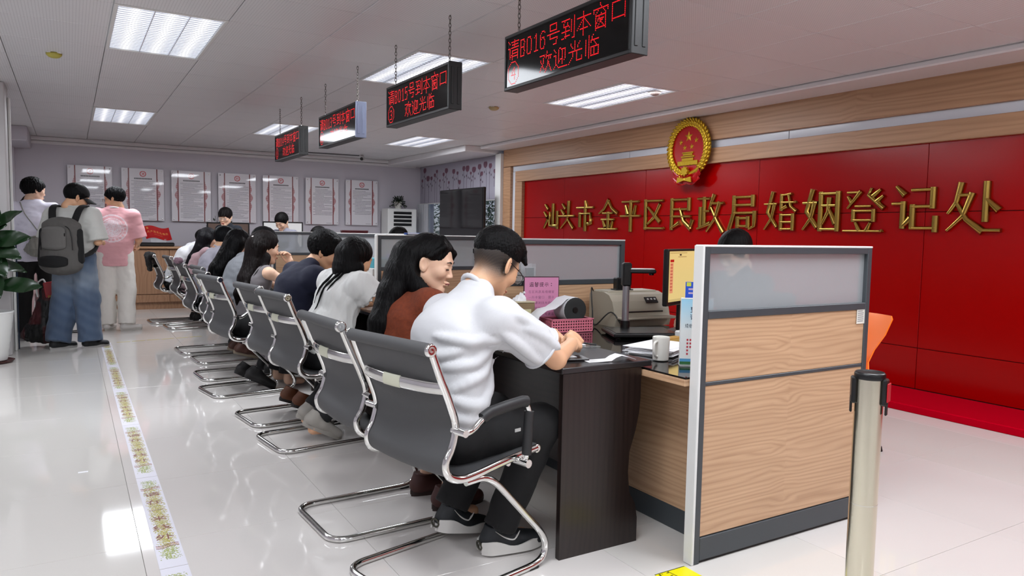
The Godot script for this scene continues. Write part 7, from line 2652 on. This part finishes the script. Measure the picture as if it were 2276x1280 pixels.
	part("top_plate", boxm(Vector3(0.135, 0.008, 0.135), 0.003), mat("tissue_cream", Color(0.74, 0.70, 0.58), 0.5), o, Vector3(0, 0.159, 0))
	part("front_label", boxm(Vector3(0.08, 0.08, 0.003)), mat("tissue_label", Color(0.76, 0.74, 0.58), 0.5), o, Vector3(0, 0.08, 0.066))
	var tb := Blob.new(0.005)
	tb.cap(Vector3(0, 0.16, 0), Vector3(0.015, 0.205, 0.005), 0.034, 0.008, 0.01, Vector3(0.4, 0, 1), 1.4)
	tb.wrinkle(0.012, Vector3(45, 30, 45), 71)
	part("tissue", blob_mesh(tb), M.paper, o)
	o = thing("acrylic_box", "small clear acrylic leaflet box hung on the second partition's glass", "box", Vector3(2.31, 0.99, -3.655))
	for q in [[Vector3(0, 0.04, 0.02), Vector3(0.075, 0.08, 0.003)], [Vector3(0.037, 0.05, 0), Vector3(0.003, 0.10, 0.04)], [Vector3(-0.037, 0.05, 0), Vector3(0.003, 0.10, 0.04)], [Vector3(0, 0.0015, 0), Vector3(0.075, 0.003, 0.04)], [Vector3(0, 0.05, -0.019), Vector3(0.075, 0.10, 0.003)]]:
		part("wall", boxm(q[1]), M.clear_acrylic, o, q[0])
	part("leaflets", boxm(Vector3(0.05, 0.07, 0.02)), M.grey_plastic, o, Vector3(0.008, 0.04, 0))
	o = thing("microphone_stand", "black camera on a thin pole just behind the man's head", "camera", Vector3(1.93, VTOP, -3.56))
	part("pole", tubem([Vector3(0, 0, 0), Vector3(0, 0.34, 0)], 0.006, 8), M.chrome, o)
	part("head", boxm(Vector3(0.03, 0.07, 0.03), 0.005), M.black_plastic, o, Vector3(0, 0.36, 0))
	part("bracket", boxm(Vector3(0.05, 0.03, 0.035), 0.005), M.black_plastic, o, Vector3(-0.01, 0.41, 0))
	part("foot", boxm(Vector3(0.07, 0.008, 0.07), 0.003), M.black_plastic, o, Vector3(0, 0.004, 0))
	# waste box with its sign on the third station's partition
	o = thing("waste_box", "small tan box with a white sign reading 垃圾 beside the third partition", "box", Vector3(2.17, TOP, -5.26), -6)
	part("box", boxm(Vector3(0.2, 0.21, 0.12), 0.005), mat("box_tan", Color(0.56, 0.45, 0.32), 0.6), o, Vector3(0, 0.105, 0))
	part("rim", boxm(Vector3(0.21, 0.012, 0.13), 0.003), mat("box_rim", Color(0.64, 0.56, 0.40), 0.6), o, Vector3(0, 0.214, 0))
	var wi := Image.create(128, 112, false, Image.FORMAT_RGB8)
	wi.fill(Color(0.84, 0.84, 0.87))
	ink_text(wi, "垃圾", Vector2(18, 34), 42, 3, Color(0.10, 0.12, 0.25), 1.15)
	part("sign", card(Vector2(0.17, 0.15), wi, "waste_sign"), M.waste_sign, o, Vector3(0.0, 0.105, 0.063))
	o = thing("booklet_pile", "cyan and lilac booklet piles blurred behind the third partition's glass", "booklets", Vector3(2.2, TOP, -5.62))
	part("stand", boxm(Vector3(0.34, 0.24, 0.12), 0.004), M.white_plastic, o, Vector3(0.02, 0.12, 0))
	part("cyan_pile", boxm(Vector3(0.13, 0.08, 0.11), 0.003), mat("booklet_cyan", Color(0.30, 0.62, 0.68), 0.5), o, Vector3(-0.07, 0.281, 0))
	part("lilac_pile", boxm(Vector3(0.14, 0.11, 0.11), 0.003), mat("booklet_lilac", Color(0.60, 0.55, 0.72), 0.5), o, Vector3(0.08, 0.296, 0))
	o = thing("blue_folder", "blue folder lying on top of the third partition", "folder", Vector3(2.37, 1.2385, -5.42))
	part("cover", boxm(Vector3(0.20, 0.016, 0.06), 0.003), mat("folder_blue", Color(0.03, 0.20, 0.45), 0.4), o, Vector3(0, 0.008, 0))
	part("pages", boxm(Vector3(0.19, 0.008, 0.055)), M.paper, o, Vector3(0.004, 0.008, 0.004))
	o = thing("maroon_box", "flat maroon case on top of the fourth partition", "case", Vector3(2.44, 1.2385, -7.13))
	part("base", boxm(Vector3(0.27, 0.014, 0.05), 0.003), mat("case_maroon", Color(0.24, 0.02, 0.05), 0.35), o, Vector3(0, 0.007, 0))
	part("lid", boxm(Vector3(0.275, 0.012, 0.055), 0.003), M.case_maroon, o, Vector3(0, 0.02, 0))
	# inventory label on the nearest partition
	var ii := Image.create(64, 64, false, Image.FORMAT_RGB8)
	ii.fill(Color(0.85, 0.84, 0.80))
	for k in 6:
		ii.fill_rect(Rect2i(8, 6 + k * 9, r.randi_range(26, 48), 3), Color(0.35, 0.35, 0.38))
	o = thing("inventory_label", "small white inventory label on the oak panel of the nearest partition", "label", Vector3(3.012, 0.926, FRONT - 0.004))
	part("sticker", card(Vector2(0.058, 0.064), ii, "inventory_print", 0.003), M.inventory_print, o)
	# stanchion
	o = thing("queue_post", "chrome queue post with a black belt head, in front of the nearest partition", "stanchion", Vector3(1.925, 0, -1.232), 0)
	var ps := MB.new()
	ps.lathe([Vector2(0.0375, 0.02), Vector2(0.0375, 0.878)], Vector3.ZERO, 32)
	part("pole", ps.mesh(), M.brushed_steel, o)
	var cpx := MB.new()
	cpx.lathe([Vector2(0.0385, 0.878), Vector2(0.041, 0.880), Vector2(0.041, 0.893), Vector2(0.037, 0.898), Vector2(0.034, 0.895), Vector2(0, 0.894)], Vector3.ZERO, 32)
	part("cap", cpx.mesh(), M.black_plastic, o)
	for q in [[-1.22, 1.0], [2.30, 1.0], [0.6, 0.8]]:
		var bx := MB.new()
		bx.tf = Transform3D(Basis(Vector3.UP, q[0]), Vector3.ZERO)
		bx.box(Vector3(0.041, 0.845, 0), Vector3(0.014, 0.075, 0.034), 0.004)
		bx.box(Vector3(0.046, 0.805, 0), Vector3(0.006, 0.05, 0.014), 0.002)
		part("belt_clip", bx.mesh(), M.black_plastic, o)
	var be := MB.new()
	be.tf = Transform3D(Basis(Vector3.UP, -1.22), Vector3.ZERO)
	be.box(Vector3(0.0505, 0.845, 0), Vector3(0.004, 0.052, 0.03), 0.001)
	part("belt_end", be.mesh(), mat("belt_red", Color(0.72, 0.02, 0.10), 0.6), o)
	part("seam_ring", tubem([Vector3(0, 0.52, 0), Vector3(0, 0.5215, 0)], 0.0378, 32), M.chrome, o)
	var fb := MB.new()
	fb.lathe([Vector2(0.0375, 0.035), Vector2(0.06, 0.03), Vector2(0.15, 0.015), Vector2(0.16, 0.0), Vector2(0, 0.0)], Vector3.ZERO, 36)
	part("foot", fb.mesh(), M.brushed_steel, o)
	# orange shell chair
	o = thing("shell_chair", "orange plastic shell chair on dark legs by the red wall", "chair", Vector3(3.95, 0, -2.78), 176)
	o.scale = Vector3(1.0, 0.95, 1.0)
	var rows3 := []
	for q in [[Vector2(0.20, 0.455), 0.19], [Vector2(0.12, 0.44), 0.21], [Vector2(0.0, 0.432), 0.21], [Vector2(-0.12, 0.44), 0.19], [Vector2(-0.17, 0.48), 0.155], [Vector2(-0.195, 0.56), 0.13], [Vector2(-0.215, 0.64), 0.15], [Vector2(-0.245, 0.74), 0.195], [Vector2(-0.275, 0.84), 0.215], [Vector2(-0.285, 0.86), 0.20]]:
		var line := []
		for k in 11:
			var u := k / 10.0 * 2.0 - 1.0
			var lift := 0.04 * u * u
			line.append(Vector3(q[0].x + (lift * 0.9 if q[0].y > 0.47 else 0.0), q[0].y + (lift if q[0].y < 0.47 else 0.0), u * q[1]))
		rows3.append(line)
	var osh := MB.new()
	osh.sheet(rows3, 0.008)
	part("shell", osh.mesh(), M.orange_plastic, o)
	for s in [Vector2(1, 1), Vector2(1, -1), Vector2(-1, 1), Vector2(-1, -1)]:
		part("leg", tubem([Vector3(s.x * 0.11, 0.44, s.y * 0.12), Vector3(s.x * 0.21, 0.02, s.y * 0.20)], [0.016, 0.011], 10), mat("leg_grey", Color(0.10, 0.11, 0.12), 0.4), o)
		part("rubber_foot", tubem([Vector3(s.x * 0.207, 0.03, s.y * 0.198), Vector3(s.x * 0.212, 0.0, s.y * 0.202)], 0.015, 10), M.black_plastic, o)
	# floor markings
	floor_tape(r)
	# sheet of yellow warning sticker by the partition foot
	var yi := Image.create(96, 96, false, Image.FORMAT_RGB8)
	yi.fill(Color(0.90, 0.86, 0.02))
	for k in 40:
		yi.fill_rect(Rect2i(r.randi_range(0, 40), r.randi_range(4, 92), r.randi_range(2, 7), r.randi_range(2, 4)), Color(0.12, 0.10, 0.08))
	ink_line(yi, Vector2(40, 4), Vector2(50, 92), 2, Color(0.2, 0.15, 0.05))
	yi.fill_rect(Rect2i(0, 0, 96, 3), Color(0.2, 0.2, 0.1))
	o = thing("floor_sticker", "bright yellow printed floor sticker at the foot of the nearest partition", "sticker", Vector3(1.925, 0.0006, -1.93), 0)
	var yk := MB.new()
	yk.face([Vector3(-0.075, 0.0008, 0.07), Vector3(0.075, 0.0008, 0.07), Vector3(0.075, 0.0008, -0.07), Vector3(-0.075, 0.0008, -0.07)], [Vector2(0, 1), Vector2(1, 1), Vector2(1, 0), Vector2(0, 0)])
	var ym := mat("sticker_print", Color.WHITE, 0.35)
	ym.albedo_texture = tex(yi)
	part("print", yk.mesh(), ym, o)
	part("film", boxm(Vector3(0.15, 0.001, 0.14)), mat("sticker_film", Color(0.85, 0.80, 0.05), 0.4), o)
	# jacket and cloth hung over two of the chairs
	var q9: Array = CHAIRS[9]
	o = thing("jacket", "dark jacket draped over the back of the farthest chair", "jacket", Vector3(q9[0], 0, q9[1]), q9[2])
	var jb := Blob.new(0.012)
	jb.cap(Vector3(-0.115, 0.895, -0.20), Vector3(-0.115, 0.895, 0.18), 0.038, 0.038, 0.02)
	jb.cap(Vector3(-0.15, 0.87, 0), Vector3(-0.12, 0.70, 0), 0.025, 0.02, 0.03, Vector3(0, 0, 1), 7.0)
	jb.wrinkle(0.012, Vector3(14, 10, 14), 81)
	part("cloth", blob_mesh(jb), cloth_mat("jacket_dark", Color(0.035, 0.035, 0.04)), o)
	q9 = CHAIRS[7]
	o = thing("scarf", "small dusty pink cloth knotted over the pale-shirted man's chair", "scarf", Vector3(q9[0], 0, q9[1]), q9[2])
	var sc := Blob.new(0.009)
	sc.ell(Vector3(-0.11, 0.925, -0.08), Vector3(0.04, 0.035, 0.06), 0.02)
	sc.ell(Vector3(-0.12, 0.93, 0.03), Vector3(0.035, 0.03, 0.06), 0.02)
	sc.wrinkle(0.014, Vector3(26, 26, 26), 82)
	part("cloth", blob_mesh(sc), cloth_mat("dusty_pink", Color(0.52, 0.40, 0.45)), o)

func thing_part_tilt(o: Node3D, called: String, m: Mesh, mt: Material, at: Vector3, tilt: float) -> MeshInstance3D:
	var p := part(called, m, mt, o, at)
	p.rotation.x = tilt
	return p

func floor_tape(r: RandomNumberGenerator) -> void:
	var w := 96
	var hgt := 1152
	var im := Image.create(w, hgt, false, Image.FORMAT_RGB8)
	im.fill(Color(0.83, 0.82, 0.86))
	# v grows towards the camera
	for k in 5200:
		var y := r.randf()
		var env := pow(sin(PI * clampf(y, 0.0, 1.0)), 0.35) if y > 0.05 and y < 0.93 else 0.0
		if r.randf() > env:
			continue
		var x := 0.5 + (r.randf() + r.randf() - 1.0) * 0.42
		var c := Color(0.50, 0.50, 0.12).lerp(Color(0.74, 0.66, 0.26), r.randf())
		if y < 0.16 or y > 0.8:
			c = Color(0.42, 0.48, 0.14).lerp(Color(0.66, 0.68, 0.32), r.randf())
		im.fill_rect(Rect2i(int(x * w), int(y * hgt), r.randi_range(2, 6), r.randi_range(2, 6)), c)
	var ink := Color(0.42, 0.12, 0.08)
	for b in [0.15, 0.80]:
		for l in 3:
			for x in range(6, 90):
				im.fill_rect(Rect2i(x, int(b * hgt + l * 13 + 9 * sin(x / 15.0)), 1, 6), ink if l != 1 else Color(0.66, 0.40, 0.26))
	var text := "请在一米线外"
	for i in 6:
		var y0 := 0.215 * hgt + i * 112.0
		for s in strokes(text[i]):
			for q in s.size() - 1:
				var a := Vector2(13 + s[q].x * 4.7, y0 + s[q].y * 4.0)
				var b := Vector2(13 + s[q + 1].x * 4.7, y0 + s[q + 1].y * 4.0)
				ink_line(im, a, b, 5, ink)
	var m := mat("floor_tape_print", Color.WHITE, 0.4)
	m.albedo_texture = tex(im)
	m.metallic_specular = 0.4
	var ends := [-9.02, -8.62, -7.48, -6.34, -5.2, -4.06, -2.92, -1.78, -0.64]
	for k in ends.size() - 1:
		var z0: float = ends[k]
		var z1: float = ends[k + 1]
		var words := ["farthest short piece by the white shoes", "second piece from the far end", "third piece from the far end", "middle piece beside the chairs", "piece left of the second pair of chairs", "piece left of the nearest pair of chairs", "nearest piece in view, beside the reflected light", "piece out of view towards the viewer"]
		var o := thing("floor_tape", "white floor tape with red characters, " + words[k], "floor marking", Vector3(0.305, 0.0, (z0 + z1) / 2), 0, "printed waiting-line tape")
		var l := z1 - z0 - 0.004
		part("film", boxm(Vector3(0.098, 0.0012, l)), mat("tape_film", Color(0.8, 0.79, 0.8), 0.3), o, Vector3(0, 0.0006, 0))
		var f := MB.new()
		var v0 := 0.55 if k == 0 else 0.0
		f.face([Vector3(-0.048, 0.0016, l / 2), Vector3(0.048, 0.0016, l / 2), Vector3(0.048, 0.0016, -l / 2), Vector3(-0.048, 0.0016, -l / 2)], [Vector2(0, 0.9 if k == 0 else 1.0), Vector2(1, 0.9 if k == 0 else 1.0), Vector2(1, v0), Vector2(0, v0)])
		part("print", f.mesh(), m, o)
	var yl := thing("floor_line", "thin yellow line across the floor to the far chairs", "floor marking", Vector3(0.86, 0, -9.08), 9)
	for k in 6:
		part("dash", boxm(Vector3(0.13, 0.0012, 0.02)), mat("tape_yellow", Color(0.72, 0.66, 0.30), 0.4), yl, Vector3(-0.39 + k * 0.152, 0.0006, 0))
	var pw := thing("power_strip", "black power strip and cable on the floor behind the white shoes", "power strip", Vector3(0.12, 0, -10.15), 10)
	part("strip", boxm(Vector3(0.24, 0.03, 0.05), 0.008), M.black_plastic, pw, Vector3(0.05, 0.015, 0))
	part("lead", tubem(smooth_curve([Vector3(-0.07, 0.012, 0), Vector3(-0.2, 0.008, 0.05), Vector3(-0.12, 0.008, 0.12), Vector3(0.15, 0.008, 0.1)], 5), 0.007, 6), M.black_plastic, pw)
	var lt := part("litter", boxm(Vector3(0.045, 0.001, 0.02)), M.paper, self, Vector3(0.03, 0.0008, -4.3))
	tag(lt, "tiny scrap of white paper on the floor left of the tape", "litter")

func build_left() -> void:
	# broad-leaved plant in a ribbed white pot
	var o := thing("potted_plant", "tall glossy broad-leaved plant in a white pot at the left edge", "plant", Vector3(-0.62, 0, -8.12))
	var pt := MB.new()
	var prof := [Vector2(0, 0.02), Vector2(0.10, 0.02), Vector2(0.105, 0.03)]
	for k in 14:
		prof.append(Vector2(0.105 + 0.055 * k / 13.0 + (0.003 if k % 2 else 0.0), 0.04 + 0.42 * k / 13.0))
	prof.append_array([Vector2(0.168, 0.47), Vector2(0.15, 0.475), Vector2(0.145, 0.43), Vector2(0, 0.43)])
	pt.lathe(prof, Vector3.ZERO, 28)
	part("pot", pt.mesh(), M.white_plastic, o)
	var sr := MB.new()
	sr.lathe([Vector2(0, 0), Vector2(0.14, 0), Vector2(0.16, 0.025), Vector2(0.15, 0.025), Vector2(0.135, 0.012), Vector2(0, 0.012)], Vector3.ZERO, 24)
	part("saucer", sr.mesh(), mat("saucer_brown", Color(0.26, 0.06, 0.05), 0.4), o)
	var so := MB.new()
	so.lathe([Vector2(0.145, 0.432), Vector2(0.08, 0.44), Vector2(0, 0.445)], Vector3.ZERO, 20)
	part("soil", so.mesh(), mat("soil", Color(0.07, 0.05, 0.04), 0.9), o)
	var gm := mat("plant_leaf", Color(0.10, 0.19, 0.10), 0.25)
	gm.cull_mode = BaseMaterial3D.CULL_DISABLED
	var stm := mat("plant_stem", Color(0.10, 0.16, 0.07), 0.5)
	var tips := [[Vector3(0.22, 1.42, -0.02), 0.34, 0.9], [Vector3(0.30, 1.17, 0.05), 0.36, 0.2], [Vector3(0.10, 1.28, 0.08), 0.34, 0.5], [Vector3(0.23, 0.98, 0.10), 0.34, -0.4], [Vector3(0.28, 0.86, -0.05), 0.33, -0.2], [Vector3(0.38, 0.72, 0.06), 0.34, 0.05], [Vector3(0.12, 0.82, 0.14), 0.36, -0.9], [Vector3(0.05, 0.62, 0.16), 0.30, -1.0], [Vector3(0.14, 0.70, 0.0), 0.3, -0.9],
		[Vector3(-0.05, 1.5, 0.1), 0.34, 0.9], [Vector3(-0.22, 1.3, 0.1), 0.34, 0.5], [Vector3(-0.28, 1.0, 0.05), 0.34, 0.0], [Vector3(-0.2, 0.78, 0.12), 0.33, -0.5], [Vector3(0.0, 1.08, 0.2), 0.34, -0.2], [Vector3(0.02, 1.18, -0.2), 0.34, 0.3], [Vector3(0.16, 1.06, 0.02), 0.36, -0.3], [Vector3(0.07, 0.95, 0.1), 0.36, -0.6]]
	for t in tips:
		var tip: Vector3 = t[0]
		var l: float = t[1]
		var flat := Vector3(tip.x, 0, tip.z).normalized()
		var d := (flat + Vector3(0, t[2], 0)).normalized()
		var base := tip - d * l
		var side := d.cross(Vector3.UP).normalized().rotated(d, 0.75 + 0.35 * sin(tip.x * 40.0 + tip.y * 23.0))
		var up := side.cross(d).normalized()
		var rows := []
		for a in 11:
			var u := a / 10.0
			var wd := 0.088 * pow(sin(PI * clampf(0.06 + u * 0.93, 0, 1)), 0.75)
			var line := []
			for b in 5:
				var v := b / 4.0 * 2.0 - 1.0
				line.append(base + d * (l * u) + side * (wd * v) + up * (0.35 * absf(v) * wd * 0.5 - 0.10 * u * u * l * 1.4 + 0.006 * sin(u * 14.0 + v * 3.0)))
			rows.append(line)
		var lm := MB.new()
		lm.sheet(rows, 0.0016)
		var leaf := part("leaf", lm.mesh(), gm, o)
		part("stem", tubem(smooth_curve([Vector3(0.01 * flat.x, 0.43, 0.01 * flat.z), Vector3(base.x * 0.4, lerpf(0.43, base.y, 0.6), base.z * 0.4), base + d * 0.03], 5), 0.006, 6), stm, leaf)
	struct("trim_11", boxm(Vector3(0.012, 1.1, 0.03), 0.003), mat("edge_blue", Color(0.05, 0.13, 0.22), 0.3), Vector3(-0.468, 0.55, -8.915))
